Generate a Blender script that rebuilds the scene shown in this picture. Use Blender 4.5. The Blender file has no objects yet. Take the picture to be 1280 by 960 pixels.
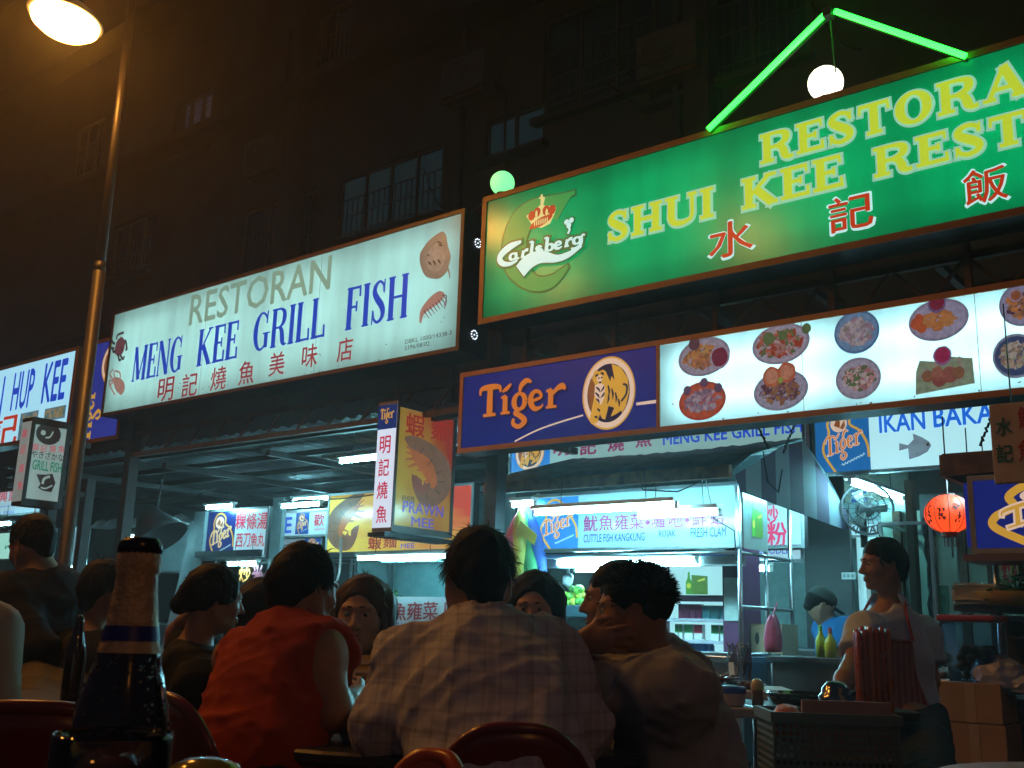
import bpy, bmesh, math, random
import numpy as np
from mathutils import Vector, Matrix
random.seed(7)
rng = np.random.default_rng(7)
scene = bpy.context.scene
COL = scene.collection

# ------------------------------------------------------------------ camera, sky, exposure
FPX, PITCH, ROLL, PHI, CAM_H = 1300.0, math.radians(13.17), math.radians(1.77), math.radians(39.07), 1.0
cam_data = bpy.data.cameras.new('camera')
cam = bpy.data.objects.new('camera', cam_data); COL.objects.link(cam)
CAM_M = Matrix.Translation((0, 0, CAM_H)) @ Matrix.Rotation(math.pi/2+PITCH, 4, 'X') @ Matrix.Rotation(ROLL, 4, 'Z')
cam.matrix_world = CAM_M
cam_data.sensor_width = 36.0
cam_data.lens = FPX/1280*36
cam_data.clip_start = 0.05; cam_data.clip_end = 500
cam_data.dof.use_dof = True; cam_data.dof.focus_distance = 7.0; cam_data.dof.aperture_fstop = 24.0
scene.camera = cam
world = bpy.data.worlds.new('World'); scene.world = world; world.use_nodes = True
wn = world.node_tree; bg = wn.nodes['Background']
sky = wn.nodes.new('ShaderNodeTexSky'); sky.sky_type = 'NISHITA'; sky.sun_disc = False
sky.sun_elevation = math.radians(-3); sky.sun_rotation = math.radians(200)
bg2 = wn.nodes.new('ShaderNodeBackground'); bg2.inputs[0].default_value = (.38,.36,.80,1); bg2.inputs[1].default_value = .015   # even blue violet fill added to the sky to tint the shaded parts
adds = wn.nodes.new('ShaderNodeAddShader'); wn.links.new(bg.outputs[0], adds.inputs[0]); wn.links.new(bg2.outputs[0], adds.inputs[1]); wn.links.new(adds.outputs[0], wn.nodes['World Output'].inputs[0])
wn.links.new(sky.outputs[0], bg.inputs[0]); bg.inputs[1].default_value = 0.06
scene.view_settings.view_transform = 'Standard'; scene.view_settings.look = 'None'
scene.view_settings.gamma = 1; scene.view_settings.exposure = 0.2
scene.render.engine = 'CYCLES'
cy = scene.cycles
cy.use_denoising = True; cy.max_bounces = 8; cy.diffuse_bounces = 3; cy.glossy_bounces = 3
cy.transmission_bounces = 8; cy.transparent_max_bounces = 12; cy.caustics_reflective = False; cy.caustics_refractive = False
cy.sample_clamp_indirect = 4.0; cy.blur_glossy = 0.5

# ------------------------------------------------------------------ geometry of the place
RX = Vector((math.cos(PHI), -math.sin(PHI), 0))     # along the shop row, towards the right
NX = Vector((math.sin(PHI), math.cos(PHI), 0))      # into the shop row
CAM_P = Vector((0, 0, CAM_H)); CAM_R = CAM_M.to_3x3()
def ray(px, py): return CAM_R @ Vector(((px-640)/FPX, -(py-480)/FPX, -1.0))
def P(px, py, Y):
    d = ray(px, py); return CAM_P + d*(Y/d.y)
def PZ(px, py, z):
    d = ray(px, py); return CAM_P + d*((z-CAM_H)/d.z)
def F(px, py, N):
    d = ray(px, py); p = CAM_P + d*(N/d.dot(NX)); return p.dot(RX), p.z
def W(s, n, z): return RX*s + NX*n + Vector((0, 0, z))

# ------------------------------------------------------------------ materials
MATS = {}
def mat(name, col=(.5,.5,.5), rough=.6, metal=0, emit=None, es=0, var=.2, scale=6, bump=0, bscale=60, spec=.5, coat=0, sample=True, trans=0, alpha=1, stretch=None, second=None, sss=0):
    if name in MATS: return MATS[name]
    m = bpy.data.materials.new(name); m.use_nodes = True; MATS[name] = m
    nt = m.node_tree; b = nt.nodes['Principled BSDF']
    c4 = (*col, 1)
    b.inputs['Base Color'].default_value = c4
    b.inputs['Roughness'].default_value = rough; b.inputs['Metallic'].default_value = metal
    b.inputs['Specular IOR Level'].default_value = spec
    b.inputs['Coat Weight'].default_value = coat; b.inputs['Transmission Weight'].default_value = trans
    b.inputs['Alpha'].default_value = alpha
    tc = nt.nodes.new('ShaderNodeTexCoord'); mp = nt.nodes.new('ShaderNodeMapping'); nt.links.new(tc.outputs['Object'], mp.inputs[0])
    if stretch: mp.inputs['Scale'].default_value = stretch
    if var > 0:
        no = nt.nodes.new('ShaderNodeTexNoise'); no.inputs['Scale'].default_value = scale; no.inputs['Detail'].default_value = 6; no.inputs['Roughness'].default_value = .65
        nt.links.new(mp.outputs[0], no.inputs['Vector'])
        rp = nt.nodes.new('ShaderNodeMapRange'); rp.inputs[1].default_value = .3; rp.inputs[2].default_value = .7
        nt.links.new(no.outputs[0], rp.inputs[0])
        mx = nt.nodes.new('ShaderNodeMix'); mx.data_type = 'RGBA'
        sec = second or tuple(c*(1-var) for c in col)
        mx.inputs[6].default_value = (*sec, 1); mx.inputs[7].default_value = c4
        nt.links.new(rp.outputs[0], mx.inputs[0]); nt.links.new(mx.outputs[2], b.inputs['Base Color'])
        r2 = nt.nodes.new('ShaderNodeMapRange'); r2.inputs[3].default_value = min(1, rough*1.2+.03); r2.inputs[4].default_value = rough*.85
        nt.links.new(no.outputs[0], r2.inputs[0]); nt.links.new(r2.outputs[0], b.inputs['Roughness'])
    if emit:
        b.inputs['Emission Color'].default_value = (*emit, 1); b.inputs['Emission Strength'].default_value = es
        if var > 0:
            me = nt.nodes.new('ShaderNodeMix'); me.data_type = 'RGBA'
            me.inputs[6].default_value = (*[e*(1-var*.6) for e in emit], 1); me.inputs[7].default_value = (*emit, 1)
            nt.links.new(rp.outputs[0], me.inputs[0]); nt.links.new(me.outputs[2], b.inputs['Emission Color'])
        if not sample:
            try: m.cycles.emission_sampling = 'NONE'
            except Exception: pass
    if bump:
        nb = nt.nodes.new('ShaderNodeTexNoise'); nb.inputs['Scale'].default_value = bscale; nb.inputs['Detail'].default_value = 4
        nt.links.new(mp.outputs[0], nb.inputs['Vector'])
        bp = nt.nodes.new('ShaderNodeBump'); bp.inputs['Strength'].default_value = bump; bp.inputs['Distance'].default_value = .01
        nt.links.new(nb.outputs[0], bp.inputs['Height']); nt.links.new(bp.outputs[0], b.inputs['Normal'])
    return m
def lit(name, col, es=1.0, var=.12, rough=.22, scale=2.5, base=.5, stretch=None):
    """printed plastic of a light box, lit from inside; also parts given a glow of their own"""
    return mat(name, tuple(c*base for c in col), rough=rough, emit=col, es=es, var=var, scale=scale, sample=True, stretch=stretch)
def ink(name, col, es=.6, var=.1, scale=8):
    """translucent lettering film on a light box"""
    return mat(name, tuple(c*.5 for c in col), rough=.3, emit=col, es=es, var=var, scale=scale, sample=False)
def translucent(name, col, refl=.25, rough=.2):
    """opal sign face: lets the tubes inside the box shine through"""
    if name in MATS: return MATS[name]
    m = bpy.data.materials.new(name); m.use_nodes = True; MATS[name] = m
    nt = m.node_tree; out = nt.nodes['Material Output']; b = nt.nodes['Principled BSDF']
    tc = nt.nodes.new('ShaderNodeTexCoord'); mp = nt.nodes.new('ShaderNodeMapping'); mp.inputs['Scale'].default_value = (4, 4, .5)
    no = nt.nodes.new('ShaderNodeTexNoise'); no.inputs['Scale'].default_value = 1.6; no.inputs['Detail'].default_value = 7
    nt.links.new(tc.outputs['Object'], mp.inputs[0]); nt.links.new(mp.outputs[0], no.inputs['Vector'])
    mx = nt.nodes.new('ShaderNodeMix'); mx.data_type = 'RGBA'; mx.inputs[6].default_value = (*[c*.84 for c in col], 1); mx.inputs[7].default_value = (*col, 1)
    rp = nt.nodes.new('ShaderNodeMapRange'); rp.inputs[1].default_value = .3; rp.inputs[2].default_value = .6
    nt.links.new(no.outputs[0], rp.inputs[0]); nt.links.new(rp.outputs[0], mx.inputs[0])
    tr = nt.nodes.new('ShaderNodeBsdfTranslucent'); nt.links.new(mx.outputs[2], tr.inputs[0])
    b.inputs['Base Color'].default_value = (*[c*.6 for c in col], 1); b.inputs['Roughness'].default_value = rough; b.inputs['Specular IOR Level'].default_value = 1.0
    ms = nt.nodes.new('ShaderNodeMixShader'); ms.inputs[0].default_value = refl
    nt.links.new(tr.outputs[0], ms.inputs[1]); nt.links.new(b.outputs[0], ms.inputs[2]); nt.links.new(ms.outputs[0], out.inputs[0])
    return m
def glassy(name, col=(.8,.9,.9), rough=.05, mixv=.8):
    """thin clear sheet: mostly see-through with a sheen"""
    if name in MATS: return MATS[name]
    m = bpy.data.materials.new(name); m.use_nodes = True; MATS[name] = m
    nt = m.node_tree; out = nt.nodes['Material Output']
    nt.nodes.remove(nt.nodes['Principled BSDF'])
    t = nt.nodes.new('ShaderNodeBsdfTransparent'); t.inputs[0].default_value = (*col, 1)
    g = nt.nodes.new('ShaderNodeBsdfGlossy'); g.inputs['Roughness'].default_value = rough; g.inputs[0].default_value = (.8, .8, .8, 1)
    fr = nt.nodes.new('ShaderNodeLayerWeight'); fr.inputs[0].default_value = 1-mixv
    ms = nt.nodes.new('ShaderNodeMixShader')
    nt.links.new(fr.outputs['Fresnel'], ms.inputs[0]); nt.links.new(t.outputs[0], ms.inputs[1]); nt.links.new(g.outputs[0], ms.inputs[2])
    nt.links.new(ms.outputs[0], out.inputs[0]); return m

WHITE = (.50, .95, 1.0)      # fluorescent white as this film sees it
m_tube = mat('fluorescent_glow', (.9,.9,.9), emit=(.30,.86,1.0), es=115, var=0)
m_steel = mat('brushed_steel', (.55,.57,.6), rough=.28, metal=1, var=.25, scale=14)
m_dark = mat('dark_painted_steel', (.035,.035,.04), rough=.45, var=.4, scale=9, bump=.1)
m_rust = mat('rust_brown_steel', (.12,.06,.03), rough=.7, var=.5, scale=12, bump=.3)
m_copper = mat('sign_edge_brown', (.34,.15,.05), rough=.4, var=.3, scale=10)
m_black = mat('black_plastic', (.012,.012,.014), rough=.35, var=.2)
m_grey = mat('grey_sheet_metal', (.35,.37,.38), rough=.5, var=.25, bump=.05)
m_whitepaint = mat('white_paint', (.7,.7,.68), rough=.5, var=.15)
m_conc = mat('stained_concrete', (.06,.05,.042), rough=.9, var=.45, scale=1.3, bump=.3, bscale=25)
m_conc2 = mat('dark_concrete', (.045,.04,.035), rough=.9, var=.4, scale=2, bump=.3, bscale=25)
m_asph = mat('asphalt', (.05,.05,.052), rough=.75, var=.45, scale=3, bump=.5, bscale=90)
m_glassdark = mat('dark_window_glass', (.02,.03,.035), rough=.08, var=.1, spec=.6)
m_wood = mat('brown_wood', (.22,.10,.045), rough=.55, var=.5, scale=3, stretch=(8,8,.7))
m_card = mat('cardboard', (.36,.24,.15), rough=.85, var=.2, scale=5)

# ------------------------------------------------------------------ object helpers
def tag(o, label=None, cat=None, group=None, kind=None):
    if label: o['label'] = label
    if cat: o['category'] = cat
    if group: o['group'] = group
    if kind: o['kind'] = kind
    return o
def empty(name, loc, rz=0, label=None, cat=None, group=None):
    o = bpy.data.objects.new(name, None); COL.objects.link(o)
    o.location = loc; o.rotation_euler = (0, 0, rz); o.empty_display_size = .1
    return tag(o, label, cat, group)
def facade_root(name, s, n, z, label, cat, group=None):
    return empty(name, W(s, n, z), -PHI, label, cat, group)
def link(name, bm, m, parent=None, smooth=False, recalc=True):
    if recalc and bm.faces: bmesh.ops.recalc_face_normals(bm, faces=bm.faces[:])
    me = bpy.data.meshes.new(name); bm.to_mesh(me); bm.free()
    if smooth:
        me.polygons.foreach_set('use_smooth', [True]*len(me.polygons))
    ms = m if isinstance(m, (list, tuple)) else [m]
    for x in ms: me.materials.append(x)
    o = bpy.data.objects.new(name, me); COL.objects.link(o)
    if parent: o.parent = parent
    return o
def box(bm, x0, x1, y0, y1, z0, z1, bev=0, mi=0):
    vs = [bm.verts.new(p) for p in ((x0,y0,z0),(x1,y0,z0),(x1,y1,z0),(x0,y1,z0),(x0,y0,z1),(x1,y0,z1),(x1,y1,z1),(x0,y1,z1))]
    fs = [bm.faces.new([vs[i] for i in f]) for f in ((0,3,2,1),(4,5,6,7),(0,1,5,4),(1,2,6,5),(2,3,7,6),(3,0,4,7))]
    for f in fs: f.material_index = mi
    if bev:
        es = list({e for f in fs for e in f.edges})
        bmesh.ops.bevel(bm, geom=es, offset=bev, segments=2, affect='EDGES', profile=.5)
    return bm
def tube(bm, pts, r, seg=8, cap=True, mi=0):
    pts = [Vector(p) for p in pts]; n = len(pts)
    rs = r if isinstance(r, (list, tuple)) else [r]*n
    rings = []; prev = None
    for i, p in enumerate(pts):
        t = (pts[min(i+1, n-1)]-pts[max(i-1, 0)]).normalized()
        if prev is None:
            a = Vector((0,0,1)) if abs(t.z) < .9 else Vector((1,0,0))
            u = t.cross(a).normalized()
        else:
            u = (prev - t*prev.dot(t)).normalized()
        prev = u; v = t.cross(u)
        rings.append([bm.verts.new(p + (u*math.cos(2*math.pi*k/seg)+v*math.sin(2*math.pi*k/seg))*rs[i]) for k in range(seg)])
    for a, b in zip(rings, rings[1:]):
        for k in range(seg):
            bm.faces.new((a[k], a[(k+1) % seg], b[(k+1) % seg], b[k])).material_index = mi
    if cap:
        bm.faces.new(rings[0][::-1]).material_index = mi; bm.faces.new(rings[-1]).material_index = mi
    return bm
def lathe(bm, prof, seg=32, c=(0,0,0), mi=0, sx=1, sy=1):
    rings = []
    for r, z in prof:
        if r < 1e-5: rings.append([bm.verts.new((c[0], c[1], c[2]+z))])
        else: rings.append([bm.verts.new((c[0]+sx*r*math.cos(2*math.pi*k/seg), c[1]+sy*r*math.sin(2*math.pi*k/seg), c[2]+z)) for k in range(seg)])
    for a, b in zip(rings, rings[1:]):
        for k in range(seg):
            q = [a[k % len(a)], a[(k+1) % seg % len(a)], b[(k+1) % seg % len(b)], b[k % len(b)]]
            q2 = []
            for x in q:
                if x not in q2: q2.append(x)
            if len(q2) > 2: bm.faces.new(q2).material_index = mi
    return bm
def blob(bm, c, r, sub=2, jit=0, mi=0):
    rr = r if isinstance(r, (tuple, list)) else (r, r, r)
    ret = bmesh.ops.create_icosphere(bm, subdivisions=sub, radius=1)
    for v in ret['verts']:
        k = 1+random.uniform(-jit, jit)
        v.co = Vector((c[0]+v.co.x*rr[0]*k, c[1]+v.co.y*rr[1]*k, c[2]+v.co.z*rr[2]*k))
    if mi:
        for f in {f for v in ret['verts'] for f in v.link_faces}: f.material_index = mi
    return bm

# flat shapes in a sign's own plane: local x to the right, z up, y = -lift
def flat_poly(bm, pts, y=0, mi=0):
    vs = [bm.verts.new((p[0], y, p[1])) for p in pts]
    try: f = bm.faces.new(vs)
    except ValueError: return
    f.material_index = mi
    if len(vs) > 4: bmesh.ops.triangulate(bm, faces=[f])
def flat_ellipse(bm, cx, cz, rx, rz, y=0, mi=0, seg=36, rot=0, jit=0):
    pts = []
    for k in range(seg):
        a = 2*math.pi*k/seg; j = 1+random.uniform(-jit, jit)
        x, z = rx*math.cos(a)*j, rz*math.sin(a)*j
        pts.append((cx+x*math.cos(rot)-z*math.sin(rot), cz+x*math.sin(rot)+z*math.cos(rot)))
    flat_poly(bm, pts, y, mi)
def smooth_line(pts, n=8):
    """Catmull-Rom through (x, z, w) points"""
    if len(pts) < 3: return pts
    out = []
    for i in range(len(pts)-1):
        p0, p1, p2, p3 = (np.array(pts[max(i-1, 0)], float), np.array(pts[i], float), np.array(pts[i+1], float), np.array(pts[min(i+2, len(pts)-1)], float))
        for k in range(n):
            t = k/n
            out.append(tuple(.5*((2*p1)+(-p0+p2)*t+(2*p0-5*p1+4*p2-p3)*t*t+(-p0+3*p1-3*p2+p3)*t**3)))
    out.append(tuple(pts[-1])); return out
def ribbon(bm, pts, y=0, grow=0, mi=0):
    """stroke of changing width; pts (x, z, width)"""
    L = []
    pts = list(pts)
    if grow:
        a, b = np.array(pts[0][:2]), np.array(pts[1][:2]); d = (a-b)/max(np.linalg.norm(a-b), 1e-6)*grow
        pts[0] = (pts[0][0]+d[0], pts[0][1]+d[1], pts[0][2])
        a, b = np.array(pts[-1][:2]), np.array(pts[-2][:2]); d = (a-b)/max(np.linalg.norm(a-b), 1e-6)*grow
        pts[-1] = (pts[-1][0]+d[0], pts[-1][1]+d[1], pts[-1][2])
    n = len(pts)
    for i in range(n):
        a, b = pts[max(i-1, 0)], pts[min(i+1, n-1)]
        dx, dz = b[0]-a[0], b[1]-a[1]; l = math.hypot(dx, dz) or 1
        w = pts[i][2]/2+grow
        nx, nz = -dz/l*w, dx/l*w
        L.append((bm.verts.new((pts[i][0]+nx, y, pts[i][1]+nz)), bm.verts.new((pts[i][0]-nx, y, pts[i][1]-nz))))
    for p, q in zip(L, L[1:]):
        try: bm.faces.new((p[0], p[1], q[1], q[0])).material_index = mi
        except ValueError: pass

# ---- drawn serif capitals: strokes in a box of height 1; returns (strokes, width)
def serif_glyph(ch, tk=.2, tn=.08, sl=.1, st=.08, wide=1.0):
    S = []
    def line(x0, z0, x1, z1, w): S.append([(x0, z0, w), (x1, z1, w)])
    def serif(x, z, w): line(x-w/2-sl, z, x+w/2+sl, z, st)
    def stem(x, w, top=True, bot=True):
        line(x, 0, x, 1, w)
        if top: serif(x, 1-st/2, w)
        if bot: serif(x, st/2, w)
    x0 = sl+tk/2
    if ch == 'I': stem(x0, tk); w = 2*sl+tk
    elif ch in 'EFL':
        w = .78*wide; stem(x0, tk)
        e = w-.05
        if ch != 'L':
            line(x0, 1-tn/2, e, 1-tn/2, tn); line(e-.03, 1, e-.02, .74, .07)
            line(x0, .52, e-.16, .52, tn); line(e-.18, .64, e-.18, .40, .07)
        if ch != 'F':
            line(x0, tn/2, e+.03, tn/2, tn); line(e+.02, 0, e+.0, .3, .08)
    elif ch == 'T':
        w = .84*wide; c = w/2; line(c, 0, c, 1, tk); serif(c, st/2, tk)
        line(.02, 1-tn/2, w-.02, 1-tn/2, tn); line(.06, 1, .04, .70, .08); line(w-.06, 1, w-.04, .70, .08)
    elif ch == 'H':
        w = 1.0*wide; stem(x0, tk); stem(w-x0, tk); line(x0, .51, w-x0, .51, tn)
    elif ch == 'N':
        w = 1.0*wide; a, b = sl+tn/2, w-sl-tn/2
        line(a, 0, a, 1, tn); serif(a, st/2, tn); line(b, 0, b, 1, tn); serif(b, 1-st/2, tn)
        line(a-sl*.9, 1-st/2, a+tk*.7, 1-st/2, st); line(a+.05, .98, b-.03, .03, tk*1.05)
    elif ch == 'M':
        w = 1.2*wide; a, b = sl+tn/2, w-sl-tk/2
        line(a, 0, a, 1, tn); serif(a, st/2, tn); stem(b, tk)
        line(a-sl*.6, 1-st/2, a+tk*.5, 1-st/2, st)
        line(a+.06, .98, w*.48, .04, tk); line(w*.48, .04, b-.02, .98, tn)
    elif ch == 'K':
        w = 1.0*wide; stem(x0, tk); line(x0+tk*.3, .42, w-.2, .97, tn); line(w-.34, 1-st/2, w-.02, 1-st/2, st)
        line(x0+tk*.9, .56, w-.14, .03, tk); line(w-.30, st/2, w+.02, st/2, st)
    elif ch == 'R':
        w = .96*wide; stem(x0, tk)
        S.append(smooth_line([(x0, 1-tn/2, tn), (w*.55, 1-tn/2, tn), (w*.76, .87, tk*.8), (w*.80, .74, tk), (w*.74, .6, tk*.8), (w*.52, .5, tn), (x0, .5, tn)]))
        S.append(smooth_line([(w*.52, .5, tn*1.2), (w*.68, .38, tk*.9), (w*.76, .14, tk), (w*.86, .04, tn*1.2), (w*1.0, .06, tn)]))
    elif ch == 'A':
        w = 1.04*wide; line(w*.5, .97, .14, .03, tn); line(w*.48, 1.0, w-.18, .02, tk); line(.27, .33, w-.3, .33, tn)
        line(.0, st/2, .3, st/2, st); line(w-.38, st/2, w, st/2, st)
    elif ch == 'S':
        w = .74*wide
        S.append(smooth_line([(w*.84, .72, tn), (w*.78, .88, tn*1.1), (w*.5, .965, tn*1.1), (w*.24, .87, tk*.75), (w*.2, .72, tk*.95), (w*.42, .56, tk*1.05), (w*.68, .42, tk*1.05), (w*.82, .27, tk*.95), (w*.76, .12, tk*.7), (w*.48, .035, tn*1.1), (w*.22, .12, tn*1.1), (w*.13, .3, tn)]))
        line(w*.87, 1, w*.85, .68, .05); line(w*.1, 0, w*.12, .33, .05)
    elif ch == 'O':
        w = .98*wide; pts = []
        for k in range(33):
            a = 2*math.pi*k/32; ww = tn+(tk*1.1-tn)*abs(math.cos(a))**1.5
            pts.append((w/2+(w/2-ww/2-.02)*math.cos(a), .5+(.5-ww/2+.01)*math.sin(a), ww))
        S.append(pts)
    elif ch == 'G':
        w = 1.0*wide; pts = []
        for k in range(25):
            a = math.radians(42+k*(318-42)/24); ww = tn+(tk*1.1-tn)*max(0, -math.cos(a))**1.3
            pts.append((w*.48+(w*.46-ww/2)*math.cos(a), .5+(.5-ww/2+.01)*math.sin(a), ww))
        S.append(pts); line(w*.8, .06, w*.8, .44, tk*.9); line(w*.58, .43, w+.02, .43, st); line(w*.82, 1, w*.8, .68, .06)
    elif ch == 'U':
        w = 1.0*wide; a, b = x0, w-sl-tn/2
        S.append(smooth_line([(a, 1, tk), (a, .6, tk), (a+.0, .3, tk), (a+.08, .12, tk*.8), (w*.5, .05, tn*1.3), (b-.08, .12, tn), (b, .3, tn), (b, .6, tn), (b, 1, tn)]))
        serif(a, 1-st/2, tk); serif(b, 1-st/2, tn)
    else: w = .45
    return S, w
# drawn word marks: strokes in x, z (x height about .5)
def ring_strokes(cx, cz, rx, rz, tk, tn, a0=0, a1=360, n=24, tilt=0):
    pts = []
    for k in range(n+1):
        a = math.radians(a0+(a1-a0)*k/n); ww = tn+(tk-tn)*abs(math.cos(a-tilt))**1.4
        pts.append((cx+rx*math.cos(a), cz+rz*math.sin(a), ww))
    return pts
def word_gold():      # the lager word mark: T i g e r with curled g
    S = []; sm = smooth_line
    S.append([(.30, .0, .17), (.30, .80, .15)]); S.append([(.12, .03, .07), (.48, .03, .07)])
    S.append(sm([(.02, .62, .05), (.05, .80, .10), (.30, .83, .14), (.56, .80, .10), (.60, .64, .05)]))
    S.append([(.74, .0, .14), (.74, .50, .13)]); S.append([(.62, .03, .06), (.88, .03, .06)]); S.append([(.62, .47, .06), (.76, .52, .06)])
    S.append(sm([(.66, .64, .05), (.78, .72, .10), (.90, .84, .05)]))
    S.append(ring_strokes(1.14, .30, .15, .22, .14, .07)); S.append(sm([(1.14, .56, .06), (1.18, .74, .12), (1.32, .86, .12), (1.46, .80, .05)]))
    S.append(sm([(1.22, .10, .07), (1.02, .0, .09), (1.16, -.10, .12), (1.30, -.26, .13), (1.14, -.40, .10), (.98, -.30, .10), (1.0, -.16, .07)]))
    S.append(sm([(1.48, .26, .07), (1.72, .34, .07), (1.68, .48, .08), (1.56, .52, .09), (1.46, .40, .13), (1.46, .20, .14), (1.56, .04, .11), (1.72, .06, .06), (1.78, .14, .04)]))
    S.append([(1.98, .0, .14), (1.98, .50, .13)]); S.append([(1.86, .03, .06), (2.14, .03, .06)]); S.append([(1.86, .47, .06), (2.0, .52, .06)])
    S.append(sm([(2.02, .36, .06), (2.14, .50, .10), (2.28, .56, .14), (2.36, .46, .05)]))
    return S, 2.36
def word_green():     # the brewery script word mark
    S = []; sm = smooth_line
    def stemp(x, z0, z1, w=.1): S.append([(x-.02, z0, w), (x+.03, z1, w)])
    S.append(sm([(.98, 1.14, .10), (.52, .98, .25), (.18, .62, .25), (.10, .25, .22), (.26, -.10, .18), (.56, -.22, .13), (.84, -.1, .07)]))
    def aa(x): S.append(ring_strokes(x+.14, .24, .13, .21, .13, .06)); S.append(sm([(x+.27, .48, .09), (x+.26, .2, .11), (x+.30, .03, .09), (x+.40, .06, .05)]))
    def rr(x): stemp(x+.08, 0, .48, .12); S.append(sm([(x+.1, .3, .05), (x+.2, .46, .1), (x+.3, .44, .11)])); S.append([(x, .03, .06), (x+.17, .03, .06)])
    aa(.52); rr(.98)
    stemp(1.42, 0, .95, .13); S.append([(1.32, .92, .06), (1.45, .97, .06)]); S.append([(1.33, .03, .06), (1.5, .03, .06)])
    S.append(sm([(1.84, .40, .05), (1.72, .49, .09), (1.62, .38, .12), (1.74, .25, .13), (1.84, .12, .11), (1.72, .0, .09), (1.58, .1, .05)]))
    stemp(2.02, .05, .95, .13); S.append([(1.92, .92, .06), (2.05, .97, .06)]); S.append(ring_strokes(2.14, .24, .12, .21, .13, .06))
    S.append(sm([(2.40, .22, .06), (2.58, .3, .07), (2.54, .44, .08), (2.44, .46, .09), (2.36, .3, .12), (2.38, .1, .11), (2.50, .02, .08), (2.62, .1, .05)]))
    rr(2.72)
    S.append(ring_strokes(3.2, .24, .13, .21, .13, .06))
    S.append(sm([(3.36, .47, .11), (3.36, .1, .12), (3.3, -.16, .12), (3.12, -.26, .09), (2.98, -.2, .07)])); S.append(sm([(3.34, .44, .05), (3.42, .52, .07), (3.5, .48, .05)]))
    return S, 3.5

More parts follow.
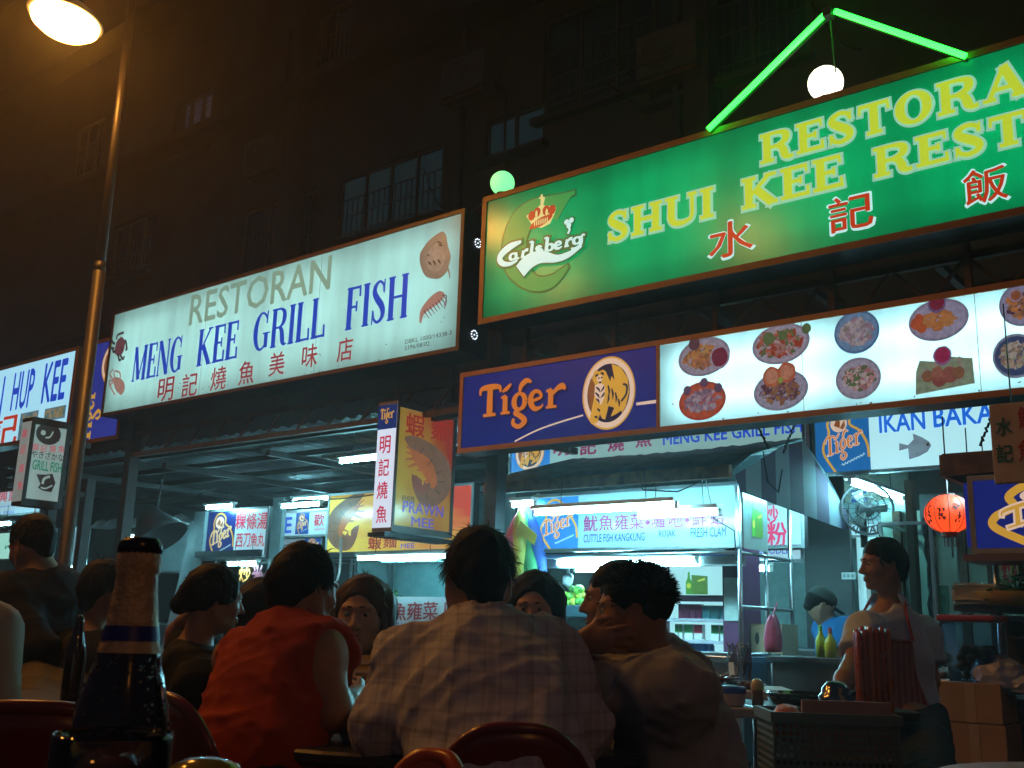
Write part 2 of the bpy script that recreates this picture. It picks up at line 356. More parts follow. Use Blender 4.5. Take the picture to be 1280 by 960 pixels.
class Sign:
    """a sign whose plane is parallel to the shop fronts; shapes given by picture points on that plane"""
    def __init__(self, name, label, cat, N, quad=None, rect=None, group=None, side=False):
        self.N = N; self.side = side
        if quad:
            q = [self.plane(x, y) for x, y in quad]
            self.s0 = (q[0][0]+q[3][0])/2; self.s1 = (q[1][0]+q[2][0])/2
            self.z1 = (q[0][1]+q[1][1])/2; self.z0 = (q[2][1]+q[3][1])/2
        else: self.s0, self.s1, self.z0, self.z1 = rect
        self.w = self.s1-self.s0; self.h = self.z1-self.z0
        if side: self.root = empty(name, W(N, self.s0, self.z0), math.pi/2-PHI, label, cat, group)
        else: self.root = facade_root(name, self.s0, N, self.z0, label, cat, group)
    def plane(self, px, py):
        """where a picture point meets the sign's plane: (along, z). A side sign's plane runs into the shops at a fixed place along the row"""
        if not self.side: return F(px, py, self.N)
        d = ray(px, py); p = CAM_P + d*(self.N/d.dot(RX)); return p.dot(NX), p.z
    def loc(self, px, py):
        s, z = self.plane(px, py); return s-self.s0, z-self.z0
    def merge_into(self, other):
        bpy.context.view_layer.update()
        rel = other.root.matrix_world.inverted() @ self.root.matrix_world
        for ch in list(self.root.children):
            ch.parent = other.root; ch.matrix_basis = rel @ ch.matrix_basis
        bpy.data.objects.remove(self.root); self.root = None
    def panel(self, m, name='face', x0=0, x1=None, z0=0, z1=None, y=0):
        x1 = self.w if x1 is None else x1; z1 = self.h if z1 is None else z1
        bm = bmesh.new(); flat_poly(bm, [(x0, z0), (x1, z0), (x1, z1), (x0, z1)], y); return link(name, bm, m, self.root)
    def case(self, m, depth, edge=.03, proud=.012, medge=None, back=True, name='case'):
        """open-fronted metal box behind the face, with an edge trim round it"""
        w, h = self.w, self.h; t = .012; bm = bmesh.new()
        box(bm, -t, 0, .003, depth, -t, h+t); box(bm, w, w+t, .003, depth, -t, h+t)
        box(bm, 0, w, .003, depth, -t, 0); box(bm, 0, w, .003, depth, h, h+t)
        if back: box(bm, 0, w, depth-t, depth, 0, h)
        link(name, bm, m, self.root)
        bm = bmesh.new(); e = edge
        box(bm, -t-.004, e, -proud, .002, -t-.004, h+t+.004); box(bm, w-e, w+t+.004, -proud, .002, -t-.004, h+t+.004)
        box(bm, e, w-e, -proud, .002, -t-.004, e); box(bm, e, w-e, -proud, .002, h-e, h+t+.004)
        link('edge_trim', bm, medge or m_copper, self.root)
    def lamps(self, rows, length, es, depth=.12, col=(.8,1,1), r=.016):
        """fluorescent tubes inside the box"""
        mm = mat('inner_tube_%s' % es, (.9,.9,.9), emit=col, es=es, var=0)
        n = max(1, round(self.w/length)); L = self.w/n
        for zr in rows:
            for k in range(n):
                bm = bmesh.new(); tube(bm, [(k*L+.06, depth, zr*self.h), (k*L+L-.06, depth, zr*self.h)], r, 8)
                link('inner_tube', bm, mm, self.root)
    def fit(self, o, x0, z0, x1, z1, lift):
        me = o.data; co = np.empty(len(me.vertices)*3); me.vertices.foreach_get('co', co); co = co.reshape(-1, 3)
        mn, mx = co.min(0), co.max(0); d = np.maximum(mx-mn, 1e-6)
        out = np.zeros_like(co)
        out[:, 0] = x0+(co[:, 0]-mn[0])/d[0]*(x1-x0); out[:, 2] = z0+(co[:, 1]-mn[1])/d[1]*(z1-z0); out[:, 1] = -lift-co[:, 2]*.03
        me.vertices.foreach_set('co', out.ravel()); me.update()
    def text(self, body, bl, tr, m, bold=0, lift=.004, px=True, name='lettering', shear=0):
        x0, z0 = self.loc(*bl) if px else bl; x1, z1 = self.loc(*tr) if px else tr
        thick = bold if bold > .012 else 0       # heavy letters: several shifted layers, which keeps dense characters clean
        c = bpy.data.curves.new('lettering', 'FONT'); c.body = body; c.offset = 0; c.shear = shear; c.resolution_u = 2
        t = bpy.data.objects.new('lettering', c); COL.objects.link(t)
        me = bpy.data.meshes.new_from_object(t.evaluated_get(bpy.context.evaluated_depsgraph_get()))
        bpy.data.objects.remove(t); bpy.data.curves.remove(c)
        if thick:
            bm = bmesh.new(); bm.from_mesh(me); b0 = bm.verts[:]+bm.edges[:]+bm.faces[:]
            k = thick*.9
            for i, (dx, dy) in enumerate(((k, 0), (k*.5, k*.4), (k*.5, -k*.4), (-k*.0, 0))):
                if i == 3: break
                r = bmesh.ops.duplicate(bm, geom=b0); vs = [v for v in r['geom'] if isinstance(v, bmesh.types.BMVert)]
                for v in vs: v.co += Vector((dx, dy, (i+1)*.01))
            bm.to_mesh(me); bm.free()
        me.materials.clear(); me.materials.append(m)
        o = bpy.data.objects.new(name, me); COL.objects.link(o); o.parent = self.root
        self.fit(o, x0, z0, x1, z1, lift); return o
    def cjk(self, chars, pts, m, sizepx, bold=.03, lift=.004, name='lettering'):
        """each character centred on its own picture point; sizepx its width and height there"""
        for ch, (px, py) in zip(chars, pts):
            x, z = self.loc(px, py)
            size = (self.loc(px+sizepx[0]/2, py)[0]-self.loc(px-sizepx[0]/2, py)[0], self.loc(px, py-sizepx[1]/2)[1]-self.loc(px, py+sizepx[1]/2)[1])
            self.text(ch, (x-size[0]/2, z-size[1]/2), (x+size[0]/2, z+size[1]/2), m, bold, lift, px=False, name=name)
    def strokes(self, S, W_, H_, bl, tr, m, lift=.004, grow=0, px=True, name='lettering', zoff=0, slant=0):
        x0, z0 = self.loc(*bl) if px else bl; x1, z1 = self.loc(*tr) if px else tr
        kx, kz = (x1-x0)/W_, (z1-z0)/H_; kw = min(abs(kx), abs(kz))*.5+max(abs(kx), abs(kz))*.5
        bm = bmesh.new()
        for i, s in enumerate(S):
            ribbon(bm, [(x0+(p[0]+slant*p[1])*kx, z0+(p[1]-zoff)*kz, p[2]*kw) for p in s], -lift-.00015*i, grow)
        return link(name, bm, m, self.root, recalc=False)
    def serif(self, body, bl, tr, m, lift=.004, outline=None, og=.012, px=True, gap=.1, prefix=0, **k):
        """the picture points bound the first `prefix` letters (all of them by default)"""
        S = []; x = 0; xp = None
        for i, ch in enumerate(body):
            if prefix and i == prefix: xp = x-gap
            if ch == ' ': x += .45; continue
            g, w = serif_glyph(ch, **k)
            S += [[(p[0]+x, p[1], p[2]) for p in s] for s in g]; x += w+gap
        x = xp if xp else x-gap
        if outline: self.strokes(S, x, 1, bl, tr, outline, lift, og, px, 'lettering_outline')
        return self.strokes(S, x, 1, bl, tr, m, lift+(.012 if outline else 0), 0, px)
    def shape(self, name, pts, m, lift=.004, px=True):
        bm = bmesh.new(); flat_poly(bm, [self.loc(*p) if px else p for p in pts], -lift); return link(name, bm, m, self.root)
    def ellipse(self, name, c, rx, rz, m, lift=.004, rot=0, px=True, jit=0, seg=36):
        x, z = self.loc(*c) if px else c
        bm = bmesh.new(); flat_ellipse(bm, x, z, rx, rz, -lift, rot=rot, jit=jit, seg=seg); return link(name, bm, m, self.root)

def seams(sg, xs, m, n=34):
    bm = bmesh.new()
    for x in xs: flat_poly(bm, [(x-.002, .02), (x+.002, .02), (x+.002, sg.h-.02), (x-.002, sg.h-.02)], -.0018)
    link('seam', bm, m, sg.root)
    bm = bmesh.new()
    for k in range(n): flat_ellipse(bm, random.uniform(.1, sg.w-.1), .03+random.random()**3*.3*sg.h, random.uniform(.004, .010), random.uniform(.004, .007), -.0022, seg=6, jit=.3)
    link('specks', bm, m, sg.root)
def copy_tree(o, parent=None):
    c = o.copy(); COL.objects.link(c)
    if parent: c.parent = parent
    for ch in o.children: copy_tree(ch, c)
    return c

# ================================================================== THE SETTING
bm = bmesh.new(); box(bm, -60, 60, -40, 60, -.3, 0)
tag(link('ground', bm, m_asph), kind='structure')
bm = bmesh.new(); box(bm, -22, 4, 0, 5.2, 0.004, .12, bev=.01)
o = link('pavement', bm, m_conc2); o.location = W(0, 7.6, 0); o.rotation_euler.z = -PHI; tag(o, kind='structure')

# the tall dark block of flats over the stalls
bld = facade_root('flats_building', -8, 10.0, 0, 'tall dark block of flats with barred windows above the row of stalls', 'building')
def bwall(x0, x1, z0, z1, holes):
    """wall with rectangular openings, thickness .22"""
    bm = bmesh.new(); xs = sorted({x0, x1, *[h[0] for h in holes], *[h[1] for h in holes]}); zs = sorted({z0, z1, *[h[2] for h in holes], *[h[3] for h in holes]})
    for a, b in zip(xs, xs[1:]):
        for c, d in zip(zs, zs[1:]):
            if any(h[0] <= a and b <= h[1] and h[2] <= c and d <= h[3] for h in holes): continue
            box(bm, a, b, 0, .22, c, d)
    bmesh.ops.remove_doubles(bm, verts=bm.verts[:], dist=1e-4)
    return link('wall', bm, m_conc, bld)
def bl(px, py):
    s, z = F(px, py, 10.0); return s+8, z
holes = []
def hole(x0, y0, x1, y1):
    a, b = bl(x0, y1), bl(x1, y0); h = (a[0], b[0], min(a[1], b[1]-.4), b[1]); holes.append(h); return h
h_main = hole(428, 300, 548, 190); h_main = (h_main[0], h_main[1], bl(490, 285)[1], bl(490, 200)[1]); holes[-1] = h_main
def winrect(cx, cy, w, h):
    x, z = bl(cx, cy); r = (x-w/2, x+w/2, z-h/2, z+h/2); holes.append(r); return r
w_left = winrect(240, 155, 1.15, 1.25); w_mid = winrect(642, 165, 1.0, .62); w_lo = winrect(345, 295, 1.9, 1.3)
w_top = winrect(745, 62, 1.7, 1.5); w_tr = winrect(905, 25, 2.0, 1.6); w_far = winrect(110, 190, 1.1, 1.3); w_far2 = winrect(165, 310, 1.5, 1.2); w_hi = winrect(400, 60, 1.7, 1.3)
bwall(-34, 12, 3.3, 19, holes)
m_frame = mat('window_frame_dark', (.05,.045,.04), rough=.6)
m_warmwin = mat('dim_lit_pane', (.05,.07,.07), rough=.15, emit=(.25,.34,.32), es=.045, var=.6, scale=3)
m_winroom = mat('dim_room_pane', (.03,.05,.06), rough=.1, emit=(.08,.2,.24), es=.055, var=.5, scale=2)
def bwindow(r, pane, cols, louvre=False, bars=False):
    x0, x1, z0, z1 = r; bm = bmesh.new(); t = .05
    for k in range(cols+1):
        x = x0+(x1-x0)*k/cols; box(bm, x-t/2, x+t/2, .06, .13, z0, z1)
    box(bm, x0, x1, .062, .128, z0, z0+t); box(bm, x0, x1, .062, .128, z1-t, z1)
    if bars:
        n = int((x1-x0)/.11)
        for k in range(1, n): box(bm, x0+(x1-x0)*k/n-.006, x0+(x1-x0)*k/n+.006, -.02, -.008, z0, z0+(z1-z0)*.62)
        for zz in (.1, .35, .6): box(bm, x0, x1, -.03, -.021, z0+(z1-z0)*zz, z0+(z1-z0)*zz+.02)
    w = link('window', bm, m_frame, bld)
    bm = bmesh.new()
    if louvre:
        n = 9
        for k in range(n):
            z = z0+(z1-z0)*(k+.5)/n
            vs = [bm.verts.new(p) for p in ((x0+t, .05, z-.07), (x1-t, .05, z-.07), (x1-t, .14, z+.03), (x0+t, .14, z+.03))]; bm.faces.new(vs)
    else: box(bm, x0, x1, .09, .1, z0, z1)
    link('pane', bm, pane, w)
    bm = bmesh.new(); box(bm, x0-.1, x1+.1, -.14, 0, z0-.09, z0-.002); link('sill', bm, m_conc2, w)
bwindow(w_left, m_warmwin, 3, louvre=True); bwindow(h_main, m_winroom, 4, bars=True); bwindow(w_mid, m_winroom, 2)
for r in (w_lo, w_top, w_tr, w_far, w_far2, w_hi): bwindow(r, m_glassdark, 3, bars=True)
bm = bmesh.new()
for z in (6.05, 9.35, 12.6, 15.8): box(bm, -34, 12, -.5, -.002, z, z+.16)
link('ledge', bm, m_conc2, bld)
bm = bmesh.new(); box(bm, 3.0, 7.2, -1.1, -.504, 8.7, 8.86); box(bm, 3.0, 7.2, -1.1, -1.02, 8.862, 9.6)
link('balcony', bm, m_conc, bld)
for x in (-4.7, 2.7, 8.9):
    bm = bmesh.new(); box(bm, x-.16, x+.16, -.28, -.003, 3.3, 15); link('pier', bm, m_conc, bld)
for x in (2.35, -1.1):
    bm = bmesh.new(); tube(bm, [(x, -.1, 3.3), (x, -.1, 15)], .055, 10); link('drainpipe', bm, m_conc2, bld)
bm = bmesh.new()      # clothes rail
for dz in (0, .35): tube(bm, [(1.7, -.02, 7.35+dz), (1.7, -.75, 7.35+dz)], .012, 6)
tube(bm, [(.9, -.7, 7.37), (2.6, -.7, 7.37)], .012, 6); link('clothes_rail', bm, m_dark, bld)
bm = bmesh.new(); box(bm, -34, 12, 1.6, 1.8, 0, 3.6); box(bm, -34, 12, .0, 1.6, 3.302, 3.42)
link('shop_back_wall', bm, mat('dim_shop_wall', (.07,.09,.09), rough=.8, var=.4, scale=2), bld)
for x in (-11, -6.4, -1.5, 3.4, 8):
    bm = bmesh.new(); box(bm, x-.2, x+.2, .0, .4, 0, 3.299); link('pillar', bm, m_conc2, bld)

# air conditioners on the wall
for k, (px, py, lab) in enumerate(((330, 215, 'old air conditioner box on the dark wall above the white fish sign'), (840, 95, 'air conditioner box on the dark wall left of the neon gable'), (585, 120, 'air conditioner box on the dark wall above the small green globe'))):
    s, z = F(px, py, 9.75); ac = facade_root('air_conditioner', s, 9.6, z, lab, 'air conditioner', 'air conditioners on the flats')
    bm = bmesh.new(); box(bm, -.4, .4, 0, .32, 0, .56, bev=.015); link('case', bm, mat('dirty_cream_case', (.10,.09,.075), rough=.6, var=.4), ac)
    bm = bmesh.new()
    for j in range(4): r0 = .05+.055*j; tube(bm, [(-.1+r0*math.cos(a*math.pi/12), -.006, .28+r0*math.sin(a*math.pi/12)) for a in range(25)], .006, 4, cap=False)
    link('fan_grille', bm, m_dark, ac)
    bm = bmesh.new(); tube(bm, [(.38, .2, .1), (.5, .36, .0), (.52, .37, -1.2), (.5, .37, -2.4)], .02, 6); link('pipe', bm, m_conc2, ac)
    bm = bmesh.new(); box(bm, -.38, .38, .05, .4, -.05, -.002); link('bracket', bm, m_rust, ac)

# ================================================================== HIGH SIGNS
# green restaurant light box
g_face = translucent('green_sign_face', (.0,.40,.125), refl=.28, rough=.2)
GS = Sign('restaurant_sign', 'big green light box reading SHUI KEE RESTAURANT with a white beer word mark', 'sign', 6.05, rect=(-5.26, .35, 3.37, 4.43))
GS.panel(g_face); GS.case(m_dark, .28); GS.lamps((.22, .5, .78), 1.22, 10.4, depth=.23)
i_yel = ink('yellow_green_film', (.62,.80,.045), .66); i_pale = ink('pale_outline_film', (.45,.95,.75), .44); i_red = ink('red_film', (.62,.045,.01), .6)
i_white = ink('white_film', (.55,.95,.93), .75)
slab = dict(tk=.235, tn=.12, sl=.085, st=.11)
GS.serif('RESTORAN', (952, 207), (1284, 75), i_yel, outline=i_pale, og=.016, prefix=7, **slab)
GS.serif('SHUI', (760, 304), (893, 234), i_yel, outline=i_pale, og=.016, **slab)
GS.serif('KEE', (929, 264), (1054, 193), i_yel, outline=i_pale, og=.016, **slab)
GS.serif('RESTAURANT', (1094, 224), (1283, 138), i_yel, outline=i_pale, og=.016, prefix=4, **slab)
GS.cjk('水記飯', [(914, 299), (1064, 266), (1232, 232)], i_white, (62, 50), bold=.055, lift=.004, name='lettering_outline')
GS.cjk('水記飯', [(914, 299), (1064, 266), (1232, 232)], i_red, (56, 44), bold=.028, lift=.010)
# brewery emblem on its left end: points from the zoomed emblem
def q(x, y): return 590+x*.1875, 220+y*.1875
i_gdark = ink('deep_green_film', (.0,.16,.045), .5); i_gmid = ink('emblem_green_film', (.005,.42,.11), .55); i_gold = ink('pale_gold_film', (.72,.72,.30), .7); i_crown = ink('crown_red_film', (.5,.05,.02), .6)
def arc(pts): return smooth_line([(*GS.loc(*q(x, y)), w) for x, y, w in pts])
hop = [(690, 112, .03), (560, 160, .08), (430, 220, .18), (340, 300, .24), (290, 420, .25), (290, 560, .23), (340, 660, .17), (430, 720, .12), (540, 700, .10), (645, 600, .03)]
for m_, gr, lf in ((i_gdark, .014, .004), (i_gmid, 0, .008)):
    bm = bmesh.new(); ribbon(bm, arc(hop), -lf, gr)
    flat_poly(bm, [GS.loc(*q(*p)) for p in ((480, 165), (680, 108), (572, 302), (520, 270))], -lf-.0005)
    link('emblem', bm, m_, GS.root, recalc=False)
S, w_ = word_green(); S = [[(a, b, c*1.35) for a, b, c in st] for st in S]
for m_, gr, lf in ((i_gdark, .018, .013), (i_white, 0, .018)):
    GS.strokes(S, w_, 1.0, q(178, 590), q(765, 345), m_, lift=lf, grow=gr, zoff=.0, name='brand_lettering')
for m_, gr, lf in ((i_gdark, .012, .0145), (i_white, 0, .0195)):
    bm = bmesh.new(); ribbon(bm, arc([(330, 640, .13), (390, 575, .13), (470, 545, .10), (570, 555, .06), (650, 530, .05), (740, 470, .02)]), -lf, gr); link('swash', bm, m_, GS.root, recalc=False)
    bm = bmesh.new()
    for c in ((640, 312), (672, 300), (655, 335)): x, z = GS.loc(*q(*c)); flat_ellipse(bm, x, z, .022+gr, .022+gr, -lf)
    ribbon(bm, arc([(655, 340, .02), (660, 365, .02), (648, 390, .02)]), -lf, gr); link('hop_leaf', bm, m_, GS.root, recalc=False)
bm = bmesh.new()
flat_poly(bm, [GS.loc(*q(*p)) for p in ((412, 340), (368, 270), (388, 255), (420, 232), (455, 215), (470, 190), (500, 205), (540, 200), (568, 215), (560, 245), (528, 320), (470, 350))], -.012)
flat_poly(bm, [GS.loc(*q(*p)) for p in ((462, 195), (464, 160), (450, 150), (464, 140), (466, 124), (478, 124), (478, 140), (494, 146), (480, 158), (482, 195))], -.0122)
link('crown', bm, i_gold, GS.root)
bm = bmesh.new()
for c in ((405, 268), (440, 245), (500, 232), (540, 228)): x, z = GS.loc(*q(*c)); flat_ellipse(bm, x, z, .035, .04, -.0125)
x, z = GS.loc(*q(466, 308)); flat_ellipse(bm, x, z, .115, .035, -.0125, rot=.25); link('crown_jewels', bm, i_crown, GS.root)
bm = bmesh.new()
for k in range(-1, 2): x, z = GS.loc(*q(470+k*34, 250-k*6)); flat_ellipse(bm, x, z, .012, .03, -.0128)
for k in range(-3, 4): x, z = GS.loc(*q(466+k*14, 308-k*4)); flat_ellipse(bm, x, z, .006, .026, -.0128)
link('crown_pearls', bm, i_gold, GS.root)

# neon gable above it and two globes
neon = facade_root('neon_gable', *(lambda a: (a[0], 6.0, a[1]-.0))(F(1035, 15, 6.0)), 'green neon tubes bent in a gable over the green sign', 'neon light')
m_neon = mat('green_neon', (.5,.9,.5), emit=(.012,1,.03), es=9, var=0)
ax, az = F(1036, 14, 6.0)
for (a, b) in (((886, 161), (1032, 17)), ((1045, 13), (1208, 69))):
    p0, p1 = F(*a, 6.0), F(*b, 6.0); bm = bmesh.new(); tube(bm, [(p0[0]-ax, 0, p0[1]-az), (p1[0]-ax, 0, p1[1]-az)], .019, 8); link('neon_tube', bm, m_neon, neon)
    bm = bmesh.new(); tube(bm, [(p0[0]-ax, .04, p0[1]-az-.01), (p1[0]-ax, .04, p1[1]-az-.01)], .012, 6); link('support_bar', bm, m_dark, neon)
bm = bmesh.new(); box(bm, -.03, .03, -.03, .05, -.04, .03, bev=.008); tube(bm, [(0, .03, 0), (.01, .06, -.42)], .005, 6); link('cap', bm, m_dark, neon)
for (c, r, n, emit, es, lab) in (((1032, 104), 24, 6.12, (1, .92, .72), 3.2, 'white glowing globe lamp under the neon gable'), ((628, 229), 16.5, 6.12, (.2, 1, .34), 1.2, 'small globe lamp glowing pale green at the corner of the green sign')):
    s, z = F(*c, n); rr = r*W(s, n, z).y/FPX
    gl = facade_root('globe_lamp', s, n, z-rr-.05, lab, 'globe lamp', 'globe lamps on the green sign')
    bm = bmesh.new(); blob(bm, (0, 0, rr+.05), rr, 3); link('globe', bm, mat('globe_%g' % es, (.8,.8,.8), emit=emit, es=es, var=0), gl, smooth=True)
    bm = bmesh.new(); lathe(bm, [(0, 0), (.05, 0), (.05, .06), (0, .06)], 12); link('socket', bm, m_dark, gl)

# steel frame carrying the two big signs
fr = facade_root('sign_gantry', -5.35, 6.36, 0, 'dark steel posts and trusses carrying the green sign and the menu board', 'gantry')
bm = bmesh.new(); box(bm, -.06, .06, 0, .12, 0, 4.3); link('post', bm, m_dark, fr)
bm = bmesh.new(); box(bm, 5.53, 5.67, 0, .14, 0, 4.3); link('post', bm, m_dark, fr)
bm = bmesh.new()
for z in (3.3, 3.06, 2.40): box(bm, .07, 5.53, .03, .08, z-.025, z+.025)
for z in (3.3, 2.95): box(bm, .07, 5.53, .7, .76, z-.03, z+.03)
for k in range(12):
    x = .25+k*.46; tube(bm, [(x, .06, 3.05), (x+.23, .06, 3.3)], .014, 6); tube(bm, [(x+.46, .06, 3.05), (x+.23, .06, 3.3)], .014, 6)
for k in range(7): box(bm, .1+k*.85, .15+k*.85, .082, .7, 3.27, 3.32); box(bm, .3+k*.85, .34+k*.85, -.02, .03, 3.04, 3.36)
for k in range(5): tube(bm, [(.5+k*1.1, .73, 2.95), (1.05+k*1.1, .73, 3.3)], .014, 6)
link('truss', bm, m_rust, fr)

# menu light box: lager panel on its left, dishes on its right
MS = Sign('menu_light_box', 'long light box with a blue lager panel and two rows of dish photographs', 'sign', 6.1, rect=(-5.47, .30, 2.35, 2.975))
xs = MS.loc(824, 470)[0]; xs = (xs+MS.loc(823, 530)[0])/2
MS.case(m_dark, .22, edge=.022, medge=mat('orange_brown_trim', (.55,.25,.07), rough=.35, var=.25))
MS.panel(translucent('menu_face', (.55,.92,.97), refl=.22), x0=xs)
MS.panel(lit('lager_blue_face', (.003,.008,.135), .85, var=.45, rough=.3, scale=5), name='blue_face', x1=xs)
bm = bmesh.new(); box(bm, xs-.012, xs+.012, -.016, .0, .022, MS.h-.022); link('divider', bm, MATS['orange_brown_trim'], MS.root)
bm = bmesh.new(); box(bm, xs-.006, xs+.006, .003, .2, .0, MS.h); link('baffle', bm, m_whitepaint, MS.root)
mmT = mat('menu_tube', (.9,.9,.9), emit=(.8,1,1), es=18, var=0)
for zr in (.3, .7):
    for k in range(3):
        a = xs+.1+k*(MS.w-xs-.1)/3; bm = bmesh.new(); tube(bm, [(a, .12, zr*MS.h), (a+(MS.w-xs-.1)/3-.1, .12, zr*MS.h)], .016, 8); link('inner_tube', bm, mmT, MS.root)
i_or = ink('lager_orange_film', (.50,.14,.012), .85); i_cream = ink('cream_film', (.75,.55,.42), .7); i_gold2 = ink('lager_gold_film', (.62,.34,.04), .7); i_navy = ink('navy_film', (.006,.006,.05), .5); i_brown = ink('lager_brown_film', (.28,.09,.02), .6)
def q2(x, y): return 570+x*.2109, 420+y*.2109
S, w_ = word_gold()
MS.strokes([[(a, b, c*1.12) for a, b, c in s] for s in S], w_, 1.32, (q2(137, 560)[0], q2(0, 560)[1]+4), (q2(655, 0)[0], q2(0, 268)[1]-8), i_or, lift=.010, zoff=-.46, name='brand_lettering')
MS.strokes([[(a, b, c*1.12) for a, b, c in s] for s in S], w_, 1.32, (q2(137, 560)[0]+2, q2(0, 560)[1]+6), (q2(655, 0)[0]+2, q2(0, 268)[1]-6), i_navy, lift=.004, zoff=-.46, name='brand_lettering')
bm = bmesh.new(); ribbon(bm, smooth_line([(*MS.loc(*q2(x, y)), .012) for x, y in ((350, 625), (480, 560), (620, 510), (755, 470))]), -.004)
link('stripe', bm, i_cream, MS.root, recalc=False)
bm = bmesh.new(); ribbon(bm, [(*MS.loc(*q2(1070, 404)), .02), (*MS.loc(*q2(1190, 388)), .024)], -.004); link('stripe', bm, i_cream, MS.root, recalc=False)
def tiger_emblem(sg, cx, cz, rx, rz, lift=.006, dim=1):
    """round badge with a seated big cat; unit circle coordinates"""
    m = {k: v for k, v in zip('gcnob', (i_gold2, i_cream, i_navy, i_or, i_brown))}
    def T(p): return cx+p[0]*rx, cz+p[1]*rz
    def put(nm, polys, mm, l):
        bm = bmesh.new()
        for i, p in enumerate(polys): flat_poly(bm, [T(a) for a in p], -l-i*.0001)
        link(nm, bm, mm, sg.root)
    def circ(r, n=40, x=0, z=0, sx=1): return [(x+sx*r*math.cos(2*math.pi*k/n), z+r*math.sin(2*math.pi*k/n)) for k in range(n)]
    put('badge_rim', [circ(1)], m['g'], lift); put('badge_ring', [circ(.95)], m['c'], lift+.001); put('badge_field', [circ(.80)], m['n'], lift+.002)
    put('badge_flame', [[(.12,.78),(.45,.66),(.72,.34),(.78,-.05),(.66,-.42),(.52,-.60),(.42,-.35),(.60,-.05),(.40,-.12),(.18,.0),(.05,.2),(.12,.45),(.22,.22),(.30,.62),(.38,.25),(.50,.52),(.52,.30),(.42,.58)]], m['g'], lift+.003)
    put('badge_shade', [[(-.78,.1),(-.7,.42),(-.55,.5),(-.55,-.1),(-.38,-.55),(-.55,-.56),(-.72,-.3)]], m['b'], lift+.003)
    put('cat_body', [[(-.55,.62),(-.62,.45),(-.5,.28),(-.52,-.05),(-.38,-.3),(-.5,-.62),(-.7,-.7),(-.62,-.8),(-.4,-.78),(-.3,-.55),(-.15,-.32),(-.22,-.68),(-.1,-.72),(.02,-.36),(.28,-.44),(.1,-.66),(.32,-.6),(.55,-.5),(.42,-.12),(.15,.18),(-.1,.34),(-.1,.6),(-.2,.66),(-.35,.62),(-.48,.68)]], m['g'], lift+.004)
    put('cat_chest', [[(-.5,.26),(-.28,.3),(-.12,.2),(-.14,-.12),(-.25,-.3),(-.4,-.22),(-.52,.0)], circ(.1, 12, -.32, .42, 1.1)], m['c'], lift+.005)
    bm = bmesh.new()
    for a, b in (((-.5,.5),(-.38,.56)),((-.28,.58),(-.16,.5)),((-.45,.2),(-.3,.05)),((-.15,.2),(-.28,.05)),((-.48,.05),(-.32,-.12)),((-.14,.02),(-.28,-.12)),((-.44,-.12),(-.32,-.26)),((.0,.2),(.04,-.1)),((.14,.1),(.18,-.2)),((.28,-.02),(.3,-.3)),((.02,-.05),(-.02,-.3)),((.38,-.2),(.42,-.42)),((-.4,-.4),(-.3,-.5)),((-.5,-.6),(-.38,-.66)),((-.38,.44),(-.33,.44)),((-.28,.44),(-.22,.44)),((-.35,.32),(-.26,.30))):
        ribbon(bm, [(*T(a), .05*rx), (*T(((a[0]+b[0])/2+.03, (a[1]+b[1])/2)), .075*rx), (*T(b), .02*rx)], -lift-.006)
    ribbon(bm, smooth_line([(*T(p), .07*rx) for p in ((.5,-.28),(.68,-.1),(.7,.12),(.56,.18))]), -lift-.0062)
    link('cat_stripes', bm, m['n'], sg.root, recalc=False)
x, z = MS.loc(*q2(906, 338)); tiger_emblem(MS, x, z, MS.loc(*q2(1066, 318))[0]-x, .27)
def tiger_badge(sg, x0, z0, w, h, blue, glow, dim=''):
    """lager badge: gold-edged bottle shape, round cat emblem on top, tilted word mark, white script"""
    bm = bmesh.new(); flat_poly(bm, [(x0, z0), (x0+w, z0), (x0+w, z0+h), (x0, z0+h)], -.003); link('badge_ground', bm, blue, sg.root)
    def T(x, z): return x0+x*w, z0+z*h
    bm = bmesh.new()
    ribbon(bm, smooth_line([(*T(x, z), .045*w) for x, z in ((.36,.0),(.16,.28),(.16,.45),(.26,.60),(.24,.76),(.34,.92),(.50,.95),(.64,.86),(.66,.72),(.82,.62),(.95,.42),(.98,.2))]), -.006)
    link('badge_outline', bm, i_gold2, sg.root, recalc=False)
    bm = bmesh.new(); flat_ellipse(bm, *T(.45, .75), .155*w, .135*h, -.007); link('badge_field', bm, i_cream, sg.root)
    bm = bmesh.new()
    for p in ([(.36,.72),(.42,.84),(.48,.78),(.47,.68)], [(.47,.68),(.56,.80),(.57,.70),(.52,.65)]): flat_poly(bm, [T(*a) for a in p], -.008)
    link('cat_body', bm, i_brown, sg.root)
    S, w_ = word_gold(); c, s = math.cos(.30), math.sin(.30); kx = .72*w/w_; S2 = []
    for st in S: S2.append([(x0+.19*w+(p[0]*kx)*c, z0+.24*h+p[0]*kx*s+p[1]*.34*h, p[2]*.20*(w+h)*.52) for p in st])
    for mm, gr, lf in ((i_cream, .012*w, .009), (glow, 0, .012)):
        bm = bmesh.new()
        for i, st in enumerate(S2): ribbon(bm, st, -lf-.0001*i, gr)
        link('brand_lettering', bm, mm, sg.root, recalc=False)
    bm = bmesh.new(); pts = []
    for k in range(26): pts.append((*T(.48+k*.017, .10+k*.006+.02*math.sin(k*1.9)), .012*w))
    ribbon(bm, pts, -.007); link('script_line', bm, i_white, sg.root, recalc=False)

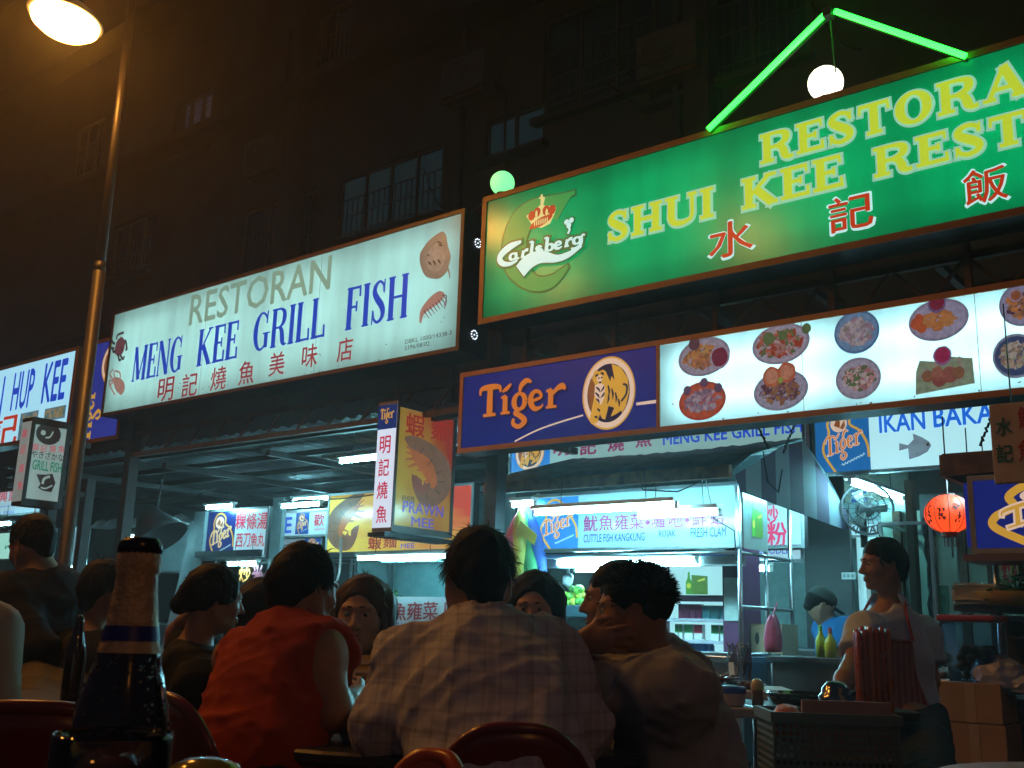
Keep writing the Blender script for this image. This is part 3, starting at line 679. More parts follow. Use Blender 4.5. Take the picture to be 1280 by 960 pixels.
# dish photographs printed on the menu face
def dish(c, rx, ry, plate, bits, n, spread=.72, extras=(), edge=None, shape=None, bs=.16):
    cx, cz = MS.loc(*c); RX_ = MS.loc(c[0]+rx, c[1])[0]-cx; RZ_ = MS.loc(c[0], c[1]-ry)[1]-cz
    cols = [edge or tuple(k*.75 for k in plate), plate]+list(bits)+[e[3] for e in extras]
    mm = [ink('print_%s' % '_'.join('%d' % (k*100) for k in col), col, .40, var=.6, scale=34) for col in cols]
    bm = bmesh.new()
    tilt = .12
    if shape: flat_poly(bm, [(cx+a*RX_, cz+b*RZ_) for a, b in shape], -.004, 1)
    else:
        flat_ellipse(bm, cx, cz, RX_, RZ_, -.004, 0, rot=tilt*.5); flat_ellipse(bm, cx, cz, RX_*.9, RZ_*.88, -.0045, 1, rot=tilt*.5)
    for k in range(int(n*2.6)):
        a, r = random.uniform(0, 2*math.pi), math.sqrt(random.random())*spread
        s = random.uniform(.4, 1.2)*bs*.8
        flat_ellipse(bm, cx+math.cos(a)*r*RX_, cz+math.sin(a)*r*RZ_*.8, s*RX_*random.uniform(.6, 1.5), s*RZ_*.8, -.005-k*.000016, 2+random.randrange(len(bits)), seg=7, rot=random.uniform(0, 3), jit=.3)
    for i, (ex, ez, er, col) in enumerate(extras):
        flat_ellipse(bm, cx+ex*RX_, cz+ez*RZ_, er*RX_, er*RX_*1.1, -.0085-i*.0003, 2+len(bits)+i, seg=16, jit=.04)
    link('dish_photograph', bm, mm, MS.root)
wh, rd, dk, og, gn, br = (.42,.40,.55), (.38,.05,.03), (.12,.05,.09), (.62,.24,.08), (.10,.20,.08), (.30,.14,.08)
dish((880, 446), 33, 24, (.42,.40,.55), [og, (.55,.33,.12), br, (.5,.2,.12)], 60, extras=[(-.35,.75,.22,dk), (.62,-.15,.38,wh), (.62,-.15,.31,(.22,.02,.08))])
dish((976, 430), 37, 25, (.45,.44,.6), [rd, (.42,.2,.2), (.55,.45,.5), gn, (.5,.12,.08)], 70, spread=.78, extras=[(.9,.55,.16,gn), (-.4,.35,.2,gn), (.1,.4,.16,gn)])
dish((1071, 415), 29, 27, (.18,.36,.62), [(.48,.42,.5), (.36,.26,.36), (.55,.5,.55), (.3,.3,.3)], 60, edge=(.10,.24,.5))
dish((1173, 400), 39, 26, (.42,.40,.6), [og, (.6,.28,.1), (.52,.2,.07)], 30, spread=.5, extras=[(-.72,-.05,.2,(.6,.12,.05)), (-.55,-.3,.16,(.62,.14,.05)), (-.62,.2,.15,(.6,.12,.05)), (0,.78,.3,(.2,.12,.3)), (0,.82,.24,(.24,.02,.06))])
dish((1277, 381), 29, 27, (.36,.36,.58), [br, dk, (.4,.2,.1), og], 40, extras=[(-.2,.45,.3,(.42,.3,.4)), (-.2,.45,.22,(.36,.12,.06))])
dish((878, 501), 30, 24, (.62,.11,.05), [(.3,.22,.36), (.4,.33,.46), (.22,.14,.26), (.5,.42,.5)], 60, edge=(.5,.07,.04), bs=.13, extras=[(-.62,.62,.17,(.14,.08,.18)), (.1,.92,.17,(.14,.08,.18)), (.7,.55,.17,(.14,.08,.18))])
dish((976, 488), 35, 25, (.42,.42,.6), [dk, (.22,.10,.16), br, (.4,.22,.08)], 50, spread=.75, extras=[(-.3,.72,.33,(.6,.16,.08)), (-.3,.72,.24,(.66,.3,.2)), (.25,.85,.33,(.6,.14,.07)), (.25,.85,.24,(.66,.28,.18)), (.02,.5,.1,(.4,.5,.1))])
dish((1073, 473), 29, 26, (.44,.42,.58), [(.62,.33,.36), gn, (.14,.18,.10), (.6,.5,.5), (.45,.2,.22)], 55, spread=.68)
dish((1180, 466), 38, 25, (.30,.40,.28), [(.34,.40,.22), (.36,.34,.30)], 14, spread=.8, shape=((-1,-.95),(-.95,.2),(-.8,.75),(-.2,.6),(.3,.75),(.98,.55),(1,-.7)), extras=[(-.55,-.1,.2,br), (-.15,-.3,.26,(.33,.10,.09)), (.2,-.15,.27,(.36,.12,.1)), (.5,-.1,.2,br), (-.2,.05,.2,(.4,.16,.12)), (.0,.85,.32,(.36,.14,.34)), (.0,.88,.25,(.42,.03,.12))])
dish((1270, 445), 30, 28, (.06,.10,.24), [(.5,.36,.3), (.4,.42,.3), (.55,.5,.45), (.3,.22,.16)], 45, edge=(.3,.34,.5), spread=.7)

for a_, b_, sg_, lb_ in (((-9.5, 9.6, 7.2), (-5.6, 6.4, 4.6), .35, 'right end of the white fish sign'), ((-12.5, 9.6, 6.2), (-9.2, 6.4, 4.5), .3, 'middle of the white fish sign'), ((-4.0, 9.6, 8.2), (-2.2, 6.4, 4.9), .3, 'top of the green sign near the neon')):
    A_, B_ = W(*a_), W(*b_); oc_ = empty('overhead_cable', A_, 0, 'black cable sagging to the '+lb_, 'cable', 'overhead cables'); bm = bmesh.new(); tube(bm, [(B_-A_)*(t/14)-Vector((0, 0, sg_*4*(t/14)*(1-t/14))) for t in range(15)], .009, 5); link('cable', bm, m_black, oc_)
# long white box of the grilled-fish restaurant
MK = Sign('grill_fish_sign', 'long white light box reading MENG KEE GRILL FISH with red characters and sea creatures', 'sign', 6.0, rect=(-10.76, -5.44, 3.17, 4.36))
MK.panel(translucent('aged_white_face', (.54,.86,.80), refl=.2, rough=.3)); MK.case(m_dark, .34, edge=.02, medge=mat('dark_brown_edge', (.12,.06,.03), rough=.45, var=.3)); MK.lamps((.2, .5, .8), 1.3, 11, depth=.25)
i_blue = ink('blue_film', (.012,.06,.55), .75); i_ggrey = ink('faded_green_film', (.26,.46,.36), .55); i_maroon = ink('maroon_film', (.36,.02,.03), .6); i_dk = ink('dark_print', (.03,.03,.03), .5)
MK.text('RESTORAN', (236, 408), (416, 318), i_ggrey, bold=.03, lift=.004)
ro = dict(tk=.19, tn=.075, sl=.08, st=.05)
for wd, a, b in (('MENG', (165, 478), (232, 419)), ('KEE', (246, 459), (301, 400)), ('GRILL', (316, 441), (410, 370)), ('FISH', (432, 414), (513, 341))): MK.serif(wd, a, b, i_blue, lift=.010, **ro)
MK.cjk('明記燒魚美味店', [(208, 487), (238, 481), (274, 473), (309, 466), (347, 455), (388, 445), (432, 437)], i_maroon, (19, 29), bold=.02, lift=.008)
MK.text('DBKL 1000/14338-3\n3396/08/02', (506, 438), (565, 413), i_dk, bold=.01)
i_ray = ink('ray_brown_print', (.26,.22,.17), .6, var=.4); i_crab = ink('crab_print', (.16,.06,.08), .6, var=.4); i_pr = ink('pale_shell_print', (.42,.24,.2), .6, var=.3)
def pz(x, y): return x/2, y/2
ray_outline = smooth_line([(1052, 632, 1), (1072, 603, 1), (1104, 580, 1), (1116, 588, 1), (1121, 615, 1), (1128, 640, 1), (1124, 662, 1), (1118, 680, 1), (1098, 697, 1), (1068, 693, 1), (1055, 672, 1), (1050, 650, 1), (1052, 632, 1)], 5)
MK.shape('ray_picture', [pz(p[0], p[1]) for p in ray_outline[:-1]], i_ray, .006)
MK.shape('ray_belly', [pz(p[0]*.62+1090*.38, p[1]*.62+648*.38) for p in ray_outline[:-1]], ink('ray_pale_print', (.36,.30,.24), .6, var=.5, scale=18), .0068)
bm = bmesh.new(); ribbon(bm, smooth_line([(*MK.loc(*pz(x, y)), w) for x, y, w in ((1112, 660, .03), (1122, 675, .02), (1126, 697, .008))]), -.0064); link('ray_tail', bm, i_ray, MK.root, recalc=False)
bm = bmesh.new()
for a, b in (((1072, 655), (1080, 664)), ((1084, 652), (1091, 664)), ((1096, 650), (1103, 660)), ((1070, 640), (1074, 636)), ((1095, 605), (1106, 610)), ((1098, 612), (1108, 616))): ribbon(bm, [(*MK.loc(*pz(*a)), .012), (*MK.loc(*pz((a[0]+b[0])/2+1, (a[1]+b[1])/2)), .018), (*MK.loc(*pz(*b)), .006)], -.008)
link('ray_markings', bm, i_dk, MK.root, recalc=False)
bm = bmesh.new(); ribbon(bm, smooth_line([(*MK.loc(*pz(x, y)), w) for x, y, w in ((1052, 808, .02), (1058, 780, .06), (1078, 758, .10), (1100, 742, .10), (1112, 738, .03))]), -.006); link('prawn_picture', bm, i_pr, MK.root, recalc=False)
bm = bmesh.new()
for k in range(7): a = (1062+k*7, 778-k*5.5); ribbon(bm, [(*MK.loc(*pz(*a)), .012), (*MK.loc(*pz(a[0]+12, a[1]+18)), .006)], -.008)
for k in range(2): ribbon(bm, smooth_line([(*MK.loc(*pz(*p)), .01) for p in ((1108, 738), (1118, 742+k*10), (1112, 765+k*8))]), -.008)
link('prawn_legs', bm, i_crab, MK.root, recalc=False)
def pc(x, y): return x/5.333, 400+y/5.333
MK.ellipse('crab_picture', pc(803, 180), .105, .11, i_crab, .006, jit=.08)
bm = bmesh.new()
for pts in (((780, 130), (790, 100), (830, 85)), ((835, 135), (845, 150), (848, 180)), ((770, 160), (755, 150), (752, 130)), ((765, 185), (752, 195), (750, 180)), ((775, 205), (760, 215), (758, 200)), ((805, 235), (825, 262), (832, 240)), ((790, 225), (800, 268), (812, 262)), ((840, 200), (850, 195), (846, 170))):
    ribbon(bm, smooth_line([(*MK.loc(*pc(*p)), .03) for p in pts], 4), -.008)
link('crab_legs', bm, i_dk, MK.root, recalc=False)
bm = bmesh.new()
ribbon(bm, smooth_line([(*MK.loc(*pc(x, y)), w) for x, y, w in ((760, 390, .03), (785, 420, .13), (810, 460, .15), (800, 495, .06))]), -.006)
for pts in (((770, 395), (765, 345), (800, 350), (808, 385)), ((760, 400), (735, 360), (760, 330)), ((765, 410), (740, 440), (770, 500)), ((765, 405), (730, 410), (745, 455))): ribbon(bm, smooth_line([(*MK.loc(*pc(*p)), .02) for p in pts], 4), -.0065)
link('squid_picture', bm, i_pr, MK.root, recalc=False)
m_led = mat('led_white', (.9,.9,.9), emit=(.8,.9,1), es=2, var=0, sample=False)
for fz in (.80, .13):
    bm = bmesh.new()
    for k in range(10):
        a = 2*math.pi*k/10; blob(bm, (MK.w+.018, .17+.036*math.cos(a), fz*MK.h+.036*math.sin(a)), .006, 1)
    blob(bm, (MK.w+.018, .17, fz*MK.h), .006, 1); link('led_ring', bm, m_led, MK.root)
mkf = facade_root('sign_gantry', -10.9, 6.36, 0, 'dark steel posts and beams carrying the long white fish sign', 'gantry')
bm = bmesh.new()
for x in (.15,): box(bm, x-.06, x+.06, 0, .12, 0, 4.2)
link('post', bm, m_dark, mkf)
bm = bmesh.new()
for z in (3.02, 2.78): box(bm, .21, 5.24, .03, .08, z-.025, z+.025)
for k in range(11): tube(bm, [(.3+k*.45, .055, 2.79), (.52+k*.45, .055, 3.0)], .014, 6)
link('truss', bm, m_rust, mkf)

seams(MK, (MK.w*.34, MK.w*.67), ink('grime', (.12,.13,.10), .35))
seams(MS, (xs+1.05, xs+2.1, xs+3.15), MATS['grime'], 24)
# blue lager panel seen between the pole and the white sign, and the left neighbour's box
LP = Sign('beer_sign', 'narrow blue lager panel behind the lamp post, left of the long white sign', 'sign', 6.3, rect=(-11.75, -10.9, 2.98, 4.22))
LP.case(m_dark, .1); LP.panel(lit('panel_blue', (.03,.045,.36), .55, var=.35))
tiger_emblem(LP, .60, .92, .28, .27); S, w_ = word_gold()
LP.strokes([[(-b, a, c) for a, b, c in s] for s in S], 1.4, 2.5, (.25, .0), (.85, .70), i_gold2, px=False, name='brand_lettering')
HK = Sign('restaurant_sign', 'pale blue light box reading HUP KEE at the left edge beside the lamp post', 'sign', 6.0, rect=(-14.6, -11.48, 3.02, 4.06))
HK.case(m_dark, .2); HK.panel(lit('cool_white_face', (.40,.80,1.0), .80, var=.1))
HK.text('KEE', pc(272, 560), pc(463, 250), i_blue, bold=.05); HK.text('HUP', pc(66, 612), pc(246, 317), i_blue, bold=.05); HK.text('N', (-10, 527), (8, 470), i_blue, bold=.05)
HK.cjk('記', [(4, 539)], i_red, (36, 40), bold=.03)
bm = bmesh.new()
for x0, y0, x1, y1 in ((115, 600, 262, 815), (290, 565, 445, 690)):
    a, b = HK.loc(*pc(x0, y1)), HK.loc(*pc(x1, y0))
    flat_poly(bm, [(a[0], a[1]+.02), (b[0], a[1]+.02), (b[0], b[1]), (a[0], b[1])], -.004, 0)
    for k in range(90): flat_ellipse(bm, random.uniform(a[0]+.04, b[0]-.04), random.uniform(a[1]+.06, b[1]-.04), .035, .03, -.006-k*.00005, 1+random.randrange(3), seg=7, jit=.3)
link('dish_photograph', bm, [ink('print_bluegrey', (.12,.22,.3), .6), ink('print_olive', (.22,.22,.10), .6), ink('print_tan', (.32,.26,.18), .6), ink('print_teal', (.08,.18,.2), .6)], HK.root)

# ================================================================== LAMPS
def fluor(a, b, label, r=.017, batten=True, mt=None, lift=.03):
    a, b = Vector(a), Vector(b); c = (a+b)/2; d = b-a; L = d.length
    rt = empty('fluorescent_lamp', c, math.atan2(d.y, d.x), label, 'lamp', 'fluorescent tubes lighting the stalls')
    bm = bmesh.new(); tube(bm, [(-L/2+.02, 0, 0), (L/2-.02, 0, 0)], r, 10); link('tube', bm, mt or m_tube, rt, smooth=True)
    if batten:
        bm = bmesh.new(); box(bm, -L/2, L/2, -.055, .055, lift, lift+.03, bev=.004)
        for s in (-1, 1): box(bm, s*L/2-.012, s*L/2+.012, -.015, .015, -.02, lift)
        link('batten', bm, m_whitepaint, rt)
        bm = bmesh.new()
        for s in (-.6, .6): tube(bm, [(s*L/2, 0, lift+.035), (s*L/2*.96, .0, lift+.26)], .004, 5)
        link('hanger_wire', bm, m_dark, rt)
    return rt
def fl(p, q, N, label, **k):
    a, b = F(*p, N), F(*q, N); z = (a[1]+b[1])/2; return fluor(W(a[0], N, z), W(b[0], N, z), label, **k)
SD = Sign.__new__(Sign)
def SP(px, py, s):
    """(n, z) where a picture point meets the plane across the row at s"""
    d = ray(px, py); p = CAM_P + d*(s/d.dot(RX)); return p.dot(NX), p.z

fl((425, 577), (505, 569), 6.9, 'bright tube under the dark canopy left of the prawn box')
fl((258, 635), (292, 633), 8.2, 'short-looking tube over the blue lager and red noodle characters board')
fl((366, 626), (412, 624), 8.9, 'farther of the two tubes over the small letter E board')
fl((352, 634), (401, 630), 8.0, 'nearer of the two tubes over the small letter E board')
fl((447, 702), (562, 692), 8.25, 'long tube under the prawn noodle board, above the greens')
fl((285, 706), (322, 704), 8.25, 'tube inside the glass case of the fried dishes stall')
fl((566, 564), (590, 561), 7.6, 'tube just right of the prawn box under the lager panel corner')
fl((640, 632), (669, 630), 6.9, 'short tube left of the cuttlefish stall beside the folded umbrella')
fl((668, 642), (846, 632), 6.50, 'long bright tube hung in front of the cuttlefish stall board')
fl((800, 648), (900, 638), 6.66, 'tube just behind the long bright one, over the fresh clam words')
fl((696, 706), (871, 699), 7.06, 'long tube under the cuttlefish stall board, over the limes')
fl((719, 714), (790, 710), 7.5, 'inner tube behind the heads, over the pile of limes')
fl((926, 712), (964, 711), 8.1, 'tube in the noodle kitchen behind the chrome posts')
fl((85, 710), (102, 709), 8.6, 'small far tube right of the lamp post')
fl((160, 672), (188, 671), 8.0, 'tube seen just over the beer bottle cap')
fl((-20, 657), (15, 655), 7.6, 'tube at the far left edge under the small roast fish board')
a, b = SP(926, 607, -3.36), SP(1030, 625, -3.36); z = (a[1]+b[1])/2
fluor(W(-3.36, a[0], z), W(-3.36, min(b[0], a[0]+1.5), z-.02), 'tube along the edge of the striped side cloth of the cuttlefish stall', batten=False)
a, b = SP(1062, 603, -3.1), SP(1108, 617, -3.1); fluor(W(-3.1, a[0], a[1]), W(-3.1, a[0]+1.2, a[1]), 'tube above the wall fan behind the waiter')
a = F(1203, 590, 6.5); fluor(W(a[0], 6.5, a[1]), W(a[0], 7.1, a[1]), 'tube under the small dark roof beside the red lantern')

# street lamps
m_sod = mat('sodium_bowl', (.9,.7,.4), emit=(1,.385,.055), es=95, var=0)
def street_lamp(base, top, head, label):
    base, top, head = Vector(base), Vector(top), Vector(head)
    rt = empty('street_lamp', base, 0, label, 'street lamp', 'sodium street lamps')
    bm = bmesh.new(); B = base; d = top-B
    def at(z): return d*(z/d.z)
    tube(bm, [at(0.0), at(.05)], .16, 16); tube(bm, [at(.05), at(.06), at(3.7)], [.054, .052, .050], 16)
    tube(bm, [at(3.7), at(3.78)], [.050, .040], 16); tube(bm, [at(3.78), at(d.z)], [.040, .032], 16)
    link('pole', bm, mat('lamp_pole_paint', (.028,.022,.02), rough=.42, var=.4, scale=7), rt, smooth=True)
    h = head-B; t = at(d.z); bm = bmesh.new()
    pts = [t, t+Vector((0,0,.25)), t*.6+h*.4+Vector((0,0,.42)), h+(t-h)*.25+Vector((0,0,.16)), h+Vector((0,0,.09))]
    tube(bm, pts, [.045, .042, .036, .034, .034], 10); link('arm', bm, MATS['lamp_pole_paint'], rt, smooth=True)
    ax = (h-t); ax.z = 0; ax.normalize(); yaw = math.atan2(ax.y, ax.x)
    bm = bmesh.new(); lathe(bm, [(.0, .13), (.09, .12), (.2, .075), (.255, .01), (.25, -.005), (0, -.005)], 28, sx=1.25); o = link('housing', bm, m_grey, rt, smooth=True); o.location = h; o.rotation_euler = (0, 0, yaw)
    bm = bmesh.new(); lathe(bm, [(.235, -.006), (.225, -.05), (.17, -.10), (.09, -.13), (0, -.138)], 28, sx=1.2); o = link('bowl', bm, m_sod, rt, smooth=True); o.location = h; o.rotation_euler = (0, 0, yaw)
    return rt
pb, pt = P(88, 640, 8.0), P(170, -40, 8.0); dd = (pt-pb)/(pt.z-pb.z); base = pb-dd*pb.z; tp = base+dd*6.3
hd = P(82, 24, 7.3)
SL = street_lamp(base, tp, hd, 'sodium street lamp glowing over the left end of the row')
# two more of the same lamps along the road behind the camera: their light is what glows orange on shirts and on the green sign
for px, py, zz in ((690, 345, 6.0), (938, 292, 6.2)):
    d = ray(px, py); p = CAM_P+d*(6.05/d.dot(NX)); r_ = d-NX*(2*d.dot(NX)); hp = p+r_*((zz-p.z)/r_.z)
    c = copy_tree(SL); off = hp-hd; c.location = SL.location+Vector((off.x, off.y, off.z*.0)); c.location.z = zz-hd.z
    c['label'] = 'unseen sodium street lamp added behind the diners to light the waiter and grey T-shirt'
c = copy_tree(SL); c.location = SL.location+Vector((4.6, -8.0, 6.8))-Vector((hd.x, hd.y, hd.z)); c['label'] = 'unseen sodium street lamp added behind the diners to light the waiter and grey T-shirt'  # third lamp added out of view to brighten the waiter and grey T-shirt

# ================================================================== CANOPY, LEFT STALLS
cn = facade_root('zinc_canopy', -9.6, 6.45, 0, 'dark zinc canopy with bare purlins over the left stalls', 'canopy')
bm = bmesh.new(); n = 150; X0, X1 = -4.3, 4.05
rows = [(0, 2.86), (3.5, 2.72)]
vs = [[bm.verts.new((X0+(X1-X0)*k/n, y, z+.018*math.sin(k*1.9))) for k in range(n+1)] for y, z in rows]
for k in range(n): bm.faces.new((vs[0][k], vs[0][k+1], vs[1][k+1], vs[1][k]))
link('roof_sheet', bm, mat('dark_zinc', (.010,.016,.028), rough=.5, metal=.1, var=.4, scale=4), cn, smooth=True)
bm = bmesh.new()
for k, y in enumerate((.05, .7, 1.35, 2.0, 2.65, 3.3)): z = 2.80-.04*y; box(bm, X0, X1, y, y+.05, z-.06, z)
link('purlin', bm, mat('shaded_black_steel', (.010,.011,.014), rough=.6, var=.3), cn)  # blacker than the other steel, standing in for the canopy's shade
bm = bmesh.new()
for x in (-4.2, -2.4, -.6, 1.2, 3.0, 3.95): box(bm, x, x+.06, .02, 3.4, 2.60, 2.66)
link('rafter', bm, MATS['shaded_black_steel'], cn)
for i, x in enumerate((-3.2, -2.35)):
    bm = bmesh.new(); box(bm, x-.055, x+.055, .1, .21, 0, 2.6); link('post', bm, m_dark, cn)
bm = bmesh.new()      # slack cables
for a, b, sag, y in ((-4, -1, .12, 1.2), (-1.5, 2, .15, 1.9), (.5, 3.9, .1, 2.5)):
    tube(bm, [(a+(b-a)*t/10, y, 2.58-sag*4*(t/10)*(1-t/10)) for t in range(11)], .008, 5)
link('cable', bm, m_black, cn)

i_rtx = ink('red_text', (.50,.01,.05), .7); i_btx = ink('blue_text', (.015,.10,.62), .75); i_grn = ink('green_text', (.0,.18,.10), .7); i_yel2 = ink('mustard_film', (.62,.42,.08), .6)
f_white = lit('lit_white_board', (.46,.80,.92), .62, var=.2)
f_dimwhite = lit('dim_white_board', (.40,.62,.72), .30, var=.3)
b_blue = lit('badge_blue', (.015,.10,.42), .55, var=.3); b_dblue = lit('badge_dark_blue', (.012,.03,.20), .5, var=.35)

# box on the lamp post: narrow face to the left, wide face to the right
def projecting_box(name, label, N0, s1, narrow, wide, mN, mW, thick_case=m_dark):
    Wd = Sign(name, label, 'sign', s1, quad=wide, side=True); Wd.root.location = W(s1, Wd.s0, Wd.z0)
    Nr = Sign(name, label, 'sign', Wd.s0-.003, quad=narrow); Nr.s1 = s1+.001
    z0, z1 = Wd.z0, Wd.z1; 
    Nr.s0 = min(Nr.s0, s1-.12); Nr.z0, Nr.z1 = z0, z1; Nr.w, Nr.h = Nr.s1-Nr.s0, z1-z0; Nr.root.location = W(Nr.s0, Nr.N, z0)
    Wd.panel(mW); Nr.panel(mN, 'narrow_face')
    t = .02; dd = Nr.w; bm = bmesh.new()
    box(bm, 0, Wd.w, dd-.01, dd, 0, Wd.h); box(bm, Wd.w, Wd.w+.01, 0, dd, 0, Wd.h)
    box(bm, -.002, Wd.w+.01, .0, dd, -.03, -.001); box(bm, -.002, Wd.w+.01, .0, dd, Wd.h+.001, Wd.h+.03)
    link('case', bm, thick_case, Wd.root)
    bm = bmesh.new(); e = .022
    for x0, x1, z0_, z1_ in ((-.006, e, -.03, Wd.h+.03), (Wd.w-e, Wd.w+.012, -.03, Wd.h+.03), (e, Wd.w-e, -.032, e), (e, Wd.w-e, Wd.h-e, Wd.h+.032)): box(bm, x0, x1, -.012, -.002, z0_, z1_)
    link('edge_trim', bm, thick_case, Wd.root)
    return Wd, Nr
sP = P(84, 600, 8.0).dot(RX)
d0 = P(37, 580, 7.9)
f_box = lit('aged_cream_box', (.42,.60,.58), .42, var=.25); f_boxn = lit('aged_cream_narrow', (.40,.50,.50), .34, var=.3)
GB, GN = projecting_box('box_sign', 'grey white box sign with a fish and the words GRILL FISH on the lamp post', 0, d0.dot(RX),
    ((24, 527), (37, 527), (31, 626), (19, 624)), ((37, 527), (86, 532), (76, 632), (31, 626)), f_boxn, f_box)
def pg(x, y): return x/5.333, 560+y/5.333
def pg1(x, y): return x/5.333, 400+y/5.333
GB.text('GRILL FISH', pg(210, 142), pg(414, 103), i_grn, bold=.05); GB.text('やきざかな', pg(206, 60), pg(425, 42), i_dk, bold=.02)
GB.cjk('興記燒魚', [pg1(237, 848), pg1(290, 855), pg1(350, 858), pg1(408, 862)], i_rtx, (8, 9), bold=.01)
GB.ellipse('fish_picture', pg1(322, 760), .10, .085, i_dk, .005); GB.shape('fish_tail', [pg1(365, 765), pg1(398, 752), pg1(388, 780), pg1(394, 812), pg1(362, 785)], i_dk, .005)
GB.shape('fish_fin', [pg1(292, 728), pg1(330, 702), pg1(362, 735)], i_dk, .0052)
bm = bmesh.new(); flat_ellipse(bm, *GB.loc(*pg1(285, 752)), .02, .02, -.008); ribbon(bm, smooth_line([(*GB.loc(*pg1(*p)), .012) for p in ((300, 785), (330, 780), (352, 745))]), -.008); link('fish_marks', bm, f_box, GB.root, recalc=False)
GB.shape('ray_fish_picture', [pg(*p) for p in ((240, 175), (300, 178), (348, 172), (368, 235), (340, 295), (285, 285), (250, 265), (268, 240), (255, 205))], i_dk, .005)
bm = bmesh.new(); ribbon(bm, smooth_line([(*GB.loc(*pg(*p)), .02) for p in ((280, 240), (292, 205), (330, 190))]), -.008); ribbon(bm, smooth_line([(*GB.loc(*pg(*p)), .012) for p in ((268, 262), (300, 270), (345, 250))]), -.008); link('fish_marks', bm, f_box, GB.root, recalc=False)
GN.cjk('興記燒魚', [pg1(168, 760), pg1(158, 862), pg(148, 135), pg(138, 250)], i_rtx, (6, 11), bold=.01, lift=.006)
GN.merge_into(GB)
bm = bmesh.new()      # straps to the pole
for z in (.15, .8): box(bm, GB.w+.01, GB.w+.25, .1, .13, GB.h*z, GB.h*z+.04)
link('bracket', bm, m_dark, GB.root)

# prawn box
d1 = F(497, 580, 6.12)
f_pn = lit('prawn_narrow_white', (.62,.74,.92), .82, var=.08)
def prawn_face(name):
    if name in MATS: return MATS[name]
    m = lit(name, (.55,.36,.06), .34, var=.25); nt = m.node_tree; b = nt.nodes['Principled BSDF']
    tc = nt.nodes.new('ShaderNodeTexCoord'); sx = nt.nodes.new('ShaderNodeSeparateXYZ'); nt.links.new(tc.outputs['Generated'], sx.inputs[0])
    mx = nt.nodes.new('ShaderNodeMix'); mx.data_type = 'RGBA'; mx.inputs[6].default_value = (.56,.40,.07,1); mx.inputs[7].default_value = (.46,.05,.03,1)
    add = nt.nodes.new('ShaderNodeMath'); add.operation = 'MULTIPLY_ADD'; add.inputs[1].default_value = .6
    nt.links.new(sx.outputs[2], add.inputs[0]); nt.links.new(sx.outputs[0], add.inputs[2])
    no = nt.nodes.new('ShaderNodeTexNoise'); no.inputs['Scale'].default_value = 3; nt.links.new(tc.outputs['Generated'], no.inputs[0])
    ad2 = nt.nodes.new('ShaderNodeMath'); ad2.operation = 'ADD'; nt.links.new(add.outputs[0], ad2.inputs[0]); nt.links.new(no.outputs[0], ad2.inputs[1])
    rp = nt.nodes.new('ShaderNodeMapRange'); rp.inputs[1].default_value = 1.0; rp.inputs[2].default_value = 1.75; nt.links.new(ad2.outputs[0], rp.inputs[0])
    nt.links.new(rp.outputs[0], mx.inputs[0]); nt.links.new(mx.outputs[2], b.inputs['Emission Color']); nt.links.new(mx.outputs[2], b.inputs['Base Color'])
    return m
PB, PN = projecting_box('box_sign', 'hanging box sign with a big prawn, white narrow side and the words PRAWN MEE', 0, d1[0],
    ((473, 508), (497, 506), (489, 660), (466, 656)), ((497, 506), (567, 521), (565, 668), (489, 660)), f_pn, prawn_face('prawn_poster'), mat('grey_edge_trim', (.20,.17,.16), rough=.4, var=.3))
def pp(x, y): return 400+x/5.333, 490+y/5.333
i_prawn = ink('prawn_grey_brown', (.24,.14,.09), .5, var=.5); i_prawn2 = ink('prawn_orange', (.50,.17,.06), .5, var=.4); i_bp = ink('purple_blue_text', (.12,.10,.42), .7); i_dred = ink('dark_red_text', (.36,.03,.02), .55)
def prawn_picture(sg, f, m1, m2, m3, sc):
    """curled prawn: thick tapering back, head, legs, tail fan; f maps picture coordinates"""
    bm = bmesh.new()
    ribbon(bm, smooth_line([(*sg.loc(*f(x, y)), w*sc) for x, y, w in ((565, 305, .02), (610, 335, .10), (690, 400, .17), (780, 490, .21), (810, 580, .21), (770, 660, .19), (700, 690, .15), (650, 640, .09), (625, 560, .05))]), -.004); link('prawn_picture', bm, m1, sg.root, recalc=False)
    bm = bmesh.new()
    ribbon(bm, smooth_line([(*sg.loc(*f(x, y)), w*sc) for x, y, w in ((600, 395, .02), (660, 450, .10), (720, 520, .12), (750, 600, .08), (740, 640, .02))]), -.006)
    for a, b in (((640, 420), (570, 400)), ((650, 440), (565, 450)), ((660, 470), (580, 500)), ((700, 520), (640, 520)), ((740, 580), (690, 600)), ((620, 400), (570, 360))): ribbon(bm, [(*sg.loc(*f(*a)), .03*sc), (*sg.loc(*f(*b)), .008*sc)], -.0065)
    link('prawn_legs', bm, m2, sg.root, recalc=False)
    bm = bmesh.new()
    for k, (x, y) in enumerate(((610, 550), (640, 565), (690, 600))): ribbon(bm, [(*sg.loc(*f(665, 670)), .04*sc), (*sg.loc(*f(x+15, y+30)), .06*sc), (*sg.loc(*f(x, y)), .01*sc)], -.007-k*.0003)
    link('prawn_tail', bm, m3, sg.root, recalc=False)
    bm = bmesh.new()
    for a, b in (((700, 360), (640, 440)), ((760, 430), (690, 520)), ((820, 520), (740, 560)), ((850, 600), (750, 600)), ((810, 690), (745, 640)), ((720, 735), (700, 655))): ribbon(bm, [(*sg.loc(*f(a[0]*.8+b[0]*.2, a[1]*.8+b[1]*.2)), .006*sc), (*sg.loc(*f(a[0]*.35+b[0]*.65, a[1]*.35+b[1]*.65)), .006*sc)], -.0062)
    link('shell_lines', bm, i_dk, sg.root, recalc=False)
i_ptail = ink('prawn_tail_print', (.26,.11,.08), .5, var=.4)
prawn_picture(PB, pp, i_prawn, i_prawn2, i_ptail, 1.25)
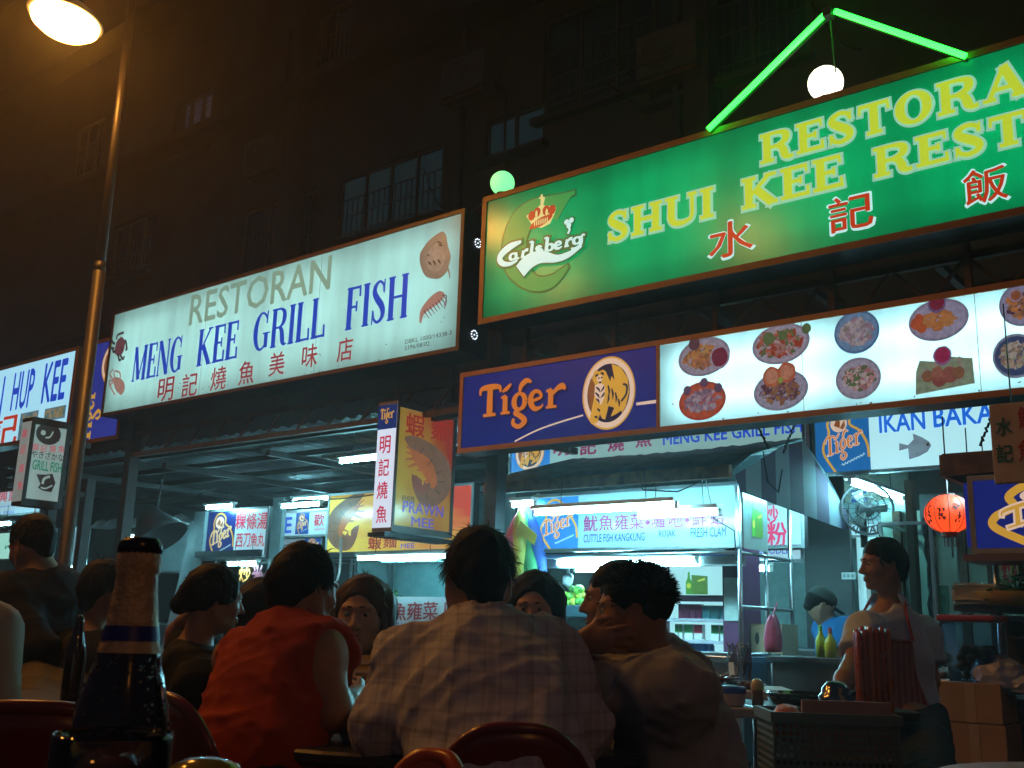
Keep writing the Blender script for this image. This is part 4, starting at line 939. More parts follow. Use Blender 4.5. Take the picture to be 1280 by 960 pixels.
PB.cjk('蝦麵', [pp(632, 222), pp(800, 255)], i_dred, (24, 28), bold=.04, lift=.008)
PB.text('PRAWN', pp(548, 800), pp(822, 765), i_bp, bold=.05); PB.text('MEE', pp(604, 893), pp(760, 850), i_bp, bold=.05); PB.text('粉蝦麵', pp(542, 728), pp(630, 698), i_dk, bold=.0)
PN.panel(b_dblue, 'badge_ground', z0=PN.h*.80, y=-.003)
S, w_ = word_gold()
PN.strokes(S, w_, 1.32, (.03, PN.h*.84), (PN.w-.03, PN.h*.97), i_gold2, px=False, zoff=-.46, lift=.006, name='brand_lettering')
PN.cjk('明記燒魚', [pp(437, 352), pp(428, 503), pp(418, 655), pp(413, 815)], i_rtx, (13.5, 22), bold=.035, lift=.005)
PN.merge_into(PB)
bm = bmesh.new()
tube(bm, [(.1, .1, PB.h+.03), (.1, .1, 3.0-PB.z0)], .012, 6); link('hanger', bm, m_dark, PB.root)
bm = bmesh.new(); tube(bm, [(PB.w-.1, .1, PB.h+.03), (PB.w-.1, .1, 3.0-PB.z0)], .012, 6); link('hanger', bm, m_dark, PB.root)
bm = bmesh.new(); box(bm, -.05, PB.w+.05, .02, .22, -.075, -.04); link('base_rail', bm, m_dark, PB.root)

# boards of the left stalls
def board(name, label, N, quad, face, depth=.08, edge=.012, trim=None):
    s = Sign(name, label, 'sign', N, quad=quad); s.case(m_dark, depth, edge=edge, medge=trim or m_grey); s.panel(face); return s
KT = board('stall_sign', 'blue lager badge and red noodle characters board in front of the grey stall', 8.4, ((258, 640), (334, 634), (334, 694), (258, 698)), f_white)
def pk(x, y): return 200+x/5.333, 640+y/5.333
x, z = KT.loc(*pk(498, 150)); tiger_badge(KT, .012, .012, x-.012, KT.h-.024, b_dblue, i_yel2)
KT.cjk('粿條湯', [pk(540, 60), pk(612, 60), pk(684, 58)], i_rtx, (13, 21), bold=.04); KT.cjk('西刀魚丸', [pk(530, 190), pk(580, 188), pk(628, 186), pk(675, 185)], i_rtx, (8.4, 17), bold=.03)
KT.text('FISH BALL NOODLE', pk(528, 268), pk(668, 246), i_btx)
ES = board('stall_sign', 'small white board with a blue letter E and a lager badge under two tubes', 9.0, ((350, 641), (411, 636), (411, 668), (350, 672)), f_white)
def pe(x, y): return 220+x/5.333, 500+y/5.333
ES.text('TEE', (331, 668), (366, 646), i_btx, bold=.06); x0, z0 = ES.loc(*pe(793, 905)); x1, z1 = ES.loc(*pe(893, 750)); tiger_badge(ES, x0, ES.h*.08, x1-x0, ES.h*.84, b_blue, i_yel2)
ES.cjk('歡', [pe(955, 800)], i_rtx, (13, 15), bold=.02); ES.text('Selamat', pe(920, 870), pe(995, 850), i_rtx)
E2 = board('stall_sign', 'lower blue board with a lager badge behind the sleeveless diner', 9.05, ((350, 674), (402, 671), (402, 694), (350, 697)), f_dimwhite)
x0, _ = E2.loc(380, 690); tiger_badge(E2, x0, .01, E2.w-x0-.01, E2.h-.02, b_blue, i_yel2)
PW = board('stall_sign', 'red and yellow prawn noodle board with a large curled prawn over the glass case', 8.5, ((410, 620), (590, 604), (590, 689), (410, 692)), prawn_face('prawn_board'), depth=.1)
PW.root.children[-1].data.materials[0] = MATS['prawn_board']
MATS['prawn_board'].node_tree.nodes['Principled BSDF'].inputs['Emission Strength'].default_value = .75
def pw(x, y): return 400+x/5.333, 640+y/5.333
def fmir(x, y):     # the same curled prawn turned the other way round
    return 412+(835-x)*.165, 615+(y-300)*.165
prawn_picture(PW, fmir, i_prawn, i_prawn2, i_ptail, 1.1)
PW.cjk('蝦麵', [pw(368, 205), pw(470, 195)], i_dred, (17, 17), bold=.04, lift=.008); PW.text('PRAWN\nMEE', pw(540, 243), pw(735, 158), i_bp, bold=.05, lift=.008)
MH = board('stall_sign', 'white roast fish board with red characters low at the left edge', 8.0, ((-60, 620), (52, 611), (52, 640), (-60, 650)), f_white)
MH.cjk('興記', [(4, 621), (17, 619)], i_rtx, (11, 14), bold=.03); MH.text('IKAN PANGGANG MEE', (-25, 637), (48, 628), i_btx); MH.text('GRILL FISH', (-15, 645), (18, 638), i_btx)
GG = board('stall_sign', 'green white board ending in GANG seen between the dark standing man and the lamp post', 9.0, ((-10, 668), (71, 660), (69, 694), (-10, 703)), lit('mint_board', (.40,.85,.72), .7))
GG.cjk('記燒', [(55, 671), (65, 668)], i_rtx, (7, 10), bold=.02); GG.text('PANGGANG', (6, 687), (66, 679), i_grn, bold=.04)
EB = board('stall_sign', 'plain grey green board with a dark letter E right of the lamp post', 9.0, ((84, 661), (99, 659), (99, 703), (84, 705)), f_dimwhite); EB.text('E', (88, 689), (92, 679), i_dk, bold=.05)
VB = board('stall_sign', 'dark green hanging board with two pale characters beside the letter E board', 8.8, ((100, 659), (112, 658), (111, 704), (99, 705)), lit('dark_green_board', (.03,.07,.06), .5)); VB.cjk('燒魚', [(105, 673), (105, 690)], i_cream, (8, 13), bold=.02)

# stall bodies
def glass_case(parent, x0, x1, y0, y1, z0, z1):
    bm = bmesh.new(); t = .012
    for x in (x0, x1):
        for y in (y0, y1): box(bm, x-t, x+t, y-t, y+t, z0, z1)
    for z in (z0, z1):
        for y in (y0, y1): box(bm, x0+t, x1-t, y-t, y+t, z-t, z+t)
        for x in (x0, x1): box(bm, x-t, x+t, y0+t, y1-t, z-t, z+t)
    link('case_frame', bm, m_steel, parent)
    bm = bmesh.new(); box(bm, x0+t, x1-t, y0-.002, y0+.002, z0+t, z1-t); link('case_glass', bm, glassy('case_glass'), parent)
k0 = F(340, 700, 8.25)
st = facade_root('food_stall', -12.0, 8.3, 0, 'grey metal stall with a sloping side panel under the red noodle characters', 'stall')
bm = bmesh.new(); box(bm, 0, 1.5, 0, .7, 0, .85, bev=.01); link('counter', bm, m_steel, st)
glass_case(st, .0, 1.2, .05, .65, .87, 1.75)
bm = bmesh.new(); vs = [(-.75, .05, .5), (-.02, .05, .5), (-.02, .05, 2.4), (-.25, .05, 2.4)]; f = [bm.verts.new(v) for v in vs]; g = [bm.verts.new((v[0], v[1]+.05, v[2])) for v in vs]
bm.faces.new(f); bm.faces.new(g[::-1])
for i in range(4): bm.faces.new((f[i], f[(i+1) % 4], g[(i+1) % 4], g[i]))
link('side_panel', bm, mat('pale_blue_grey_panel', (.42,.50,.52), rough=.5, var=.3), st)
xu = F(337, 680, 8.32)[0]+12.0; bm = bmesh.new(); box(bm, xu, xu+.2, .02, .08, .87, 2.5); link('upright_panel', bm, MATS['pale_blue_grey_panel'], st)
bm = bmesh.new(); box(bm, -.1, 1.25, .0, .06, 1.78, 1.86); link('header_rail', bm, m_dark, st)
sg = Sign('window_lettering', 'orange and dark red characters painted on the glass of the grey stall', 'lettering', 8.33, rect=(-11.6, -10.9, 1.3, 1.75))
sg.cjk('炒', [pk(565, 415)], mat('orange_glow_paint', (.6,.2,.03), emit=(.5,.18,.03), es=.35), (15, 21), bold=.05, name='character'); sg.cjk('米粉', [pk(650, 415), pk(690, 470)], mat('wine_glow_paint', (.2,.02,.04), emit=(.16,.02,.04), es=.3), (14, 26), bold=.05, name='character')  # paints given a glow of their own in place of light on them
st2 = facade_root('food_stall', -9.9, 8.35, 0, 'prawn noodle stall with a chrome glass case over a white lettered front', 'stall')
bm = bmesh.new(); box(bm, 0, 2.5, .03, .8, 0, 1.02, bev=.01); link('counter', bm, m_steel, st2)
for a, b in ((.05, .72), (.80, 2.4)): glass_case(st2, a, b, .08, .7, 1.04, 1.72)
bm = bmesh.new(); box(bm, 0, 2.5, .85, .9, 1.0, 2.6); link('back_panel', bm, MATS['pale_blue_grey_panel'], st2)
bm = bmesh.new(); box(bm, -.05, 2.5, .0, .05, 1.74, 1.80); link('header_rail', bm, m_steel, st2)
FP = Sign('stall_front_board', 'white board lettered CUTTLE FISH KANGKUNG in red and blue on the prawn stall front', 'sign', 8.33, quad=((470, 748), (606, 744), (606, 830), (470, 836)))
FP.panel(mat('white_laminate', (.62,.62,.66), rough=.4, var=.12)); bm = bmesh.new(); box(bm, 0, FP.w, .003, .02, 0, FP.h); link('backing', bm, m_grey, FP.root)
p_red = mat('red_paint', (.42,.02,.03), rough=.5); p_blue = mat('blue_paint', (.05,.07,.36), rough=.5)
FP.cjk('魷魚雍菜囉吔', [pw(425, 662), pw(528, 662), pw(632, 660), pw(738, 658), pw(880, 660), pw(980, 660)], p_red, (19, 23), bold=.035); FP.text('CUTTLE FISH KANGKUNG', pw(330, 785), pw(785, 745), p_blue, bold=.04)
FP.cjk('豆腐', [pw(580, 850), pw(690, 845)], p_red, (19, 23), bold=.035)
# food in that case
gv = facade_root('leafy_greens', -8.9, 8.75, 1.06, 'heap of bright green leafy vegetables in the prawn stall case', 'vegetables')
bm = bmesh.new()
for k in range(420):
    a, r = random.uniform(0, 6.28), random.random()**.5*.3; c = Vector((math.cos(a)*r*1.1, math.sin(a)*r*.5, .04+random.random()*(.36-.9*r*.8)))
    u = Vector((random.gauss(0,1), random.gauss(0,1), random.gauss(0,1))).normalized()*.035; v = u.cross(Vector((random.gauss(0,1), random.gauss(0,1), random.gauss(0,1)))).normalized()*.03
    bm.faces.new([bm.verts.new(c+p) for p in (-u, v, u, -v)])
link('leaf', bm, mat('leaf_green', (.06,.22,.03), rough=.5, var=.5, scale=20), gv, recalc=False)
nd = facade_root('noodle_pile', -8.35, 8.72, 1.055, 'pale mound of noodles beside the greens in the prawn stall case', 'noodles')
bm = bmesh.new(); blob(bm, (0, 0, .11), (.36, .2, .15), 3, .02); link('mound', bm, mat('pale_noodle', (.55,.47,.42), rough=.6, var=.4, scale=30, bump=.6), nd, smooth=True)
hk = facade_root('steel_hook', -9.12, 8.2, 1.5, 'white metal hook hanging in front of the prawn stall glass', 'hook')
bm = bmesh.new(); tube(bm, [(0, 0, .45), (0, 0, .05), (-.03, 0, -.03), (-.1, 0, -.05), (-.15, 0, -.01)], .014, 8); link('rod', bm, m_whitepaint, hk)
for k, (px, py, c, lab) in enumerate(((432, 715, (.32,.16,.03), 'orange sauce bottle in the prawn stall case'), (424, 717, (.05,.15,.05), 'green bottle in the prawn stall case'), (466, 716, (.40,.20,.08), 'amber sauce jar in the prawn stall case'))):
    s, z = F(px, py, 8.75); b_ = facade_root('sauce_bottle', s, 8.75, 1.05, lab, 'bottle', 'bottles in the prawn stall case')
    bm = bmesh.new(); lathe(bm, [(0, 0), (.04, 0), (.042, .02), (.042, .22), (.018, .3), (.018, .34), (0, .34)], 14); link('body', bm, mat('sauce_%d' % k, c, rough=.15, spec=.6), b_, smooth=True)
    bm = bmesh.new(); lathe(bm, [(.02, .335), (.021, .37), (0, .372)], 12); link('cap', bm, p_red if k == 0 else m_whitepaint, b_)
# far-left stalls, barely seen
st3 = facade_root('food_stall', -15.0, 8.4, 0, 'dim far left stall with a pale back and steel counter', 'stall')
bm = bmesh.new(); box(bm, 0, 2.6, 0, .7, 0, .9, bev=.01); link('counter', bm, m_steel, st3)
bm = bmesh.new(); box(bm, 0, 2.6, .75, .8, .9, 2.4); link('back_panel', bm, MATS['pale_blue_grey_panel'], st3)
glass_case(st3, .1, 2.4, .05, .6, .92, 1.6)
bm = bmesh.new()
for k in range(7): lathe(bm, [(0, .14), (.09, .1), (.16, .0), (.155, .0), (.085, .09), (0, .13)], 16, c=(.15+k*.34, .1, 2.28))
link('scalloped_trim', bm, m_whitepaint, st3, smooth=True)
cw = facade_root('angled_lamp_hood', *(lambda a: (a[0], 7.4, a[1]))(F(193, 660, 7.4)), 'big dark tilted hood hanging over the bottle under the canopy', 'hood')
bm = bmesh.new(); lathe(bm, [(.0, .2), (.16, .2), (.17, .16), (.36, -.17), (.34, -.17), (.15, .14), (0, .16)], 24); o = link('hood', bm, m_dark, cw, smooth=True); o.rotation_euler = (.2, -.6, 0)
bm = bmesh.new(); tube(bm, [(0, 0, .15), (0, .05, .75)], .015, 6); link('stem', bm, m_dark, cw)

# ================================================================== CUTTLEFISH STALL
CS = facade_root('food_stall', -5.36, 7.0, 0, 'chrome framed cuttlefish stall with a rusty awning and striped side cloth', 'stall')
def cl(px, py, N=7.0):
    s, z = F(px, py, N); return s+5.36, z
w_ = 1.86; sideN = SP(988, 700, -3.5)[0]-7.0; sideN = min(max(sideN, .8), 1.5)
zt = cl(800, 618)[1]+.04; zs = cl(800, 688)[1]
bm = bmesh.new()
for x in (0, w_):
    for y in (0, sideN): tube(bm, [(x, y, .02), (x, y, zt+.02)], .018, 8)
tube(bm, [(w_, sideN*.5, .02), (w_, sideN*.5, zt)], .016, 8)
for z in (zs-.03, zs-.42, .86, zt):
    for x in (0, w_): tube(bm, [(x, .018, z), (x, sideN-.018, z)], .014, 8)
    if z != zs-.42: tube(bm, [(.018, sideN, z), (w_-.018, sideN, z)], .014, 8)
tube(bm, [(.018, -.0, zs-.03), (w_-.018, -.0, zs-.03)], .016, 8); tube(bm, [(.018, 0, .86), (w_-.018, 0, .86)], .014, 8)
link('frame', bm, m_steel, CS, smooth=True)
bm = bmesh.new(); box(bm, -.02, w_+.02, -.03, .55, .80, .845, bev=.006); box(bm, .03, w_-.03, .02, .5, .12, .80); link('counter', bm, m_steel, CS)
bm = bmesh.new(); box(bm, .02, w_-.02, .10, .14, zs-.12, zs-.045); link('valance', bm, mat('pale_aluminium', (.6,.62,.62), rough=.35, var=.2, metal=.5), CS)
# awning
ze = cl(760, 600, 6.62)[1]; rid = SP(1003, 548, -3.34); bk = SP(1058, 640, -3.34); yr, zr = rid[0]-7.0, rid[1]; yb, zb = bk[0]-7.0, bk[1]
bm = bmesh.new(); X0, X1 = -.22, 2.02; nseg = 40
prof = [(-.40, ze), (-.1, ze+(zr-ze)*.38), (yr*.55, ze+(zr-ze)*.75), (yr, zr), ((yr+yb)/2, (zr+zb)/2+.03), (yb, zb)]
vs = [[bm.verts.new((X0+(X1-X0)*k/nseg, y, z+random.uniform(-.008, .008)-.02*math.sin(math.pi*k/nseg))) for k in range(nseg+1)] for y, z in prof]
for a, b in zip(vs, vs[1:]):
    for k in range(nseg): bm.faces.new((a[k], a[k+1], b[k+1], b[k]))
o = link('awning_sheet', bm, mat('stained_awning_sheet', (.06,.10,.11), rough=.6, var=.6, scale=7, second=(.012,.018,.02)), CS, smooth=True, recalc=False)
md = o.modifiers.new('Solidify', 'SOLIDIFY'); md.thickness = .006; md.offset = 1
bm = bmesh.new(); box(bm, X0, X1, -.46, -.41, ze-.055, ze+.035); link('awning_beam', bm, mat('rusty_beam', (.40,.15,.05), rough=.7, var=1, scale=9, second=(.07,.03,.03), bump=.4), CS)
def striped(name, axis, cols, freq, ph=0):
    if name in MATS: return MATS[name]
    m = mat(name, cols[0], rough=.7, var=0); nt = m.node_tree; b = nt.nodes['Principled BSDF']
    tc = nt.nodes.new('ShaderNodeTexCoord'); sx = nt.nodes.new('ShaderNodeSeparateXYZ'); nt.links.new(tc.outputs['Object'], sx.inputs[0])
    mu = nt.nodes.new('ShaderNodeMath'); mu.operation = 'MULTIPLY_ADD'; mu.inputs[1].default_value = freq; mu.inputs[2].default_value = ph; nt.links.new(sx.outputs[axis], mu.inputs[0])
    fr_ = nt.nodes.new('ShaderNodeMath'); fr_.operation = 'FRACT'; nt.links.new(mu.outputs[0], fr_.inputs[0])
    gt = nt.nodes.new('ShaderNodeMath'); gt.operation = 'GREATER_THAN'; gt.inputs[1].default_value = .5; nt.links.new(fr_.outputs[0], gt.inputs[0])
    mx = nt.nodes.new('ShaderNodeMix'); mx.data_type = 'RGBA'; mx.inputs[6].default_value = (*cols[0], 1); mx.inputs[7].default_value = (*cols[1], 1)
    nt.links.new(gt.outputs[0], mx.inputs[0])
    no = nt.nodes.new('ShaderNodeTexNoise'); no.inputs['Scale'].default_value = 5; no.inputs['Detail'].default_value = 5
    m2 = nt.nodes.new('ShaderNodeMix'); m2.data_type = 'RGBA'; m2.blend_type = 'MULTIPLY'; m2.inputs[0].default_value = .5
    nt.links.new(mx.outputs[2], m2.inputs[6]); nt.links.new(no.outputs[1], m2.inputs[7]); nt.links.new(m2.outputs[2], b.inputs['Base Color'])
    return m
ec = SP(917, 590, -3.34)
bm = bmesh.new(); pts = [(-.38, ze-.03), (yr*.5, ze+(zr-ze)*.70), (yr, zr-.02), (yb, zb-.02), (yb-.02, zb-.16), (-.30, ze-.14)]
f = [bm.verts.new((X1+.004, *p)) for p in pts]; g = [bm.verts.new((X1+.012, *p)) for p in pts]
a = bm.faces.new(f); b = bm.faces.new(g[::-1])
for i in range(len(pts)): bm.faces.new((f[i], f[(i+1) % len(pts)], g[(i+1) % len(pts)], g[i]))
link('striped_side_cloth', bm, striped('purple_white_stripes', 1, ((.24,.27,.29), (.07,.04,.09)), 2.0, .45), CS)
bm = bmesh.new()
for a, b in (((790, 600), (792, 614)), ((905, 598), (908, 622))): pass
tube(bm, [(1.2, -.38, ze), (1.3, -.42, ze-.10), (1.55, -.35, ze-.12), (1.7, -.2, ze-.02), (1.72, -.12, ze-.3), (1.85, -.06, zs+.12), (1.86, -.05, zs-.1)], .006, 5)
tube(bm, [(2.04, .05, ze+.2), (2.05, .1, ze-.02), (2.06, .25, ze-.08), (2.05, .35, ze+.1)], .006, 5); link('cable', bm, m_black, CS)

CB = Sign('stall_sign', 'bright white board lettered ROJAK and FRESH CLAM on the chrome cuttlefish stall', 'sign', 6.985, quad=((668, 625), (921, 600), (922, 681), (668, 689)))
CB.case(m_steel, .10, edge=.01, medge=m_steel); CB.panel(lit('bright_board', (.46,.86,.98), .30, var=.12, base=.34))
def pu(x, y): return 620+x/5.333, 640+y/5.333
def pv(x, y): return 820+x/5.333, 640+y/5.333
x1, _ = CB.loc(*pu(548, 200)); tiger_badge(CB, .012, .012, x1-.012, CB.h-.03, lit('badge_bright_blue', (.02,.20,.62), .75, var=.2), i_or)
i_pink = mat('pink_text', (.20,.012,.10), rough=.5, emit=(.5,.04,.3), es=.28, var=.1, sample=False)
i_cbl = mat('board_blue_text', (.004,.03,.20), rough=.5, emit=(.0,.06,.5), es=.25, var=.1, sample=False)
CB.cjk('魷魚雍菜囉吔鮮蛤', [pu(632, 78), pu(735, 72), pu(840, 68), pu(940, 64), pu(1085, 55), pu(1198, 50), pv(288, 42), pv(408, 36)], i_pink, (18, 20), bold=.035)
CB.cjk('··', [pu(1012, 70), pv(208, 54)], i_pink, (7, 7), bold=.12); CB.cjk('水記', [pu(985, -20), pu(1105, -25)], i_pink, (17, 18), bold=.035)
CB.text('CUTTLE FISH KANGKUNG', pu(585, 205), pu(993, 135), i_cbl, bold=.03); CB.text('ROJAK', pu(1086, 182), pu(1200, 118), i_cbl, bold=.03); CB.text('FRESH CLAM', pv(232, 172), pv(468, 96), i_cbl, bold=.03)
# poster on the stall's side, with a green bottle and carton
SB = Sign('side_poster', 'grey green side poster of a green beer bottle and carton on the chrome stall', 'poster', -3.48, rect=(7.03, 7.03+sideN*.46, zs, zt-.03), side=True)
SB.panel(lit('side_poster_ground', (.20,.36,.36), .42, var=.3)); i_bottle = ink('beer_green_print', (.06,.40,.05), .7); i_carton = ink('carton_green_print', (.10,.36,.06), .6, var=.5); i_lime = ink('lime_label_print', (.45,.70,.08), .8)
def ad(sg, x0, z0, w, h):
    bm = bmesh.new(); flat_poly(bm, [(x0+.26*w, z0), (x0+w, z0), (x0+w, z0+.8*h), (x0+.26*w, z0+.86*h)], -.004); link('carton_print', bm, i_carton, sg.root)
    bm = bmesh.new(); flat_poly(bm, [(x0+a*w, z0+b*h) for a, b in ((0, 0), (.26, 0), (.28, .55), (.2, .72), (.18, 1), (.1, 1), (.08, .72), (0, .55))], -.006); link('bottle_print', bm, i_bottle, sg.root)
    bm = bmesh.new(); flat_ellipse(bm, x0+.14*w, z0+.38*h, .10*w, .12*h, -.008); ribbon(bm, [(x0+.55*w, z0+.58*h, .06*h), (x0+.88*w, z0+.68*h, .10*h)], -.008); link('label_print', bm, i_lime, sg.root, recalc=False)
ad(SB, SB.w*.32, SB.h*.22, SB.w*.45, SB.h*.55)
# shelves with cigarettes and bottles
c0, c1 = F(822, 705, 7.55), F(905, 838, 7.55)
SC = facade_root('display_cabinet', c0[0]-.05, 7.55, .846, 'purple edged lit display cabinet of cigarette packs and small blue bottles', 'cabinet')
cw_, cz = c1[0]-c0[0]+.05, lambda py: F(865, py, 7.55)[1]-.846
m_purp = mat('dark_purple_laminate', (.10,.02,.07), rough=.4, var=.25)
m_case = lit('glowing_cabinet_back', (.40,.85,.92), .8, var=.15)  # back panel glows by itself to brighten the cabinet
z0, z1 = cz(842), cz(703)
bm = bmesh.new(); box(bm, 0, cw_, .28, .30, z0, z1); link('back', bm, m_case, SC)
bm = bmesh.new(); e = .035
for za in (z0, cz(822), cz(802), cz(775), cz(748), z1): box(bm, .0, cw_, .0, .28, za-.012, za+.012)
link('shelf', bm, mat('shelf_edge', (.45,.42,.5), rough=.4, var=.2), SC)
bm = bmesh.new(); box(bm, -.03, -.001, -.004, .3, z0-.02, z1+.02); box(bm, cw_+.001, cw_+.03, -.004, .3, z0-.02, z1+.02); box(bm, -.03, cw_+.03, -.012, -.005, z1-.03, z1+.02); box(bm, -.03, cw_+.03, -.012, -.005, cz(752), cz(744)); link('frame', bm, m_purp, SC)
pA = Sign('x', None, None, 7.75, rect=(c0[0], c1[0], .846+cz(745), .846+z1-.03)); ad(pA, pA.w*.26, .02, pA.w*.34, pA.h*.78); pA.merge_into(type('o', (), dict(root=SC)))
def packs(z, n, x0, x1, h, cols, dep=.05, name='cigarette_pack'):
    for k in range(n):
        x = x0+(x1-x0)*(k+.5)/n; w = (x1-x0)/n*.42; c = cols[k % len(cols)]
        p = empty(name, SC.matrix_world @ Vector((0,0,0)), -PHI); p.location = W(c0[0]-.05+x, 7.55+.10, .846+z+.0125)
        tag(p, '%s pack on the %s shelf of the purple cabinet' % (c[1], c[2]), 'cigarette pack', 'packs on the cabinet shelves')
        bm = bmesh.new(); box(bm, -w, w, 0, dep, 0, h, bev=.002); link('box', bm, c[0], p)
        if len(c) > 3:
            bm = bmesh.new(); box(bm, -w*.92, w*.92, -.004, -.001, h*.45, h*.97); link('flash', bm, c[3], p)
bpy.context.view_layer.update()
mp_ = {k: mat('pack_'+k, v, rough=.4, var=.1) for k, v in dict(maroon=(.30,.03,.10), white=(.75,.75,.75), green=(.03,.30,.08), red=(.45,.03,.05), teal=(.06,.25,.28)).items()}
hP = cz(755)-cz(775)
packs(cz(775), 4, .18, cw_*.62, hP*.92, [(mp_['maroon'], 'maroon', 'upper')]); packs(cz(775), 3, cw_*.62, cw_*.98, hP*.85, [(mp_['teal'], 'dark teal', 'upper')])
hP = (cz(780)-cz(802))
packs(cz(802), 2, .15, cw_*.35, hP*.9, [(mp_['white'], 'green flashed white left', 'middle', mp_['green'])]); packs(cz(802), 1, cw_*.36, cw_*.50, hP*.9, [(mp_['white'], 'white and bright green', 'middle', mp_['green'])]); packs(cz(802), 1, cw_*.5, cw_*.64, hP*.9, [(mp_['white'], 'white and red', 'middle', mp_['red'])]); packs(cz(802), 2, cw_*.74, cw_*.99, hP*.9, [(mp_['white'], 'green flashed white right', 'middle', mp_['green'])])
for k in range(6):
    x = .16+k*(cw_*.5)/6; b_ = empty('blue_bottle', W(c0[0]-.05+x+.04, 7.66, .846+cz(822)+.0125), -PHI, 'small pale blue bottle in the row on the cabinet shelf', 'bottle', 'blue bottles in a row')
    bm = bmesh.new(); lathe(bm, [(0, 0), (.033, 0), (.034, .08), (.02, .105), (.014, .115), (0, .115)], 12); link('body', bm, mat('blue_bottle_plastic', (.12,.32,.75), rough=.2, var=.2), b_, smooth=True)
    bm = bmesh.new(); lathe(bm, [(.016, .114), (.016, .13), (0, .131)], 10); link('cap', bm, m_whitepaint, b_)
packs(cz(840), 3, .2, cw_*.5, .09, [(mp_['maroon'], 'maroon lowest', 'bottom')]); packs(cz(840), 2, cw_*.5, cw_*.75, .09, [(mp_['white'], 'white lowest', 'bottom', mp_['red'])])
bm = bmesh.new(); a = F(903, 700, 7.5); b = F(925, 700, 7.5); box(bm, 0, b[0]-a[0], 0, .3, -.2, 1.06); o = link('purple_pillar', bm, m_purp); o.location = W(a[0]+.02, 7.50, .846); o.rotation_euler.z = -PHI; tag(o, 'dark purple pillar right of the lit cabinet with a taped paper sheet', 'pillar')
PS = Sign('paper_sheet', 'pale paper sheet taped to the dark purple pillar', 'paper', 7.485, quad=((905, 721), (925, 723), (925, 776), (905, 776))); PS.panel(mat('paper', (.42,.46,.44), rough=.8, var=.25, scale=12))
bm = bmesh.new(); box(bm, 0, PS.w, .001, .004, 0, PS.h); link('backing', bm, MATS['paper'], PS.root)
# limes
c = F(724, 757, 7.35); lb = facade_root('lime_tray', c[0], 7.35, c[1]-.10, 'dark tray heaped with green and yellow limes on the cuttlefish stall', 'tray')
bm = bmesh.new(); box(bm, -.17, .24, -.14, .2, 0, .10, bev=.01); link('tray', bm, mat('dark_teal_plastic', (.03,.07,.09), rough=.4), lb)
lr = [mat('lime_green', (.16,.42,.03), rough=.35, var=.3, scale=9), mat('lime_yellow', (.52,.52,.06), rough=.35, var=.3, scale=9), mat('lime_dark', (.08,.30,.03), rough=.35, var=.3)]
names = ['green', 'yellow', 'dark green']
for k in range(36):
    lay = 0 if k < 18 else 1 if k < 29 else 2
    x = random.uniform(-.13+lay*.02, .2-lay*.03); y = random.uniform(-.10+lay*.03, .10); r = random.uniform(.030, .040); ci = random.randrange(3)
    if k % 5 == 0: ci = 1
    o = None; bm = bmesh.new(); blob(bm, (0, 0, 0), (r, r, r*1.08), 2, .01); o = link('lime', bm, lr[ci], None, smooth=True)
    o.location = W(c[0]+x, 7.35+y, c[1]+.02+lay*.055+random.uniform(-.01, .01))
    tag(o, '%s lime in the heap on the dark tray' % names[ci], 'lime', 'heap of limes')
bg_ = facade_root('plastic_bag', *(lambda a: (a[0], 7.25, a[1]-.08))(F(710, 722, 7.25)), 'small clear plastic bag tied above the limes', 'bag')
bm = bmesh.new(); blob(bm, (0, 0, .06), (.05, .04, .06), 2, .15); tube(bm, [(0, 0, .12), (.01, 0, .2)], [.015, .004], 6); link('bag', bm, mat('milky_plastic', (.6,.65,.65), rough=.25, var=.2), bg_, smooth=True)

# folded umbrella
u = F(655, 655, 6.95); um = facade_root('folded_umbrella', u[0], 6.95, 0, 'folded beach umbrella in red, blue, yellow and green cloth left of the cuttlefish stall', 'umbrella')
um_c = [mat('umb_'+k, v, rough=.6, var=.3) for k, v in dict(blue=(.03,.10,.45), red=(.42,.04,.08), yellow=(.50,.42,.05), green=(.03,.25,.08), violet=(.14,.05,.25)).items()]
bm = bmesh.new(); tube(bm, [(0, 0, 0), (0, 0, 2.05)], .02, 8); link('pole', bm, m_steel, um)
for k in range(9):
    a = 2*math.pi*k/9; bm = bmesh.new(); pts = []
    for t in range(9):
        tt = t/8; r = .03+.11*math.sin(tt*2.2)+.03*math.sin(k*2+tt*5); pts.append((math.cos(a+tt*.5)*r, math.sin(a+tt*.5)*r, 2.0-1.05*tt))
    tube(bm, pts, [.015, .05, .065, .07, .075, .075, .07, .06, .03], 7); link('cloth_panel', bm, um_c[k % 5], um, smooth=True)
bm = bmesh.new(); vs = [bm.verts.new(p) for p in ((.02, -.16, 1.72), (.12, -.2, 1.86), (.26, -.16, 1.74), (.22, -.14, 1.66), (.12, -.17, 1.74))]; bm.faces.new(vs)
o = link('cloth_flap', bm, um_c[2], um); o.modifiers.new('Solidify', 'SOLIDIFY').thickness = .008

